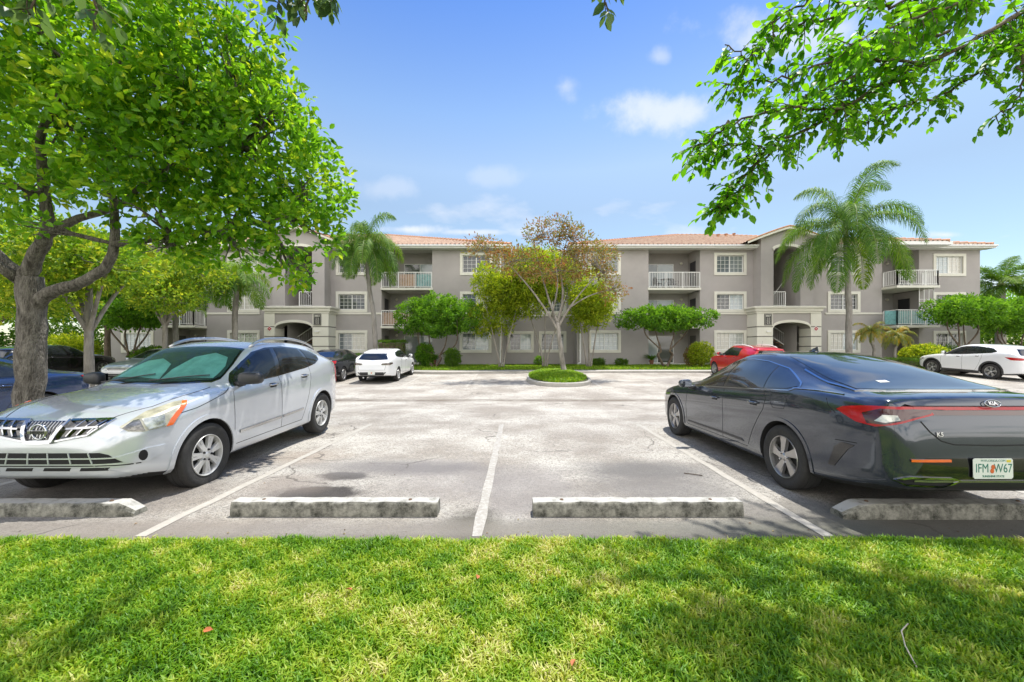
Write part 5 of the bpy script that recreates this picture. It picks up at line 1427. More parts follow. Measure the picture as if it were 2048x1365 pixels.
# tail: boot lid gap, lamp bar, badge, plate recess, reflectors, exhausts
rd = (-1, 0, 0)
def tail(pts): return [(4.9, y, z) for y, z in pts]
for sg in (1, -1):
    c.ribbon(tail([(sg * .56, .89), (sg * .50, .81), (sg * .42, .74), (sg * .32, .712), (0, .706)]), rd, .010, 'boot_gap', m_seam, .002)
    dd = (-.80, -sg * .60, 0)
    c.patch([(4.48, sg * .90, .935), (4.54, sg * .89, .965), (4.66, sg * .84, .985), (4.78, sg * .76, .995), (4.83, sg * .62, 1.0), (4.86, sg * .50, .998), (4.87, sg * .46, .94), (4.84, sg * .58, .905), (4.80, sg * .68, .865), (4.72, sg * .78, .83), (4.62, sg * .85, .85), (4.53, sg * .88, .90)], dd, 'tail_lamp', m_redl, off=.014, sp=.03)
    c.patch([(4.66, sg * .83, .93), (4.76, sg * .77, .972), (4.84, sg * .60, .980), (4.87, sg * .47, .975), (4.86, sg * .48, .95), (4.82, sg * .64, .90), (4.76, sg * .74, .855), (4.68, sg * .81, .85)], dd, 'lamp_inner', m_redd, off=.019, sp=.025)
    c.patch([(4.72, sg * .785, .875), (4.76, sg * .755, .925), (4.80, sg * .69, .93), (4.80, sg * .67, .895), (4.76, sg * .74, .868)], dd, 'reversing_lamp', m_clear, off=.022, sp=.025)
c.patch(tail([(-.60, 1.0), (.60, 1.0), (.60, .978), (-.60, .978)]), rd, 'tail_lamp_bar', m_redl, off=.016, sp=.03)
c.patch(tail([(-.56, .976), (.56, .976), (.50, .938), (-.50, .938)]), rd, 'tail_lamp_bar', m_redd, off=.013, sp=.03)
c.patch(tail([(-.66, 1.012), (-.5, 1.045), (.5, 1.045), (.66, 1.012), (.62, 1.004), (-.62, 1.004)]), rd, 'boot_spoiler', p_grey, off=.030, sp=.04)
c.patch(tail([(-.55, .61), (.55, .61), (.62, .50), (.66, .42), (-.66, .42), (-.62, .50)]), rd, 'lower_bumper', m_gloss, off=.003, sp=.05)
c.ribbon(tail([(-.64, .432), (.64, .432)]), rd, .016, 'bumper_trim', M('satin_trim', (.35, .36, .37), .25, .9, var=0), .012)
c.patch(tail([(-.5, .415), (.5, .415), (.44, .36), (-.44, .36)]), rd, 'diffuser', m_blackp, off=.004, sp=.05)
for sg in (1, -1):
    c.ribbon([(4.82, sg * .64, .588), (4.88, sg * .36, .590)], (-.9, -sg * .3, 0), .020, 'reflector', m_amber, .012)
    ex = [(4.84, sg * .74, .43), (4.88, sg * .66, .456), (4.9, sg * .36, .452), (4.9, sg * .30, .436), (4.88, sg * .42, .392), (4.86, sg * .68, .396)]
    e = c.patch(ex, (-.92, -sg * .3, 0), 'exhaust', m_arch, off=.006, sp=.03)
    c.ribbon(ex, (-.92, -sg * .3, 0), .014, 'exhaust_rim', m_chrome, .016, closed=True, parent=e)
pb, o, right, up, nn, fl = c.plate(-.06, .535, 1, w=.31, h=.158)
mb = MB()
placetext(mb, 'IFM', .098, o + nn * .0065 - right * .086, right, up, sx=.72, depth=.0006)
placetext(mb, 'W67', .098, o + nn * .0065 + right * .076, right, up, sx=.72, depth=.0006)
placetext(mb, 'MYFLORIDA.COM', .024, o + nn * .0065 + up * .060, right, up, depth=.0005)
placetext(mb, 'SUNSHINE STATE', .022, o + nn * .0065 - up * .060, right, up, depth=.0005, bold=.0006)
mb.build('lettering', m_plateg, pb)
def disc(cx, cz, rx, rz, n=14): return [(cx + rx * math.cos(2 * PI * k / n), cz + rz * math.sin(2 * PI * k / n)) for k in range(n)]
fl(disc(-.002, .012, .013, .018), .0095, 'orange', m_orange, pb); fl(disc(-.010, -.018, .013, .018), .0098, 'orange', m_orange, pb)
fl([(.105, .05), (.135, .05), (.135, .068), (.105, .068)], .0095, 'sticker', M('sticker_yellow', (.6, .5, .05), .5), pb)
# oval badge KIA and model letters
p, n = c.at(4.9, 0, 1.03, rd); q = Vector((p.x + .036, 0, 1.03)); up2 = (Vector((0, 0, 1)) - n * n.z).normalized()
mb = MB(); mb.tube([q + n * .012 + Vector((0, 1, 0)) * .062 * math.cos(t) + up2 * .029 * math.sin(t) for t in [2 * PI * k / 32 for k in range(33)]], .004, 6)
em = mb.build('emblem', m_chrome, c.root, smooth=True)
mb = MB(); placetext(mb, 'KIA', .042, q + n * .012, (0, 1, 0), up2, bold=.001, depth=.003); mb.build('lettering', m_chrome, em)
for y, s_ in ((-.43, 'K5'), (.43, 'LXS')):
    p, n = c.at(4.9, y, .79, rd); r2 = Vector((0, 1, 0)); r2 = (r2 - n * r2.dot(n)).normalized(); u2 = n.cross(r2)
    mb = MB(); placetext(mb, s_, .045, p + n * .006, r2, u2, bold=.0012, depth=.002, spacing=1.1); mb.build('model_badge', m_chrome, c.root)
# ---------------------------------------------------------------- cars further away, on the same principle
NOTCH = dict(SED)
NOTCH.update(L=4.6, fo=.90, wb=2.70, rt=.325, track=.77, crease=.004,
  bot=[(0, .36), (.04, .28), (.12, .22), (.5, .18), (3.4, .18), (4.2, .24), (4.52, .33), (4.6, .42)],
  hw=[(0, .50), (.015, .62), (.05, .70), (.12, .77), (.25, .82), (.5, .86), (.9, .885), (2.5, .885), (3.7, .885), (4.1, .86), (4.35, .81), (4.5, .74), (4.6, .58)],
  belt=[(0, .52), (.03, .62), (.08, .68), (.2, .74), (.5, .82), (.9, .89), (1.4, .94), (2.0, .965), (2.6, .985), (3.3, 1.01), (3.9, 1.03), (4.3, 1.0), (4.5, .92), (4.56, .78), (4.6, .56)],
  top=[(0, .58), (.03, .68), (.08, .75), (.16, .80), (.4, .87), (.8, .95), (1.15, 1.01), (1.35, 1.09), (1.7, 1.26), (2.0, 1.385), (2.3, 1.44), (2.7, 1.455), (3.1, 1.43), (3.45, 1.36), (3.8, 1.21), (4.05, 1.115), (4.3, 1.085), (4.48, 1.06), (4.54, .95), (4.57, .8), (4.6, .58)],
  edge=[(0, .55), (.03, .64), (.08, .71), (.16, .76), (.4, .84), (.8, .92), (1.15, .965), (1.4, 1.0), (1.75, 1.16), (2.05, 1.30), (2.3, 1.365), (2.7, 1.38), (3.1, 1.35), (3.45, 1.27), (3.8, 1.13), (4.05, 1.07), (4.3, 1.04), (4.48, 1.015), (4.54, .92), (4.57, .78), (4.6, .57)],
  ew=[(0, .40), (.05, .56), (.16, .66), (.5, .72), (1.2, .74), (1.6, .68), (2.1, .58), (2.7, .56), (3.2, .56), (3.6, .60), (4.0, .68), (4.4, .70), (4.6, .5)])
SUV = SUV0
def rescale(sp, L=None, H=None, W=None, **kw):
    kx = (L or sp['L']) / sp['L']; h0 = max(v for _, v in sp['top']); kz = (H or h0) / h0; w0 = max(v for _, v in sp['hw']) * 2; ky = (W or w0) / w0
    n = dict(sp); n['L'] = sp['L'] * kx; n['wb'] = sp['wb'] * kx; n['fo'] = sp['fo'] * kx; n['track'] = sp['track'] * ky
    for k in ('bot', 'belt', 'top', 'edge'): n[k] = [(a * kx, b * (1 + (kz - 1) * min(1, max(0, (b - .3) / .5)))) for a, b in sp[k]]
    for k in ('hw', 'ew'): n[k] = [(a * kx, b * ky) for a, b in sp[k]]
    n.update(kw); n['kx'] = kx; n['kz'] = kz
    return n
def far_car(name, label, sp, kind, xc, yc, rotz, facing, mat, lamp='red', wheel='twin', nw=5, wheelmat=None, rails=None, group='cars parked in front of the building', antenna=None, nosekit=False, pitch=None):
    loc, pit = pose(xc, yc, facing)
    if pitch is not None: pit = pitch; loc = (xc, yc, zg(yc))
    c = Car(name, label, 'car', sp, loc, rotz, pit, mat, sub=5, nst=56)
    kx, kz = sp.get('kx', 1), sp.get('kz', 1)
    c.wheels(wheel, nw, rim=.66, mat=wheelmat or m_alloy)
    def S(poly): return [(x * kx, z * kz) for x, z in poly]
    if kind == 'notch':
        gl = [[(1.50, .985), (2.38, 1.0), (2.34, 1.335), (2.18, 1.31), (1.95, 1.22), (1.7, 1.09)], [(2.46, 1.0), (3.24, 1.03), (3.32, 1.10), (3.12, 1.27), (2.9, 1.34), (2.44, 1.345)], [(3.32, 1.035), (3.62, 1.045), (3.42, 1.17), (3.28, 1.23)]]
        fr = [(1.44, .965), (2.4, .98), (3.3, 1.005), (3.68, 1.03), (3.5, 1.17), (3.25, 1.285), (2.95, 1.365), (2.35, 1.365), (2.1, 1.31), (1.9, 1.225), (1.6, 1.06)]
        seams = [[(1.35, .30), (1.33, .7), (1.38, .93)], [(2.42, .28), (2.44, .6), (2.42, .99)], [(3.3, 1.0), (3.32, .85), (3.16, .62), (3.0, .33)], [(1.36, .28), (3.0, .30)]]
        hz = [(2.22, .84), (3.05, .865)]; mr = (1.55, .93, (.12, .13, .19))
        ws = [(1.24, 0), (1.28, .4), (1.38, .64), (1.7, .62), (2.02, .54), (2.08, 0)]; rw = [(3.25, 0), (3.27, .42), (3.45, .52), (3.75, .56), (3.92, .58), (4.0, 0)]
    else:
        gl = [gl1, gl2, gl3]; fr = [(1.38, 1.055), (2.3, 1.108), (3.1, 1.18), (3.55, 1.225), (3.72, 1.285), (3.70, 1.33), (3.5, 1.42), (3.1, 1.485), (2.7, 1.515), (2.3, 1.505), (2.05, 1.455), (1.8, 1.345), (1.55, 1.21)]
        seams = [[(1.33, .40), (1.33, .9), (1.36, 1.05)], [(2.33, .36), (2.335, .8), (2.325, 1.12)], [(3.18, 1.20), (3.17, 1.0), (3.06, .66), (2.90, .36)], [(1.33, .36), (2.9, .36)]]
        hz = [(2.14, 1.0), (2.98, 1.06)]; mr = (1.50, 1.10, (.14, .15, .2))
        ws = [(1.24, 0), (1.28, .35), (1.40, .63), (1.70, .60), (2.0, .53), (2.04, 0)]; rw = None
    if sp.get('boxy'):
        gl = [gl1, [(2.37, 1.13), (3.30, 1.16), (3.26, 1.47), (2.7, 1.495), (2.35, 1.485)]]
        fr = [(1.38, 1.055), (2.3, 1.108), (3.36, 1.14), (3.34, 1.49), (2.7, 1.515), (2.3, 1.505), (2.05, 1.455), (1.8, 1.345), (1.55, 1.21)]
    c.flank([S(g) for g in gl], [S(q) for q in seams], frame=S(fr), hz=S(hz), mir_=(mr[0] * kx, mr[1] * kz, mr[2]), fine=.06)
    mirr = lambda P: [(x * kx, y, 1) for x, y in P] + [(x * kx, -y, 1) for x, y in reversed(P[1:-1])]
    c.patch(mirr(ws), (0, 0, -1), 'windscreen', m_carglass, off=.006, sp=.08)
    L = sp['L']
    if rw: c.patch(mirr(rw), (0, 0, -1), 'rear_window', m_carglass2, off=.006, sp=.07)
    rd = (-1, 0, 0); zt = lambda z: z * kz
    if kind == 'suv':
        zt1, zt0 = (sp.get('rwz') or (1.40, 1.08)); w1 = .53
        c.patch([(L, -w1, zt(zt1)), (L, w1, zt(zt1)), (L, w1 + .12, zt(zt0 + .03)), (L, 0, zt(zt0)), (L, -w1 - .12, zt(zt0 + .03))], rd, 'rear_window', m_carglass2, off=.006, sp=.06)
        c.ribbon([(L, -.6, zt(zt1 + .035)), (L, .6, zt(zt1 + .035))], rd, .03, 'spoiler_edge', mat, .03)
    for sg in (1, -1):
        dd = (-.8, -sg * .6, 0)
        if lamp == 'red': P = [(L - .35, sg * .84, zt(.99)), (L - .1, sg * .70, zt(.98)), (L, sg * .42, zt(.95)), (L, sg * .46, zt(.85)), (L - .1, sg * .72, zt(.80)), (L - .28, sg * .84, zt(.88))]
        elif lamp == 'smoke': P = [(L - .30, sg * .84, zt(1.03)), (L - .1, sg * .70, zt(1.02)), (L - .02, sg * .46, zt(.98)), (L, sg * .45, zt(.90)), (L - .1, sg * .72, zt(.87)), (L - .26, sg * .84, zt(.93))]
        else: P = [(L - .62, sg * .88, zt(1.06)), (L - .2, sg * .80, zt(1.05)), (L - .05, sg * .5, zt(1.02)), (L, sg * .5, zt(.96)), (L - .15, sg * .74, zt(.93)), (L - .42, sg * .84, zt(.94))]
        h = c.patch(P, dd, 'tail_lamp', m_redl if lamp != 'smoke' else m_clear, off=.012, sp=.05)
        if lamp == 'smoke': c.patch([(p[0], p[1], zt(.94) + (p[2] - zt(.94)) * .45) for p in P], dd, 'lamp_inner', m_redd, off=.016, sp=.04, parent=h)
        d2 = (.75, -sg * .66, 0)
        c.patch([(.14, sg * .50, zt(.70)), (.2, sg * .62, zt(.78)), (.5, sg * .80, zt(.84)), (.52, sg * .84, zt(.78)), (.3, sg * .80, zt(.68))], d2, 'headlight', m_clear, off=.010, sp=.05)
    if kind == 'notch': c.ribbon([(L, -.48, .98), (L, -.45, .72), (L, .45, .72), (L, .48, .98)], rd, .008, 'boot_gap', m_seam)
    else: c.ribbon([(L, -.62, zt(1.0)), (L, -.56, zt(.66)), (L, .56, zt(.66)), (L, .62, zt(1.0))], rd, .008, 'tailgate_gap', m_seam)
    zl = .50 if kind == 'suv' else .48
    c.patch([(L, -.62, zl), (L, .62, zl), (L, .50, .36), (L, -.50, .36)], rd, 'lower_bumper', m_blackp, off=.005, sp=.06)
    zp = .60 if kind == 'suv' else .80
    if sp.get('zplate'): zp = sp['zplate']
    b, o, right, up, nn, fl = c.plate(0, zp, 1)
    fl([(-.03, -.02), (.0, -.035), (.03, 0), (.01, .03), (-.02, .02)], .010, 'orange', m_orange, b)
    mb = MB(); mb.tube([(L / 2 - .06, -.35, .27), (L / 2 + .02, -.35, .27)], .035, 10); mb.build('exhaust', m_chrome, c.root)
    # nose
    c.patch([(0, -.42, zt(.68)), (0, .42, zt(.68)), (0, .34, zt(.58)), (0, -.34, zt(.58))], (1, 0, 0), 'grille', m_gloss, off=.003, sp=.05)
    c.patch([(0, -.66, zt(.46)), (0, .66, zt(.46)), (0, .74, zt(.30)), (0, -.74, zt(.30))], (1, 0, 0), 'lower_grille', m_arch, off=.003, sp=.05)
    if nosekit:
        for z in (.62, .40): c.ribbon([(0, -.5, zt(z)), (0, .5, zt(z))], (1, 0, 0), .018, 'grille_bar', m_chrome, .012)
    if rails:
        for sg in (1, -1):
            pts = []
            for k in range(14):
                t = k / 13; x = (2.1 + 1.9 * t) * kx; p, n = c.at(x, sg * .54, 1.5, (0, 0, -1)); pts.append(p + Vector((0, 0, .008 + .05 * math.sin(PI * t) ** .45)))
            MB().tube(pts, .018, 6).build('roof_rail', rails, c.root, smooth=True)
    if antenna:
        p, n = c.at(antenna * kx, 0, 1.4, (0, 0, -1)); MB().tube([p, p + Vector((.08, 0, .26))], [.006, .003], 5).build('aerial', m_blackp, c.root)
    return c
p_white = paint('white_paint_car', (.78, .79, .80), .0, .3, .01)
p_black = paint('black_paint', (.012, .012, .014), .3, .2)
p_blue = paint('navy_paint', (.018, .045, .13), .55, .22)
p_red = paint('red_paint', (.50, .012, .018), .2, .28)
p_dark = paint('charcoal_paint', (.035, .038, .042), .5, .22)
p_silv2 = paint('pale_silver_paint', (.50, .52, .54), .5, .3)
HB = rescale(SUV, 4.46, 1.455, 1.755, rt=.315, gap=.045, rwz=(1.42, 1.12), zplate=.47)
HB['top'] = [(a, b - (.03 if 3.6 < a < 4.3 else 0)) for a, b in HB['top']]
far_car('white_hatchback', 'white hatchback parked nose in beside the dark sedan, left of the lawn corner', HB, 'suv', -6.05, 17.25 + 2.23, R(-90), 1, p_white, lamp='smoke', wheel='twin', nw=5, antenna=3.9)
NB = rescale(NOTCH, 4.6, 1.43, 1.79)
far_car('dark_sedan', 'charcoal sedan with red tail lamps parked just left of the white hatchback', NB, 'notch', -8.52, 17.2 + 2.3, R(-90), 1, p_dark, wheel='twin', nw=5)
BX = rescale(SUV, 4.12, 1.60, 1.80, rt=.33, boxy=True, rwz=(1.42, 1.10))
BX['top'] = [(a, b) for a, b in BX['top'] if a < 3.1] + [(3.3, 1.575), (3.7, 1.55), (3.92, 1.50), (4.0, 1.25), (4.07, .98), (4.1, .8), (4.12, .66)]
BX['edge'] = [(a, b) for a, b in BX['edge'] if a < 3.1] + [(3.3, 1.50), (3.7, 1.46), (3.92, 1.40), (4.0, 1.20), (4.07, .96), (4.1, .79), (4.12, .65)]
far_car('red_crossover', 'boxy red crossover with pale roof rails parked beyond the grey sedan', BX, 'suv', 11.4, 17.5 + 2.06, R(-90), 1, p_red, wheel='twin', rails=m_white, antenna=3.7)
NX = rescale(SUV, 4.64, 1.64, 1.86, rt=.365, gap=.06, rwz=(1.42, 1.12))
w = far_car('white_crossover', 'white crossover with black wheel arch trim parked facing the hedge at the far right', NX, 'suv', 23.55, 17.85 + 2.32, R(-90), 1, p_white, lamp='blade', wheel='twin', nw=5)
w.archlip(m_blackp, .07, .014)
for sg in (1, -1): w.side([(1.3, .24), (3.1, .24), (3.05, .36), (1.35, .36)], sg, 'sill_trim', m_blackp, off=.01, sp=.07)
SF = rescale(NOTCH, 4.6, 1.44, 1.78)
far_car('silver_sedan', 'pale silver sedan backed in with its dark grille facing the lot, beside the black car', SF, 'notch', -16.8, 17.0 + 2.3, R(90), -1, p_silv2, wheel='twin', nosekit=True)
BL2 = rescale(NOTCH, 4.95, 1.46, 1.86, rt=.34)
far_car('blue_sedan', 'navy blue sedan parked nose to the lawn just beyond the thick tree trunk', BL2, 'notch', -9.85, 3.75 + 2.475, R(90), -1, p_blue, wheel='twin', group='cars parked nose to the lawn')
VN = rescale(SUV, 5.0, 1.62, 1.92, rt=.35)
far_car('black_van', 'long black van parked nose in beyond the slim tree trunk, left of the silver sedan', VN, 'suv', -22.45, 17.0 + 2.5, R(-90), 1, p_black, wheel='twin', group='cars parked in front of the building')
# ================================================================ vegetation
def unit(a): return a / np.maximum(np.linalg.norm(a, axis=1, keepdims=True), 1e-9)
def leafgeo(P, D, N, L, W, full=False, fold=.25, curl=.12):
    """leaves with base P, direction D, normal N; returns verts, faces"""
    n = len(P); D = unit(D); S = unit(np.cross(D, N)); U = np.cross(S, D)
    L = np.broadcast_to(L, (n,))[:, None]; W = np.broadcast_to(W, (n,))[:, None]
    if not full:
        a = P; t = P + D * L - U * L * curl; l = P + D * L * .52 + S * W * .5 + U * W * fold; r = P + D * L * .52 - S * W * .5 + U * W * fold
        V = np.stack([a, l, t, r], 1).reshape(-1, 3); i = np.arange(n)[:, None] * 4
        Fc = np.concatenate([i + [[0, 2, 1]], i + [[0, 3, 2]]], 0); return V, Fc, 4
    m1 = P + D * L * .3; m2 = P + D * L * .68 - U * L * curl * .35; t = P + D * L - U * L * curl
    l1 = m1 + S * W * .46 + U * W * fold; r1 = m1 - S * W * .46 + U * W * fold
    l2 = m2 + S * W * .42 + U * W * fold * .9; r2 = m2 - S * W * .42 + U * W * fold * .9
    V = np.stack([P, m1, m2, t, l1, l2, r1, r2], 1).reshape(-1, 3); i = np.arange(n)[:, None] * 8
    Fc = [(0, 1, 4), (1, 2, 5, 4), (2, 3, 5), (0, 6, 1), (1, 6, 7, 2), (2, 7, 3)]
    out = []
    I = (np.arange(n) * 8)
    for f in Fc: out += [tuple(int(k) + q for q in f) for k in I]
    return V, out, 8
def leaves(name, P, D, N, L, W, mat, parent, full=False, rnd=None, fold=.25, curl=.12, smooth=False):
    V, Fc, k = leafgeo(P, D, N, L, W, full, fold, curl)
    if rnd is None: rnd = rng.random(len(P))
    o = mk(name, V, Fc, mat, parent, smooth=smooth, rnd=np.repeat(rnd, k))
    return o
def rosettes(C, out, n, spread, rn, up=.4):
    """n leaves round each cluster centre C with outward direction out"""
    m = len(C); c = np.repeat(C, n, 0); o = np.repeat(unit(out), n, 0)
    r = unit(rn.normal(size=(m * n, 3))); D = unit(o * .55 + r * .95 + [0, 0, .12])
    P = c + r * spread * rn.random((m * n, 1)) ; N = unit(np.array([0, 0, 1.]) * up + o * .3 + rn.normal(size=(m * n, 3)) * .55)
    return P, D, N
def lobe_points(lobes, n, rn, shell=.45):
    """points inside a set of ellipsoids (x,y,z,rx,ry,rz), thinner in the middle; also the outward direction"""
    w = np.array([l[3] * l[4] * l[5] for l in lobes]) ** .8; w /= w.sum(); k = rn.choice(len(lobes), n, p=w)
    A = np.array(lobes)[k]; d = unit(rn.normal(size=(n, 3))); r = (shell + (1 - shell) * rn.random((n, 1)) ** .6)
    return A[:, :3] + d * r * A[:, 3:], d
def branchlets(mb, lobes, start, rn, n=6, r0=.03, sides=5, sag=0.05):
    for l in lobes:
        s = Vector(start(l)); 
        for k in range(n):
            d = unit(rn.normal(size=(1, 3)))[0]; e = Vector((l[0] + d[0] * l[3] * .85, l[1] + d[1] * l[4] * .85, l[2] + d[2] * l[5] * .85))
            c = Vector(l[:3]); pts = []
            for i in range(7):
                t = i / 6; p = s.lerp(c, t) * (1 - t) + c.lerp(e, t) * t + Vector(rn.normal(size=3) * .06 * (0 if i in (0, 6) else 1) * min(l[3:]) )
                pts.append(p)
            mb.tube(pts, [r0 * (1 - .85 * i / 6) for i in range(7)], sides, cap=False)
def wobble(pts, amp, rn, sub=5):
    """smooth, slightly gnarled path through the given points"""
    pts = [np.array(p, float) for p in pts]; out = []
    P = [2 * pts[0] - pts[1]] + pts + [2 * pts[-1] - pts[-2]]
    for i in range(1, len(P) - 2):
        for k in range(sub):
            t = k / sub; a, b, c, d = P[i - 1:i + 3]
            q = .5 * ((2 * b) + (-a + c) * t + (2 * a - 5 * b + 4 * c - d) * t * t + (-a + 3 * b - 3 * c + d) * t ** 3)
            out.append(q + rn.normal(size=3) * amp)
    out.append(pts[-1]); return out
def limb(mb, pts, r0, r1, rn, amp=.02, sub=5, sides=12, flare=0):
    q = wobble(pts, amp, rn, sub); n = len(q)
    rad = [(r0 + (r1 - r0) * (i / (n - 1)) ** .8) * (1 + rn.normal() * .035) + (flare * math.exp(-i * 1.2) if flare else 0) for i in range(n)]
    mb.tube(q, rad, sides); return q
b_grey = barkmat('grey_furrowed_bark', (.05, .042, .033), (.27, .245, .21), 19)
b_pale = barkmat('pale_smooth_bark', (.14, .125, .105), (.38, .35, .31), 5)
b_brown = barkmat('brown_bark', (.07, .05, .035), (.20, .155, .11), 9)
l_oak = leafmat('broad_green_leaves', [(.055, .16, .010), (.10, .27, .012), (.17, .38, .018), (.28, .47, .025), (.50, .55, .05)], .58, .42)
l_deep = leafmat('deep_green_leaves', [(.045, .13, .012), (.09, .23, .015), (.15, .33, .02), (.24, .42, .04)], .5, .5)
l_lime = leafmat('yellow_green_leaves', [(.11, .20, .012), (.22, .33, .015), (.36, .45, .02), (.52, .54, .05)], .5, .5)
l_mid = leafmat('fresh_green_leaves', [(.06, .14, .012), (.11, .24, .015), (.20, .34, .02), (.34, .43, .03), (.50, .52, .05)], .5, .5)
l_rust = leafmat('rusty_thin_leaves', [(.20, .07, .025), (.30, .13, .04), (.34, .20, .08), (.24, .25, .06), (.17, .21, .05), (.30, .22, .12)], .35, .6)
l_near = leafmat('near_green_leaves', [(.05, .17, .006), (.08, .26, .008), (.14, .38, .010), (.22, .47, .02)], .68, .45)
l_grey = leafmat('greyish_leaves', [(.06, .12, .05), (.09, .17, .07), (.13, .22, .09)], .45, .45)
l_palm = leafmat('palm_leaflets', [(.045, .12, .012), (.08, .19, .015), (.14, .27, .02), (.30, .38, .06)], .4, .62)
l_palm2 = leafmat('yellowing_palm_leaflets', [(.06, .12, .012), (.14, .20, .02), (.36, .30, .03), (.50, .26, .03)], .35, .45)
l_grass = leafmat('grass_blades', [(.05, .16, .008), (.13, .29, .010), (.24, .39, .020), (.42, .50, .06), (.66, .60, .30)], .42, .5)
l_hedge = leafmat('hedge_leaves', [(.05, .13, .012), (.09, .20, .015), (.16, .28, .02)], .4, .4)

def tree(name, label, cat, base, limbs, lobes, ncl, per, L, W, leafm, barkm, seed, spread=.18, full=False, up=.4, group=None, twig=(6, .025), starts=None, shell=.45, lobe_rnd=.0, sides=12):
    rn = np.random.default_rng(seed)
    t = thing(name, label, cat, base, group=group)
    B = np.array(base)
    loc = [[l[0] - B[0], l[1] - B[1], l[2] - B[2], *l[3:]] for l in lobes]
    mb = MB(); ends = []
    for i, (pts, r0, r1) in enumerate(limbs):
        q = limb(mb, [np.array(p) - B for p in pts], r0, r1, rn, amp=r0 * .045, flare=(r0 * .35 if i == 0 else 0), sides=sides); ends += [x for x in q[len(q) // 3:]]
    E = np.array(ends)
    tw = MB()
    def st(l):
        d = np.linalg.norm(E - np.array(l[:3]), axis=1); return E[int(np.argmin(d))]
    if twig: branchlets(tw, loc, st, rn, twig[0], twig[1])
    tr = mb.build('trunk', barkm, t, smooth=True)
    if twig: tw.build('branches', barkm, t, smooth=True)
    C, o = lobe_points(loc, ncl, rn, shell); P, D, N = rosettes(C, o, per, spread, rn, up)
    base_r = np.repeat(rn.random(ncl), per); r = np.clip(base_r * .55 + rn.random(ncl * per) * .45, 0, 1)
    Ls = L * (.7 + .6 * rn.random(ncl * per))
    leaves('crown', P, D, N, Ls, Ls * (W / L), leafm, t, full, r)
    return t
def Wp(px, py, Z): return ((px - 1024) / F * Z, Z, CAMZ + (698 - py) / F * Z)     # a point of the place from its distance
def lobe(px, py, Z, rpx, rpy, rz): x, y, z = Wp(px, py, Z); return (x, y, z, rpx / F * Z, rz, rpy / F * Z)

# ---------------- big tree at the left, on a narrow planted strip between the stalls
def kt(p, k=.777): return (p[0] * k, p[1] * k, CAMZ + (p[2] - CAMZ) * k) + tuple(q_ * k for q_ in p[3:])
xT, yT = -6.95, 5.75; zT = zg(yT)
BIGL = [([(-8.9, 7.4, 2.1), (-8.5, 7.35, 2.45), (-7.9, 7.3, 2.62), (-7.3, 7.25, 3.0), (-7.15, 7.2, 3.9), (-7.3, 7.2, 4.8), (-6.7, 7.2, 5.6)], .17, .05),
   ([(-8.98, 7.35, 2.6), (-8.7, 7.3, 3.1), (-8.35, 7.2, 3.55), (-8.3, 7.1, 4.3), (-8.1, 6.9, 5.2), (-7.4, 6.8, 6.2)], .19, .05),
   ([(-8.35, 7.2, 3.5), (-7.9, 7.3, 3.8), (-7.4, 7.5, 4.1), (-6.5, 7.6, 4.9), (-5.2, 7.6, 5.2)], .11, .03),
   ([(-8.98, 7.35, 2.7), (-9.4, 7.2, 3.2), (-9.9, 7.0, 4.0), (-10.6, 6.9, 5.0)], .18, .05),
   ([(-9.0, 7.3, 2.7), (-9.3, 6.6, 3.4), (-9.0, 5.8, 4.4), (-8.2, 5.2, 5.6)], .13, .04),
   ([(-7.2, 7.2, 3.3), (-6.4, 7.5, 3.5), (-5.4, 7.7, 3.75), (-4.3, 7.8, 4.0)], .08, .02)]
BIGL = [([kt(p) for p in pts], r0 * .60, r1 * .60) for pts, r0, r1 in BIGL]
LOB = [lobe(60, 60, 7.0, 190, 150, 1.6), lobe(250, 120, 7.2, 200, 170, 1.8), lobe(420, 160, 7.4, 140, 150, 1.5), lobe(150, 260, 7.2, 200, 110, 1.6), lobe(350, 290, 7.4, 200, 130, 1.7),
   lobe(530, 310, 7.8, 130, 120, 1.4), lobe(620, 380, 8.0, 80, 80, 1.0), lobe(600, 460, 8.0, 75, 60, .9), lobe(460, 420, 7.8, 120, 75, 1.2), lobe(310, 420, 7.2, 100, 55, 1.0), lobe(20, 370, 6.6, 80, 60, .9),
   lobe(560, 200, 7.6, 60, 60, .7), lobe(470, 60, 7.2, 90, 90, 1.1), lobe(480, 500, 8.2, 90, 40, .8), lobe(90, 455, 6.6, 45, 25, .4), lobe(340, 495, 7.4, 60, 35, .6), lobe(590, 545, 8.2, 50, 25, .5),
   (-9.5, 6.8, 8.4, 2.6, 1.6, .9), (-11.5, 8.2, 6.0, 2.0, 2.0, 1.5)]
tree('broadleaf_tree', 'large spreading tree with a thick furrowed trunk beside the silver SUV', 'tree', (xT, yT, zT),
  [([(xT, yT, zT - .02), (xT + .02, yT, .95), (xT + .05, yT, 1.9), (xT + .03, yT - .02, 2.45)], .158, .150)] + BIGL,
  [kt(l) for l in LOB], 2900, 10, .108, .064, l_oak, b_grey, 21, spread=.155, twig=(8, .022), full=True)
mb = MB(); mb.box(-7.95, -7.80, 3.2, 8.3, zg(8.3) - .1, zg(5.7) + .13); mb.box(-6.25, -6.10, 3.2, 8.3, zg(8.3) - .1, zg(5.7) + .13); mb.box(-7.80, -6.25, 8.15, 8.3, zg(8.3) - .1, zg(5.7) + .13)
o = mb.build('strip_kerb', m_conc, bevel=.02); o['kind'] = 'structure'
o = MB().box(-7.80, -6.25, 3.0, 8.15, -.3, zg(5.7) + .10).build('strip_soil', m_soil); o['kind'] = 'structure'

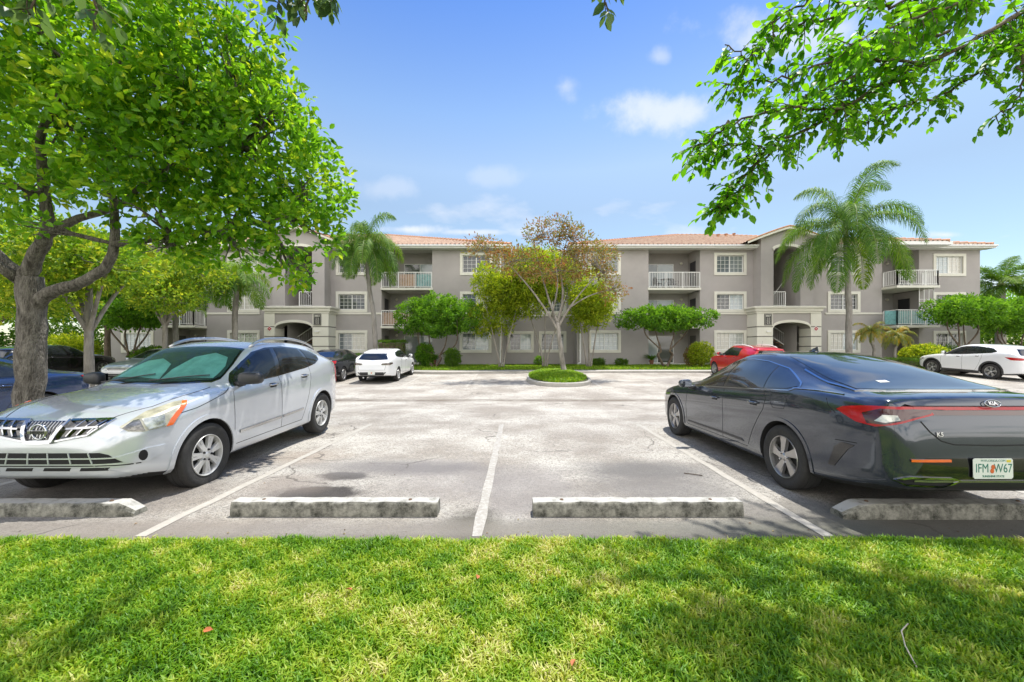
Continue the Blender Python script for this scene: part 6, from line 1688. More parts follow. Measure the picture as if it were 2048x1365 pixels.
# ---------------- smaller trees and shrubs at the left
def simple_tree(name, label, px, Z, pytop, rx_px, ry_px, trunk_r, leafm, barkm, seed, n=900, per=10, L=.13, cat='tree', rz=None, group=None, zbase=None, gap=.25, trunk_lean=0, spread=.2, W=.5, lobes_n=7, crown_py=None):
    x, y, _ = Wp(px, 0, Z); zb = zg(y) if zbase is None else zbase
    cpy = crown_py if crown_py is not None else pytop + ry_px
    cz = CAMZ + (698 - cpy) / F * Z; rx, rz_ = rx_px / F * Z, ry_px / F * Z; ryy = rz or rx * .8
    rn = np.random.default_rng(seed + 100); lobes = []
    for k in range(lobes_n):
        a = 2 * PI * k / lobes_n + rn.random(); q = .55 if k else 0
        lobes.append((x + trunk_lean + rx * q * math.cos(a), y + ryy * q * math.sin(a), cz + rz_ * .5 * rn.uniform(-1, 1), rx * rn.uniform(.42, .6), ryy * rn.uniform(.42, .6), rz_ * rn.uniform(.42, .65)))
    lobes.append((x + trunk_lean, y, cz + rz_ * .35, rx * .6, ryy * .6, rz_ * .6))
    zt = cz - rz_ * .2
    limbs = [([(x, y, zb - .03), (x + trunk_lean * .3, y, zb + (zt - zb) * .45), (x + trunk_lean * .8, y, zt)], trunk_r, trunk_r * .6)]
    for k in range(4):
        a = 2 * PI * k / 4 + seed; limbs.append(([(x + trunk_lean * .5, y, zb + (zt - zb) * .6), (x + trunk_lean + rx * .3 * math.cos(a), y + ryy * .3 * math.sin(a), zt), (x + trunk_lean + rx * .6 * math.cos(a), y + ryy * .6 * math.sin(a), zt + rz_ * .45)], trunk_r * .5, trunk_r * .15))
    return tree(name, label, cat, (x, y, zb), limbs, lobes, n, per, L, L * W, leafm, barkm, seed, spread=spread, group=group, twig=(4, trunk_r * .18), sides=9)
simple_tree('broadleaf_tree', 'slim-trunked tree rising between the blue sedan and the black van', 178, 11.0, 455, 170, 95, .13, l_mid, b_pale, 31, n=1500, L=.13, rz=2.2)
simple_tree('broadleaf_tree', 'yellow-green tree filling the gap at the left edge behind the thick trunk', -40, 15, 470, 230, 110, .2, l_lime, b_brown, 32, n=1600, L=.17, rz=3, spread=.25)
simple_tree('broadleaf_tree', 'bright green tree in front of the left end of the building', 330, 20, 500, 130, 75, .14, l_mid, b_pale, 33, n=1500, L=.16, rz=2, spread=.25)
simple_tree('broadleaf_tree', 'dark green tree in front of the far left windows', 215, 23, 520, 110, 70, .18, l_deep, b_brown, 34, n=1300, L=.17, rz=2.2, spread=.25)
simple_tree('broadleaf_tree', 'tall green tree beyond the left end of the building', 60, 32, 430, 190, 120, .3, l_oak, b_brown, 35, n=1500, L=.26, rz=4, spread=.4)
simple_tree('broadleaf_tree', 'far tree at the left edge of the lot', -150, 24, 440, 200, 130, .3, l_oak, b_brown, 36, n=1300, L=.22, rz=4, spread=.3)

def clipped_tree(name, label, px, Z, py_top, py_bot, rx_px, seed, lean=0, ry=1.4, n=900, leafm=None):
    """umbrella-shaped tree with several crooked bare stems"""
    x, y, _ = Wp(px, 0, Z); zb = max(zg(y), .24) if Z > 22.6 else zg(y)
    z1, z0 = CAMZ + (698 - py_top) / F * Z, CAMZ + (698 - py_bot) / F * Z; rx = rx_px / F * Z
    rn = np.random.default_rng(seed); lobes = []
    for k in range(9):
        u = -0.8 + 1.6 * k / 8; lobes.append((x + rx * u, y + rn.uniform(-.4, .4) * ry, z0 + (z1 - z0) * (.52 + .10 * math.cos(u * 1.5)) , rx * .28, ry * .6, (z1 - z0) * (.42 - .12 * abs(u))))
    lobes += [(x, y - ry * .45, (z0 + z1) / 2, rx * .5, ry * .5, (z1 - z0) * .36), (x, y + ry * .45, (z0 + z1) / 2, rx * .5, ry * .5, (z1 - z0) * .36)]
    limbs = []
    for k in range(4):
        s = (-1) ** k; ex = x + s * rx * (.25 + .25 * (k // 2)); mid = zb + (z0 - zb) * .55
        limbs.append(([(x + lean + s * .06, y, zb - .03), (x + lean + s * rx * .16, y + rn.uniform(-.2, .2), zb + (mid - zb) * .7), (x + lean * .5 + s * rx * .10, y, mid), (ex - s * rx * .05, y + rn.uniform(-.3, .3), z0 + .05), (ex, y + rn.uniform(-.5, .5), z0 + (z1 - z0) * .5)], .075, .03))
    return tree(name, label, 'tree', (x + lean, y, zb), limbs, lobes, n, 11, .15, .085, leafm or l_deep, b_brown, seed, spread=.15, group=None, twig=(4, .015), shell=.6, sides=8)
clipped_tree('umbrella_tree', 'umbrella-shaped tree with crooked stems before the right-hand balconies', 1331, 25.5, 612, 672, 92, 41, n=1000)
clipped_tree('umbrella_tree', 'dome-crowned tree before the left wing, right of the leaning palm', 875, 25.0, 590, 690, 82, 42, n=1300, lean=-.2)
clipped_tree('umbrella_tree', 'umbrella-shaped tree over the white crossover at the right wing', 1925, 24.5, 592, 662, 62, 43, n=800)
clipped_tree('umbrella_tree', 'broad crooked tree past the right end of the building', 2035, 25.5, 600, 680, 100, 44, n=1300)
clipped_tree('umbrella_tree', 'dark low tree with forked stems beside the far left window', 262, 21.0, 600, 668, 62, 45, n=800)

# ---------------- the tree on the island and its yellow-green neighbours
zi = zisland(2.65, 19.6)
xI = (1128 - 1024) / F * 19.6
tree('sparse_tree', 'thin rusty-leaved tree growing on the grass island', 'tree', (xI, 19.6, zi - .03),
  [([(xI, 19.6, zi - .03), (xI - .12, 19.6, 1.1), (xI - .25, 19.6, 2.1), (xI - .3, 19.6, 2.7)], .135, .095),
   ([(xI - .28, 19.6, 2.3), (xI - .9, 19.5, 3.3), (xI - 1.7, 19.4, 4.4), (xI - 2.6, 19.4, 5.4), (xI - 3.4, 19.4, 6.2)], .07, .015),
   ([(xI - .3, 19.6, 2.6), (xI - .7, 19.8, 3.8), (xI - 1.1, 19.9, 5.2), (xI - 1.5, 20, 6.8)], .07, .015),
   ([(xI - .3, 19.6, 2.7), (xI - .05, 19.7, 4.0), (xI - .15, 19.5, 5.6), (xI + .3, 19.5, 7.3)], .075, .015),
   ([(xI - .28, 19.6, 2.5), (xI + .3, 19.4, 3.5), (xI + 1.1, 19.2, 4.5), (xI + 2.2, 19.1, 5.6)], .065, .015),
   ([(xI + .2, 19.4, 3.4), (xI + 1.2, 19.6, 4.0), (xI + 2.2, 19.6, 4.3), (xI + 3.0, 19.6, 4.5)], .04, .01),
   ([(xI - .6, 19.6, 3.0), (xI - .4, 18.9, 4.4), (xI - .6, 18.4, 5.8)], .05, .012)],
  [lobe(1090, 465, 19.6, 45, 30, .8), lobe(1150, 480, 19.6, 45, 30, .9), lobe(965, 495, 19.4, 38, 26, .6), lobe(1030, 520, 19.5, 60, 30, 1.1), lobe(1180, 515, 19.5, 55, 30, 1.1), lobe(1110, 545, 19.3, 70, 22, 1.2), lobe(1225, 580, 19.6, 28, 24, .6), lobe(1125, 440, 19.6, 22, 12, .4), lobe(1205, 545, 19.5, 28, 20, .6)],
  760, 9, .145, .062, l_rust, b_pale, 51, spread=.26, twig=(17, .02), shell=.3, sides=9)
def bushtree(label, px, Z, pyt, pyb, rpx, seed, n, leafm=l_lime, L=.17, stems=3):
    x, y, _ = Wp(px, 0, Z); zb = .26; z1, z0 = CAMZ + (698 - pyt) / F * Z, CAMZ + (698 - pyb) / F * Z; rx = rpx / F * Z
    rn = np.random.default_rng(seed); lobes = []
    for k in range(9):
        u, v_ = rn.uniform(-.6, .6), rn.uniform(-.6, .6); lobes.append((x + rx * u, y + rn.uniform(-.7, .7), (z0 + z1) / 2 + (z1 - z0) / 2 * v_, rx * .5, 1.1, (z1 - z0) * .28))
    limbs = [([(x + .12 * (k - 1), y, zb), (x + .3 * (k - 1), y, (zb + z0) / 2), (x + rx * .5 * (k - (stems - 1) / 2), y, z0 + (z1 - z0) * .45)], .06, .03) for k in range(stems)]
    return tree('feathery_tree', label, 'tree', (x, y, zb), limbs, lobes, n, 10, L, L * .42, leafm, b_pale, seed, spread=.18, twig=(6, .012), sides=8)
bushtree('bright yellow-green tree between the dome-crowned tree and the island tree', 1003, 24.6, 530, 665, 66, 61, 1700)
bushtree('lime tree close behind the trunk of the island tree', 1090, 25.2, 490, 660, 92, 62, 2400)
bushtree('pale green tree right of the island tree, by the downspout', 1178, 25.0, 545, 658, 48, 63, 1000)

# ---------------- palms
def palm(name, label, base, pts, r0, nf, flen, seed, leafm=l_palm, droop=1.0, leaflet=.55, up=.9, group=None, step=.05, wd=.028, wind=(0, 0), trunkm=None, azs=None):
    rn = np.random.default_rng(seed); t = thing(name, label, 'palm tree', base, group=group); B = Vector(base)
    mb = MB(); q = wobble([np.array(p) - np.array(base) for p in pts], .012, rn, 6)
    n = len(q); mb.tube(q, [r0 * (1.25 if i == 0 else 1.0 - .25 * i / n) for i in range(n)], 12); mb.build('trunk', trunkm or m_palmtrunk, t, smooth=True)
    top = Vector(q[-1])
    mb = MB(); mb.tube([top - Vector((0, 0, .1)), top + Vector((0, 0, .5)), top + Vector((0, 0, .95))], [r0 * .8, r0 * .7, r0 * .2], 10); mb.build('crownshaft', m_shaft, t, smooth=True)
    top = top + Vector((0, 0, .55))
    for k in range(nf):
        az = (azs[k] if azs else 2 * PI * (k * .382) + rn.uniform(-.2, .2)); el = up * (1 - 1.25 * (k / nf)) + rn.uniform(-.1, .1)
        L = flen * rn.uniform(.85, 1.1); d = Vector((math.cos(az) * math.cos(el), math.sin(az) * math.cos(el), math.sin(el)))
        p = top.copy(); path = [p.copy()]; m = 22; ds = L / m
        for i in range(m):
            s = i / m; d = (d + Vector((wind[0] * .03, wind[1] * .03, -.085 * droop * (0.35 + 1.1 * s)))).normalized(); p = p + d * ds; path.append(p.copy())
        fr = MB(); fr.tube(path, [.022 * (1 - .85 * i / m) + .003 for i in range(m + 1)], 5, cap=False)
        f = fr.build('frond', m_shaft, t, smooth=True)
        # leaflets
        Np = int(L / step); ts = np.linspace(.14, .995, Np); P, D, N_, LL = [], [], [], []
        for s in ts:
            i = min(int(s * m), m - 1); a = path[i].lerp(path[i + 1], s * m - i); dd = (path[i + 1] - path[i]).normalized(); sd = dd.cross(Vector((0, 0, 1))).normalized(); upv = sd.cross(dd)
            ln = leaflet * (math.sin(PI * min(1, .12 + s * .9)) ** .6) 
            for sg in (1, -1):
                for rr in (0, 1):
                    w = sd * sg * (.8 + rn.uniform(-.2, .2)) + dd * .45 + upv * (.35 * (1 if rr else -.25) + rn.uniform(-.2, .2)) + Vector((wind[0], wind[1], 0)) * .15
                    w.normalize(); P.append(a); D.append(w); N_.append(upv * 1 + sd * rn.uniform(-.4, .4)); LL.append(ln * rn.uniform(.75, 1.1))
        P, D, N_, LL = map(np.array, (P, D, N_, LL))
        # each leaflet: three joints that hang down
        D = unit(D); S = unit(np.cross(D, N_)); g = np.array([0, 0, -1.]); w = wd * .5
        a0 = P; a1 = P + D * LL[:, None] * .4; D2 = unit(D + g * .55 * droop); a2 = a1 + D2 * LL[:, None] * .35; D3 = unit(D2 + g * .9 * droop); a3 = a2 + D3 * LL[:, None] * .35
        V = np.stack([a0 + S * w * .5, a0 - S * w * .5, a1 + S * w, a1 - S * w, a2 + S * w * .8, a2 - S * w * .8, a3], 1).reshape(-1, 3)
        I = np.arange(len(P)) * 7; F_ = []
        for fc in ((0, 1, 3, 2), (2, 3, 5, 4), (4, 5, 6)): F_ += [tuple(int(i) + j for j in fc) for i in I]
        mk('leaflets', V, F_, leafm, f, rnd=np.repeat(np.clip(rn.random(len(P)) * .6 + rn.random() * .4, 0, 1), 7))
    return t
m_palmtrunk = barkmat('palm_trunk', (.16, .145, .125), (.36, .34, .31), 4)
m_shaft = M('palm_green_stem', (.16, .20, .05), .5, var=.3)
pt = lambda px, py, Z: Wp(px, py, Z)
def pbase(px, Z): x, y, _ = Wp(px, 0, Z); return (x, y, max(zg(y), .26) if Z > 22.6 else zg(y))
b = pbase(1697, 22.9)
palm('queen_palm', 'tall windswept palm before the right stair tower', b, [b, pt(1698, 640, 22.9), pt(1695, 560, 22.9), pt(1692, 480, 22.9)], .17, 21, 4.8, 71, droop=1.9, leaflet=1.05, up=1.4, wind=(-.25, 0), wd=.034, step=.062)
b = pbase(752, 23.6)
palm('queen_palm', 'leaning palm with a full crown between the left tower and the balconies', b, [b, pt(748, 640, 23.6), pt(739, 580, 23.6), pt(733, 515, 23.6)], .15, 22, 2.9, 72, droop=2.1, leaflet=.85, up=1.35, wd=.032, step=.055)
b = pbase(469, 23.0)
palm('queen_palm', 'palm in front of the left stair tower windows', b, [b, pt(470, 640, 23.0), pt(472, 600, 23.0), pt(474, 580, 23.0)], .16, 15, 2.6, 73, droop=1.8, leaflet=.8, up=1.2, wd=.032, step=.055)
b = pbase(352, 22.9)
palm('queen_palm', 'slender palm before the left end balconies, half hidden by leaves', b, [b, pt(351, 640, 22.9), pt(350, 600, 22.9)], .15, 9, 2.4, 74, droop=1.4, leaflet=.7, up=1.0)
b = pbase(2002, 30)
palm('queen_palm', 'dark palm beyond the right end of the building', b, [b, pt(2000, 640, 30), pt(2002, 585, 30)], .3, 14, 3.0, 75, droop=1.0, leaflet=.8, up=1.2, wd=.045)
b = pbase(1745, 23.4)
palm('dwarf_palm', 'small green date palm under the balconies of the right wing', b, [b, pt(1748, 700, 23.4), pt(1742, 682, 23.4)], .09, 18, 1.15, 76, droop=1.6, leaflet=.28, up=1.2, wd=.02, leafm=l_palm2, group='small date palms in the right bed')
b = pbase(1792, 23.4)
palm('dwarf_palm', 'yellowing date palm beside the green one, nearer the hedge', b, [b, pt(1790, 705, 23.4), pt(1793, 690, 23.4)], .08, 18, 1.1, 77, droop=1.6, leaflet=.26, up=1.2, wd=.02, leafm=l_palm2, group='small date palms in the right bed')

# ---------------- shrubs and hedges
def shrub(label, px, Z, rx, h, seed, leafm=l_hedge, n=260, L=.07, name='shrub', cat='shrub', group=None, W=.5):
    x, y, _ = Wp(px, 0, Z); zb = max(zg(y), .25); rn = np.random.default_rng(seed)
    t = thing(name, label, cat, (x, y, zb), group=group)
    mb = MB()
    for k in range(6):
        a = 2 * PI * k / 6; mb.tube([(0, 0, -.03), (.15 * rx * math.cos(a), .15 * rx * math.sin(a), h * .3), (.6 * rx * math.cos(a), .6 * rx * math.sin(a), h * .7)], [.018, .014, .006], 5)
    mb.build('stems', b_brown, t)
    C, o = lobe_points([(0, 0, h * .55, rx, rx * .9, h * .45), (rx * .3, 0, h * .45, rx * .7, rx * .7, h * .4), (-rx * .3, .1, h * .5, rx * .7, rx * .7, h * .45)], n, rn, .55)
    P, D, N = rosettes(C, o, 9, .07, rn); Ls = L * (.7 + .6 * rn.random(len(P))); leaves('foliage', P, D, N, Ls, Ls * W, leafm, t)
    return t
shrub('low round shrub under the ground floor window, left one', 1198, 26.6, .45, .55, 81, n=220)
shrub('low round shrub just right of the one under the window', 1243, 26.6, .42, .5, 82, n=200)
shrub('small pale shrub behind the island tree', 1078, 26.6, .35, .7, 83, l_deep, n=160)
shrub('bright leafy shrub beside the red crossover', 1403, 24.8, .75, 1.65, 84, l_lime, n=700, L=.09)
shrub('rusty brown shrub left of the bright one', 1383, 25.4, .4, 1.35, 85, l_rust, n=220, L=.09)
shrub('leafy shrub against the stems of the dome-crowned tree', 905, 24.6, .5, 1.2, 86, l_hedge, n=300, L=.12, W=.35)
shrub('spiky pale plant by the patio of the left wing', 850, 25.2, .55, 1.5, 87, l_deep, n=380, L=.16, W=.3)
shrub('yellow-green croton mass beside the date palms', 1850, 23.6, 1.15, 1.45, 88, l_lime, n=1100, L=.11)
shrub('round green shrub between the croton and the white crossover', 1897, 24.6, .75, 1.4, 89, l_hedge, n=500, L=.09)
shrub('bright shrub before the far left window', 310, 21.5, 1.1, 1.3, 90, l_hedge, n=800, L=.12)
shrub('pale spiky shrub behind the black van, left of the slim trunk', 135, 24.2, 1.5, 2.0, 91, l_lime, n=700, L=.22, W=.2)
def hedge(label, x0, x1, y, z0, h, d, seed, n):
    t = thing('hedge', label, 'hedge', ((x0 + x1) / 2, y, z0)); rn = np.random.default_rng(seed); L = (x1 - x0) / 2
    mb = MB(); mb.box(-L + .12, L - .12, -d / 2 + .10, d / 2 - .10, 0, h - .12); mb.build('stems', b_brown, t)
    P = np.stack([rn.uniform(-L, L, n), rn.uniform(-d / 2, d / 2, n), rn.uniform(0, h, n)], 1)
    ax = rn.integers(0, 3, n); s = np.where(rn.random(n) < .7, -1., 1.)
    m = ax == 0; P[m, 1] = s[m] * d / 2; m = ax == 1; P[m, 2] = h; m = (ax == 2) & (rn.random(n) < .3); P[m, 0] = s[m] * L
    P += rn.normal(size=P.shape) * .035; o = unit(P / np.array([L * 4, d, h])); D = unit(rn.normal(size=P.shape) + o * .6 + [0, 0, .4]); N = unit(rn.normal(size=P.shape) + o)
    Ls = .07 * (.7 + .6 * rn.random(n)); leaves('foliage', P, D, N, Ls, Ls * .6, l_hedge, t)
hedge('clipped hedge in front of the right wing behind the grey sedan', X(1690, 23.0), X(1842, 23.0), 23.1, .2, .62, .7, 95, 5200)
hedge('clipped hedge by the patio left of the dome-crowned tree', X(757, 25.6), X(812, 25.6), 25.6, .25, 1.65, .9, 96, 3600)
hedge('low hedge beyond the charcoal sedan', X(690, 24), X(757, 24), 24.0, .25, .8, .6, 97, 2600)

def screen_planting(label, x0, x1, y, h, seed, n):
    t = thing('hedge', label, 'hedge', ((x0 + x1) / 2, y, .15)); rn = np.random.default_rng(seed); L = (x1 - x0) / 2
    mb = MB()
    for k in range(14): mb.tube([(-L + 2 * L * (k + .5) / 14, 0, -.1), (-L + 2 * L * (k + .5) / 14 + .2, .1, h * .6)], [.08, .03], 6)
    mb.build('stems', b_brown, t)
    lob = [(-L + 2 * L * (k + .5) / 16, rn.uniform(-.5, .5), h * rn.uniform(.35, .55), L / 9, 1.2, h * rn.uniform(.42, .6)) for k in range(16)]
    C, o = lobe_points(lob, n, rn, .5); C[:, 2] = np.abs(C[:, 2]); P, D, N = rosettes(C, o, 8, .3, rn); Ls = .24 * (.7 + .6 * rn.random(len(P))); leaves('foliage', P, D, N, Ls, Ls * .5, l_hedge, t)
screen_planting('tall loose hedge beyond the left end of the lot', -62, -28, 31, 3.4, 201, 2600)
screen_planting('tall loose hedge beyond the right end of the building', 34, 64, 33, 3.6, 202, 2200)
screen_planting('tall hedge closing the lot at the far left', -66, -40, 22, 3.0, 203, 1800)
# distant trees to the right and left, past the building
for i, (px, Z, pt_, rx, ry, lab, lm) in enumerate([(2075, 36, 575, 95, 60, 'green tree beyond the right end of the building', l_oak), (1990, 40, 600, 50, 40, 'tree with orange blossom beyond the right end of the building', l_lime),
      (2190, 30, 520, 110, 80, 'far tree at the right edge of the lot', l_oak)]):
    simple_tree('broadleaf_tree', lab, px, Z, pt_, rx, ry, .25, lm, b_brown, 110 + i, n=900, L=.24, rz=3, spread=.35)

simple_tree('broadleaf_tree', 'shade tree standing outside the right edge of the view', 2900, 6.5, -200, 300, 260, .22, l_oak, b_brown, 140, n=1100, L=.2, rz=2.5, spread=.3)
# ---------------- overhanging boughs close to the camera
def bough_tree(name, label, base, trunk, boughs, L, W, leafm, seed, dens=26, spread=.0, trunk_r=.2):
    """boughs: list of (points, radius, twig length, leaves per metre)"""
    rn = np.random.default_rng(seed); t = thing(name, label, 'tree', base); B = np.array(base)
    mb = MB(); limb(mb, [np.array(p) - B for p in trunk], trunk_r, trunk_r * .5, rn, amp=.01, flare=.08); mb.build('trunk', b_pale, t, smooth=True)
    bm_ = MB(); P, D, N = [], [], []
    for pts, r, tl, step in boughs:
        q = wobble([np.array(p) - B for p in pts], .012, rn, 7); n = len(q); bm_.tube(q, [r * (1 - .8 * i / n) + .002 for i in range(n)], 7, cap=False)
        q = np.array(q); seglen = np.linalg.norm(np.diff(q, axis=0), axis=1); tot = seglen.sum(); cum = np.concatenate([[0], np.cumsum(seglen)])
        s = tot * .12
        while s < tot:
            i = min(int(np.searchsorted(cum, s)) - 1, n - 2); i = max(i, 0); f = (s - cum[i]) / max(seglen[i], 1e-6); a = q[i] + (q[i + 1] - q[i]) * f; dd = (q[i + 1] - q[i]) / seglen[i]
            # a twig
            side = rn.normal(size=3); side -= dd * side.dot(dd); side /= np.linalg.norm(side); td = dd * .55 + side * .8 + np.array([0, 0, -.18]); td /= np.linalg.norm(td)
            ln = tl * rn.uniform(.5, 1.15); m = 6; p = a.copy(); tp = [p.copy()]
            for k in range(m): td = td + np.array([0, 0, -.10]) + rn.normal(size=3) * .10; td /= np.linalg.norm(td); p = p + td * ln / m; tp.append(p.copy())
            bm_.tube(tp, [.0042 * (1 - .7 * k / m) for k in range(m + 1)], 4, cap=False)
            nl = int(ln / (L * .42)) + 1
            for k in range(nl):
                u = (k + .6) / nl * m; j = min(int(u), m - 1); b_ = tp[j] + (tp[j + 1] - tp[j]) * (u - j); tdir = unit((tp[j + 1] - tp[j])[None])[0]
                sd = np.cross(tdir, [0, 0, 1.]); sd = sd / max(np.linalg.norm(sd), 1e-6) * (1 if k % 2 else -1)
                dl = sd * .8 + tdir * .55 + np.array([0, 0, -.28]) + rn.normal(size=3) * .22
                P.append(b_); D.append(dl); N.append(np.array([0, 0, 1.]) + rn.normal(size=3) * .35)
            P.append(tp[-1]); D.append(tdir + rn.normal(size=3) * .1); N.append(np.array([0, 0, 1.]) + rn.normal(size=3) * .3)
            s += step * rn.uniform(.6, 1.4)
    bm_.build('branches', b_brown, t, smooth=True)
    P, D, N = map(np.array, (P, D, N)); Ls = L * (.65 + .6 * rn.random(len(P)))
    leaves('foliage', P, D, N, Ls, Ls * (W / L), leafm, t, full=True, fold=.14, curl=.14, smooth=True)
    return t
q = Wp
BR = [([q(2300, -180, 3.2), q(2048, 20, 3.0), q(1850, 130, 2.9), q(1660, 230, 2.8), q(1540, 300, 2.8), q(1450, 420, 2.8)], .019, .24, .026),
      ([q(1850, 130, 2.9), q(1700, 110, 2.7), q(1580, 150, 2.7), q(1450, 170, 2.7)], .009, .18, .03),
      ([q(1700, 215, 2.8), q(1560, 220, 2.7), q(1460, 250, 2.7), q(1385, 300, 2.7)], .008, .18, .028),
      ([q(2150, -130, 2.6), q(1900, -20, 2.6), q(1760, 10, 2.6), q(1620, 0, 2.5), q(1540, 50, 2.5)], .010, .17, .032),
      ([q(1660, 40, 2.6), q(1560, 60, 2.6), q(1500, 110, 2.6), q(1450, 90, 2.6)], .006, .15, .035),
      ([q(1560, 300, 2.8), q(1470, 290, 2.8), q(1420, 300, 2.8), q(1375, 310, 2.8)], .006, .17, .03),
      ([q(1900, 60, 2.9), q(1780, 90, 2.9), q(1690, 160, 2.9), q(1610, 190, 2.9)], .010, .22, .028),
      ([q(1550, 300, 2.8), q(1480, 360, 2.8), q(1450, 400, 2.8), q(1440, 430, 2.8)], .006, .16, .028),
      ([q(2300, 0, 3.2), q(2048, 80, 3.0), q(1900, 180, 3.0), q(1780, 220, 3.0), q(1680, 265, 3.0)], .013, .22, .03),
      ([q(2400, -60, 2.9), q(2150, 60, 2.9), q(2050, 110, 2.9), q(2040, 190, 2.9), q(1990, 235, 2.9)], .008, .16, .04),
      ([q(2200, -200, 2.4), q(2000, -40, 2.4), q(1850, 30, 2.4), q(1700, 90, 2.3)], .011, .2, .03),
      ([q(2300, -300, 3.4), q(2000, -60, 3.4), q(1800, 60, 3.4), q(1650, 120, 3.4)], .012, .28, .028),
      # above the frame: these shade the lawn and the strip by the kerb
      ([(6.6, 2.6, 3.6), (5.4, 3.3, 4.9), (4.2, 3.9, 5.6), (2.8, 4.1, 5.9), (1.4, 4.1, 5.9)], .05, .5, .09),
      ([(6.6, 2.6, 3.6), (5.4, 3.0, 4.6), (4.0, 3.2, 5.1), (2.4, 3.3, 5.3)], .05, .5, .09),
      ([(6.6, 2.6, 3.6), (6.6, 3.6, 5.2), (5.8, 4.7, 6.3), (4.4, 5.1, 6.6), (2.8, 5.1, 6.6)], .05, .5, .06),
      ([(6.6, 3.4, 5.0), (5.6, 4.4, 6.3), (4.0, 4.75, 6.5), (2.0, 4.8, 6.5)], .05, .5, .07),
      ([(6.6, 3.4, 5.0), (6.0, 5.0, 6.4), (4.8, 5.5, 6.8), (3.6, 5.6, 6.9)], .04, .45, .06)]
bough_tree('overhanging_tree', 'tree outside the right edge whose leafy boughs hang into the sky', (6.8, 2.2, .05), [(6.8, 2.2, .05), (6.8, 2.2, 1.4), (6.7, 2.4, 2.6), (6.6, 2.6, 3.6)], BR, .060, .037, l_near, 131)
BR2 = [([(-1.2, -1.8, 3.6), (-1.0, .2, 4.8), (-1.0, 2.0, 5.3), (-1.2, 3.6, 5.4)], .05, .55, .075),
       ([(-1.2, -1.8, 3.6), (.2, .2, 4.7), (1.0, 1.8, 5.0), (1.6, 3.0, 5.0)], .05, .5, .10),
       ([(-1.2, -1.8, 3.6), (-2.4, .4, 4.6), (-3.2, 1.6, 4.9), (-4.2, 2.6, 4.9)], .05, .6, .06),
       ([(1.0, 1.8, 5.0), (1.9, 2.4, 4.9), (3.0, 2.8, 4.6)], .03, .4, .12),
       ([(-1.0, 2.0, 5.3), q(620, -180, 2.2), q(610, -60, 2.2), q(612, 40, 2.2)], .012, .12, .05), ([q(620, -180, 2.2), q(570, -60, 2.2), q(560, 5, 2.2)], .008, .12, .05), ([q(620, -180, 2.2), q(655, -60, 2.2), q(660, 10, 2.2)], .008, .12, .05),
       ([(.3, 1.2, 4.6), q(1215, -150, 2.4), q(1212, -30, 2.4), q(1216, 30, 2.4)], .008, .10, .06),
       ([(-2.4, 1.6, 4.6), q(60, -200, 2.2), q(70, -80, 2.2), q(60, 30, 2.2)], .012, .15, .08), ([(-2.2, 1.8, 4.6), q(220, -200, 2.3), q(200, -60, 2.3), q(190, 60, 2.3)], .012, .14, .09)]
bough_tree('overhanging_tree', 'tree behind the viewer with grey-green sprays hanging into the top left of the sky', (-1.3, -3.2, .12), [(-1.3, -3.2, .12), (-1.3, -3.1, 1.5), (-1.25, -2.5, 2.8), (-1.2, -1.8, 3.6)], BR2, .085, .045, l_grey, 132)

# ---------------- grass
def blades(name, P, h, w, seed, label, lean=.55, kind='stuff', mat=l_grass, parent=None, rcl=None):
    rn = np.random.default_rng(seed); n = len(P); a = rn.random(n) * 2 * PI; d = np.stack([np.cos(a), np.sin(a), np.zeros(n)], 1); s = np.stack([-np.sin(a), np.cos(a), np.zeros(n)], 1)
    ln = lean * (.3 + rn.random((n, 1)) * 1.1); H = h * (.55 + .8 * rn.random((n, 1))); W_ = w * (.7 + .6 * rn.random((n, 1)))
    m = P + d * H * ln * .35 + [0, 0, 1.] * H * .62; t = P + d * H * ln * 1.0 + [0, 0, 1.] * H * (.95 - .35 * ln)
    V = np.stack([P + s * W_ * .5, P - s * W_ * .5, m + s * W_ * .42, m - s * W_ * .42, t], 1).reshape(-1, 3)
    I = np.arange(n)[:, None] * 5
    F3 = np.concatenate([I + [[0, 1, 3]], I + [[0, 3, 2]], I + [[2, 3, 4]]], 0)
    r = np.clip((rcl if rcl is not None else rn.random(n)) * .6 + rn.random(n) * .4, 0, 1)
    o = mk(name, V, F3, mat, parent, rnd=np.repeat(r, 5)); o['kind'] = kind
    if label: o['label'] = label; o['category'] = 'grass'
    return o
rn = np.random.default_rng(5)
def lawn_points(n, y0, y1, xf):
    y = y0 + (y1 - y0) * rn.random(n); x = (rn.random(n) * 2 - 1) * xf(y); return x, y
x, y = lawn_points(300000, 1.45, 3.12, lambda y: 1.45 * y + 2.9)
keep = y < np.array([lawn_edge(v) for v in x]) + rn.normal(size=len(x)) * .012
x, y = x[keep], y[keep]
edge = np.array([lawn_edge(v) for v in x]); z = np.interp(edge - y, [-.05, 0, .08, 2.5], [-.05, -.04, .02, .035])
cl = .45 + .35 * np.sin(x * 2.3 + np.sin(y * 3) * 1.5) * np.sin(y * 2.9 + x * .7) + .35 * np.sin(x * 9 + y * 5 + np.sin(x * 3)) * np.sin(y * 11 - x * 3) + .35 * np.sin(x * 23 + 2 * np.sin(y * 7)) * np.sin(y * 27 + x * 6)
blades('lawn_grass', np.stack([x, y, z], 1), .062, .0088, 6, 'coarse bright lawn grass in front of the parking stalls', rcl=np.clip(cl, 0, 1))
x, y = lawn_points(90000, -3, 1.45, lambda y: np.full(len(y), 6.0))
blades('lawn_grass', np.stack([x, y, np.full(len(x), .04)], 1), .055, .010, 7, 'lawn grass beneath and behind the viewer')
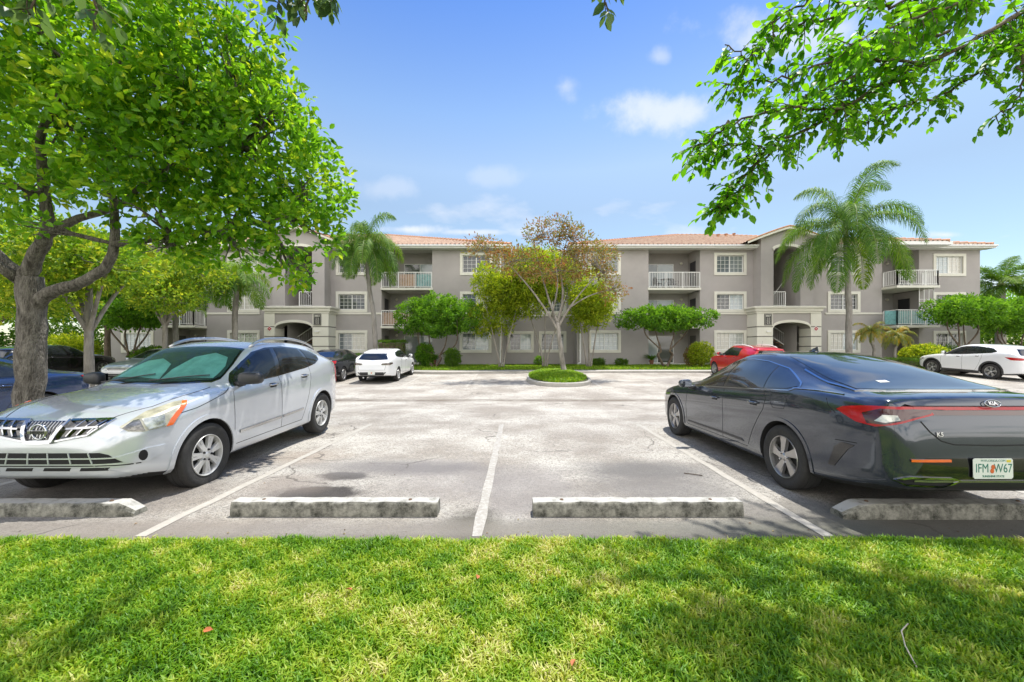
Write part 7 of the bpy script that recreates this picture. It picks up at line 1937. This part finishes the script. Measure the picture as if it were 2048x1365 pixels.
# island and far lawn
rr = rn.random(14000) ** .5 * .93; th = rn.random(14000) * 2 * PI
x = 2.12 + 1.42 * rr * np.cos(th); y = 18.9 + 2.75 * rr * np.sin(th)
blades('island_grass', np.stack([x, y, np.array([zisland(a, b) for a, b in zip(x, y)]) - .02], 1), .14, .03, 8, 'bright grass on the small kerbed island', rcl=np.full(len(x), .25) + .2 * rn.random(len(x)))
n = 60000; x = X(180) + (X(1990) - X(180)) * rn.random(n); fe = np.array([far_edge(v) for v in x]); y = fe + (28.0 - fe) * rn.random(n)
z = .235 + (y - fe) / (60 - fe) * .185
blades('far_grass', np.stack([x, y, z - .01], 1), .13, .035, 9, 'strip of grass along the foot of the building', rcl=np.full(n, .2) + .3 * rn.random(n))

# fallen leaves and twigs
m_litter = leafmat('leaf_litter', [(.05, .035, .02), (.13, .08, .04), (.30, .20, .10), (.20, .18, .05)], .1, .8)
n = 900; x = rn.uniform(-6.5, 6.5, n); y = np.where(rn.random(n) < .6, 2.98 + np.abs(rn.normal(size=n)) * .12, rn.uniform(3.1, 13, n)); y = np.where(rn.random(n) < .12, 12.45 + rn.normal(size=n) * .2, y)
P = np.stack([x, y, np.array([zg(v) for v in y]) + .004], 1); a = rn.random(n) * 6.28; D = np.stack([np.cos(a), np.sin(a), rn.random(n) * .3], 1); sz = .006 + .022 * rn.random(n) ** 2
V, Fc, k = leafgeo(P, D, np.tile([[.1, 0, 1.]], (n, 1)), sz, sz * .6); o = mk('leaf_litter', V, Fc, m_litter, rnd=np.repeat(rn.random(n), k)); o['kind'] = 'stuff'; o['label'] = 'specks of dry leaf litter on the asphalt along the lawn edge'; o['category'] = 'litter'
m_dead = M('fallen_leaf', (.42, .13, .04), .7, var=.4)
for i, (px, py, lab) in enumerate([(418, 1266, 'rusty fallen leaf in the left half of the lawn'), (958, 1155, 'large brown fallen leaf near the middle of the lawn'), (697, 1180, 'small orange leaf lying left of the middle of the lawn'), (1142, 1330, 'brown leaf at the lower edge of the lawn')]):
    Zl = (CAMZ - .08) * F / (py - 698); x, y, _ = Wp(px, 0, Zl)
    V, Fc, _ = leafgeo(np.array([[-.03, 0, 0]]), np.array([[1., .3, .15]]), np.array([[.1, -.2, 1.]]), .042, .026, True)
    V2 = V - [0, 0, .0015]; n0 = len(V); F2 = [tuple(f) for f in Fc] + [tuple(reversed([k + n0 for k in f])) for f in Fc]
    o = mk('fallen_leaf', np.concatenate([V, V2]), F2, m_dead); o.location = (x, y, .085); o.rotation_euler = (.2, .1, i * 1.3); tag(o, lab, 'leaf', 'fallen leaves on the lawn')
m_twig = M('twig', (.10, .075, .055), .9); m_twig2 = M('pale_twig', (.50, .44, .33), .9)
def twig(pts, r, lab, mat):
    t = MB().tube(pts, r, 5).build('twig', mat); tag(t, lab, 'twig')
Zt_ = CAMZ * F / (948 - 710); a = Wp(1368, 0, Zt_); b = Wp(1405, 0, Zt_ - .1)
twig([(a[0], a[1], zg(a[1]) + .01), ((a[0] + b[0]) / 2, (a[1] + b[1]) / 2, zg(a[1]) + .012), (b[0], b[1], zg(b[1]) + .01)], .006, 'short dark twig on the asphalt right of the middle line', m_twig)
twig([(1.93, 1.95, .08), (1.83, 1.88, .095), (1.76, 1.79, .09), (1.71, 1.69, .075)], .0028, 'pale curved twig lying in the grass at the right', m_twig2)

# ---------------- things on the balconies and patios
def plastic_chair(label, x, y, z, rz, mat, group=None):
    t = thing('plastic_chair', label, 'chair', (x, y, z), (0, 0, rz), group)
    MB().box(-.24, .24, -.23, .23, .40, .43).build('seat', mat, t, bevel=.008)
    mb = MB()
    for i in range(6): mb.box(-.21 + .075 * i, -.165 + .075 * i, .20, .22, .431, .80 + .05 * math.sin(PI * (i + .5) / 6))
    mb.tube([(-.24, .21, .43), (-.23, .22, .76), (-.12, .23, .86), (0, .235, .885), (.12, .23, .86), (.23, .22, .76), (.24, .21, .43)], .018, 6); mb.build('backrest', mat, t)
    for sx in (-1, 1):
        for sy in (-1, 1): MB().tube([(sx * .21, sy * .20, .40), (sx * .26, sy * .25, 0)], [.025, .018], 6).build('leg', mat, t)
        MB().tube([(sx * .25, .21, .66), (sx * .27, -.1, .66), (sx * .26, -.2, .62), (sx * .23, -.21, .41)], .018, 6).build('armrest', mat, t)
plastic_chair('white plastic armchair on the top balcony at the right end', X(1815, 27.4), 27.5, S3, R(200), m_white)
plastic_chair('dark chair at the left of the top right-wing balcony', X(1315, 28.8), 28.8, S3 + .0, R(100), m_dark, 'dark chairs on the right-wing balcony')
plastic_chair('dark chair at the middle of the top right-wing balcony', X(1350, 28.8), 29.1, S3 + .0, R(10), m_dark, 'dark chairs on the right-wing balcony')
t = thing('patio_table', 'small dark round table on the top right-wing balcony', 'table', (X(1332, 28.8), 28.8, S3))
MB().lathe([(.70, 0), (.70, .38), (.73, .38), (.73, 0)], 'z', n=20).build('table_top', m_dark, t)
for k in range(3): MB().tube([(0, 0, .70), (.3 * math.cos(2.1 * k), .3 * math.sin(2.1 * k), 0)], .02, 6).build('leg', m_dark, t)
m_pot = M('terracotta_pot', (.22, .10, .06), .8)
def potted(label, px, Z, z, seed, h=.7, leafm=l_deep):
    x, y, _ = Wp(px, 0, Z); t = thing('potted_plant', label, 'plant', (x, y, z)); rn = np.random.default_rng(seed)
    MB().lathe([(0, 0), (0, .12), (.26, .17), (.28, .18), (.28, .155), (.25, .15), (.25, 0)], 'z', n=18).build('pot', m_pot, t, smooth=False)
    n = 60; a = rn.random(n) * 2 * PI; P = np.tile([[0, 0, .25]], (n, 1)) + rn.normal(size=(n, 3)) * .03; D = np.stack([np.cos(a), np.sin(a), .6 + rn.random(n) * 1.4], 1)
    leaves('foliage', P, D, np.tile([[0, 0, 1.]], (n, 1)), h * (.6 + .5 * rn.random(n)), .07, leafm, t, full=True, curl=.35)
potted('potted fern on the top left-wing balcony behind the screen', 815, 28.7, S3, 1, .8)
potted('potted plant at the left of the right-wing patio', 1303, 27.7, .36, 2, .7)
potted('dark potted plant beside the hedge of the left-wing patio', 868, 27.6, .36, 3, .7)
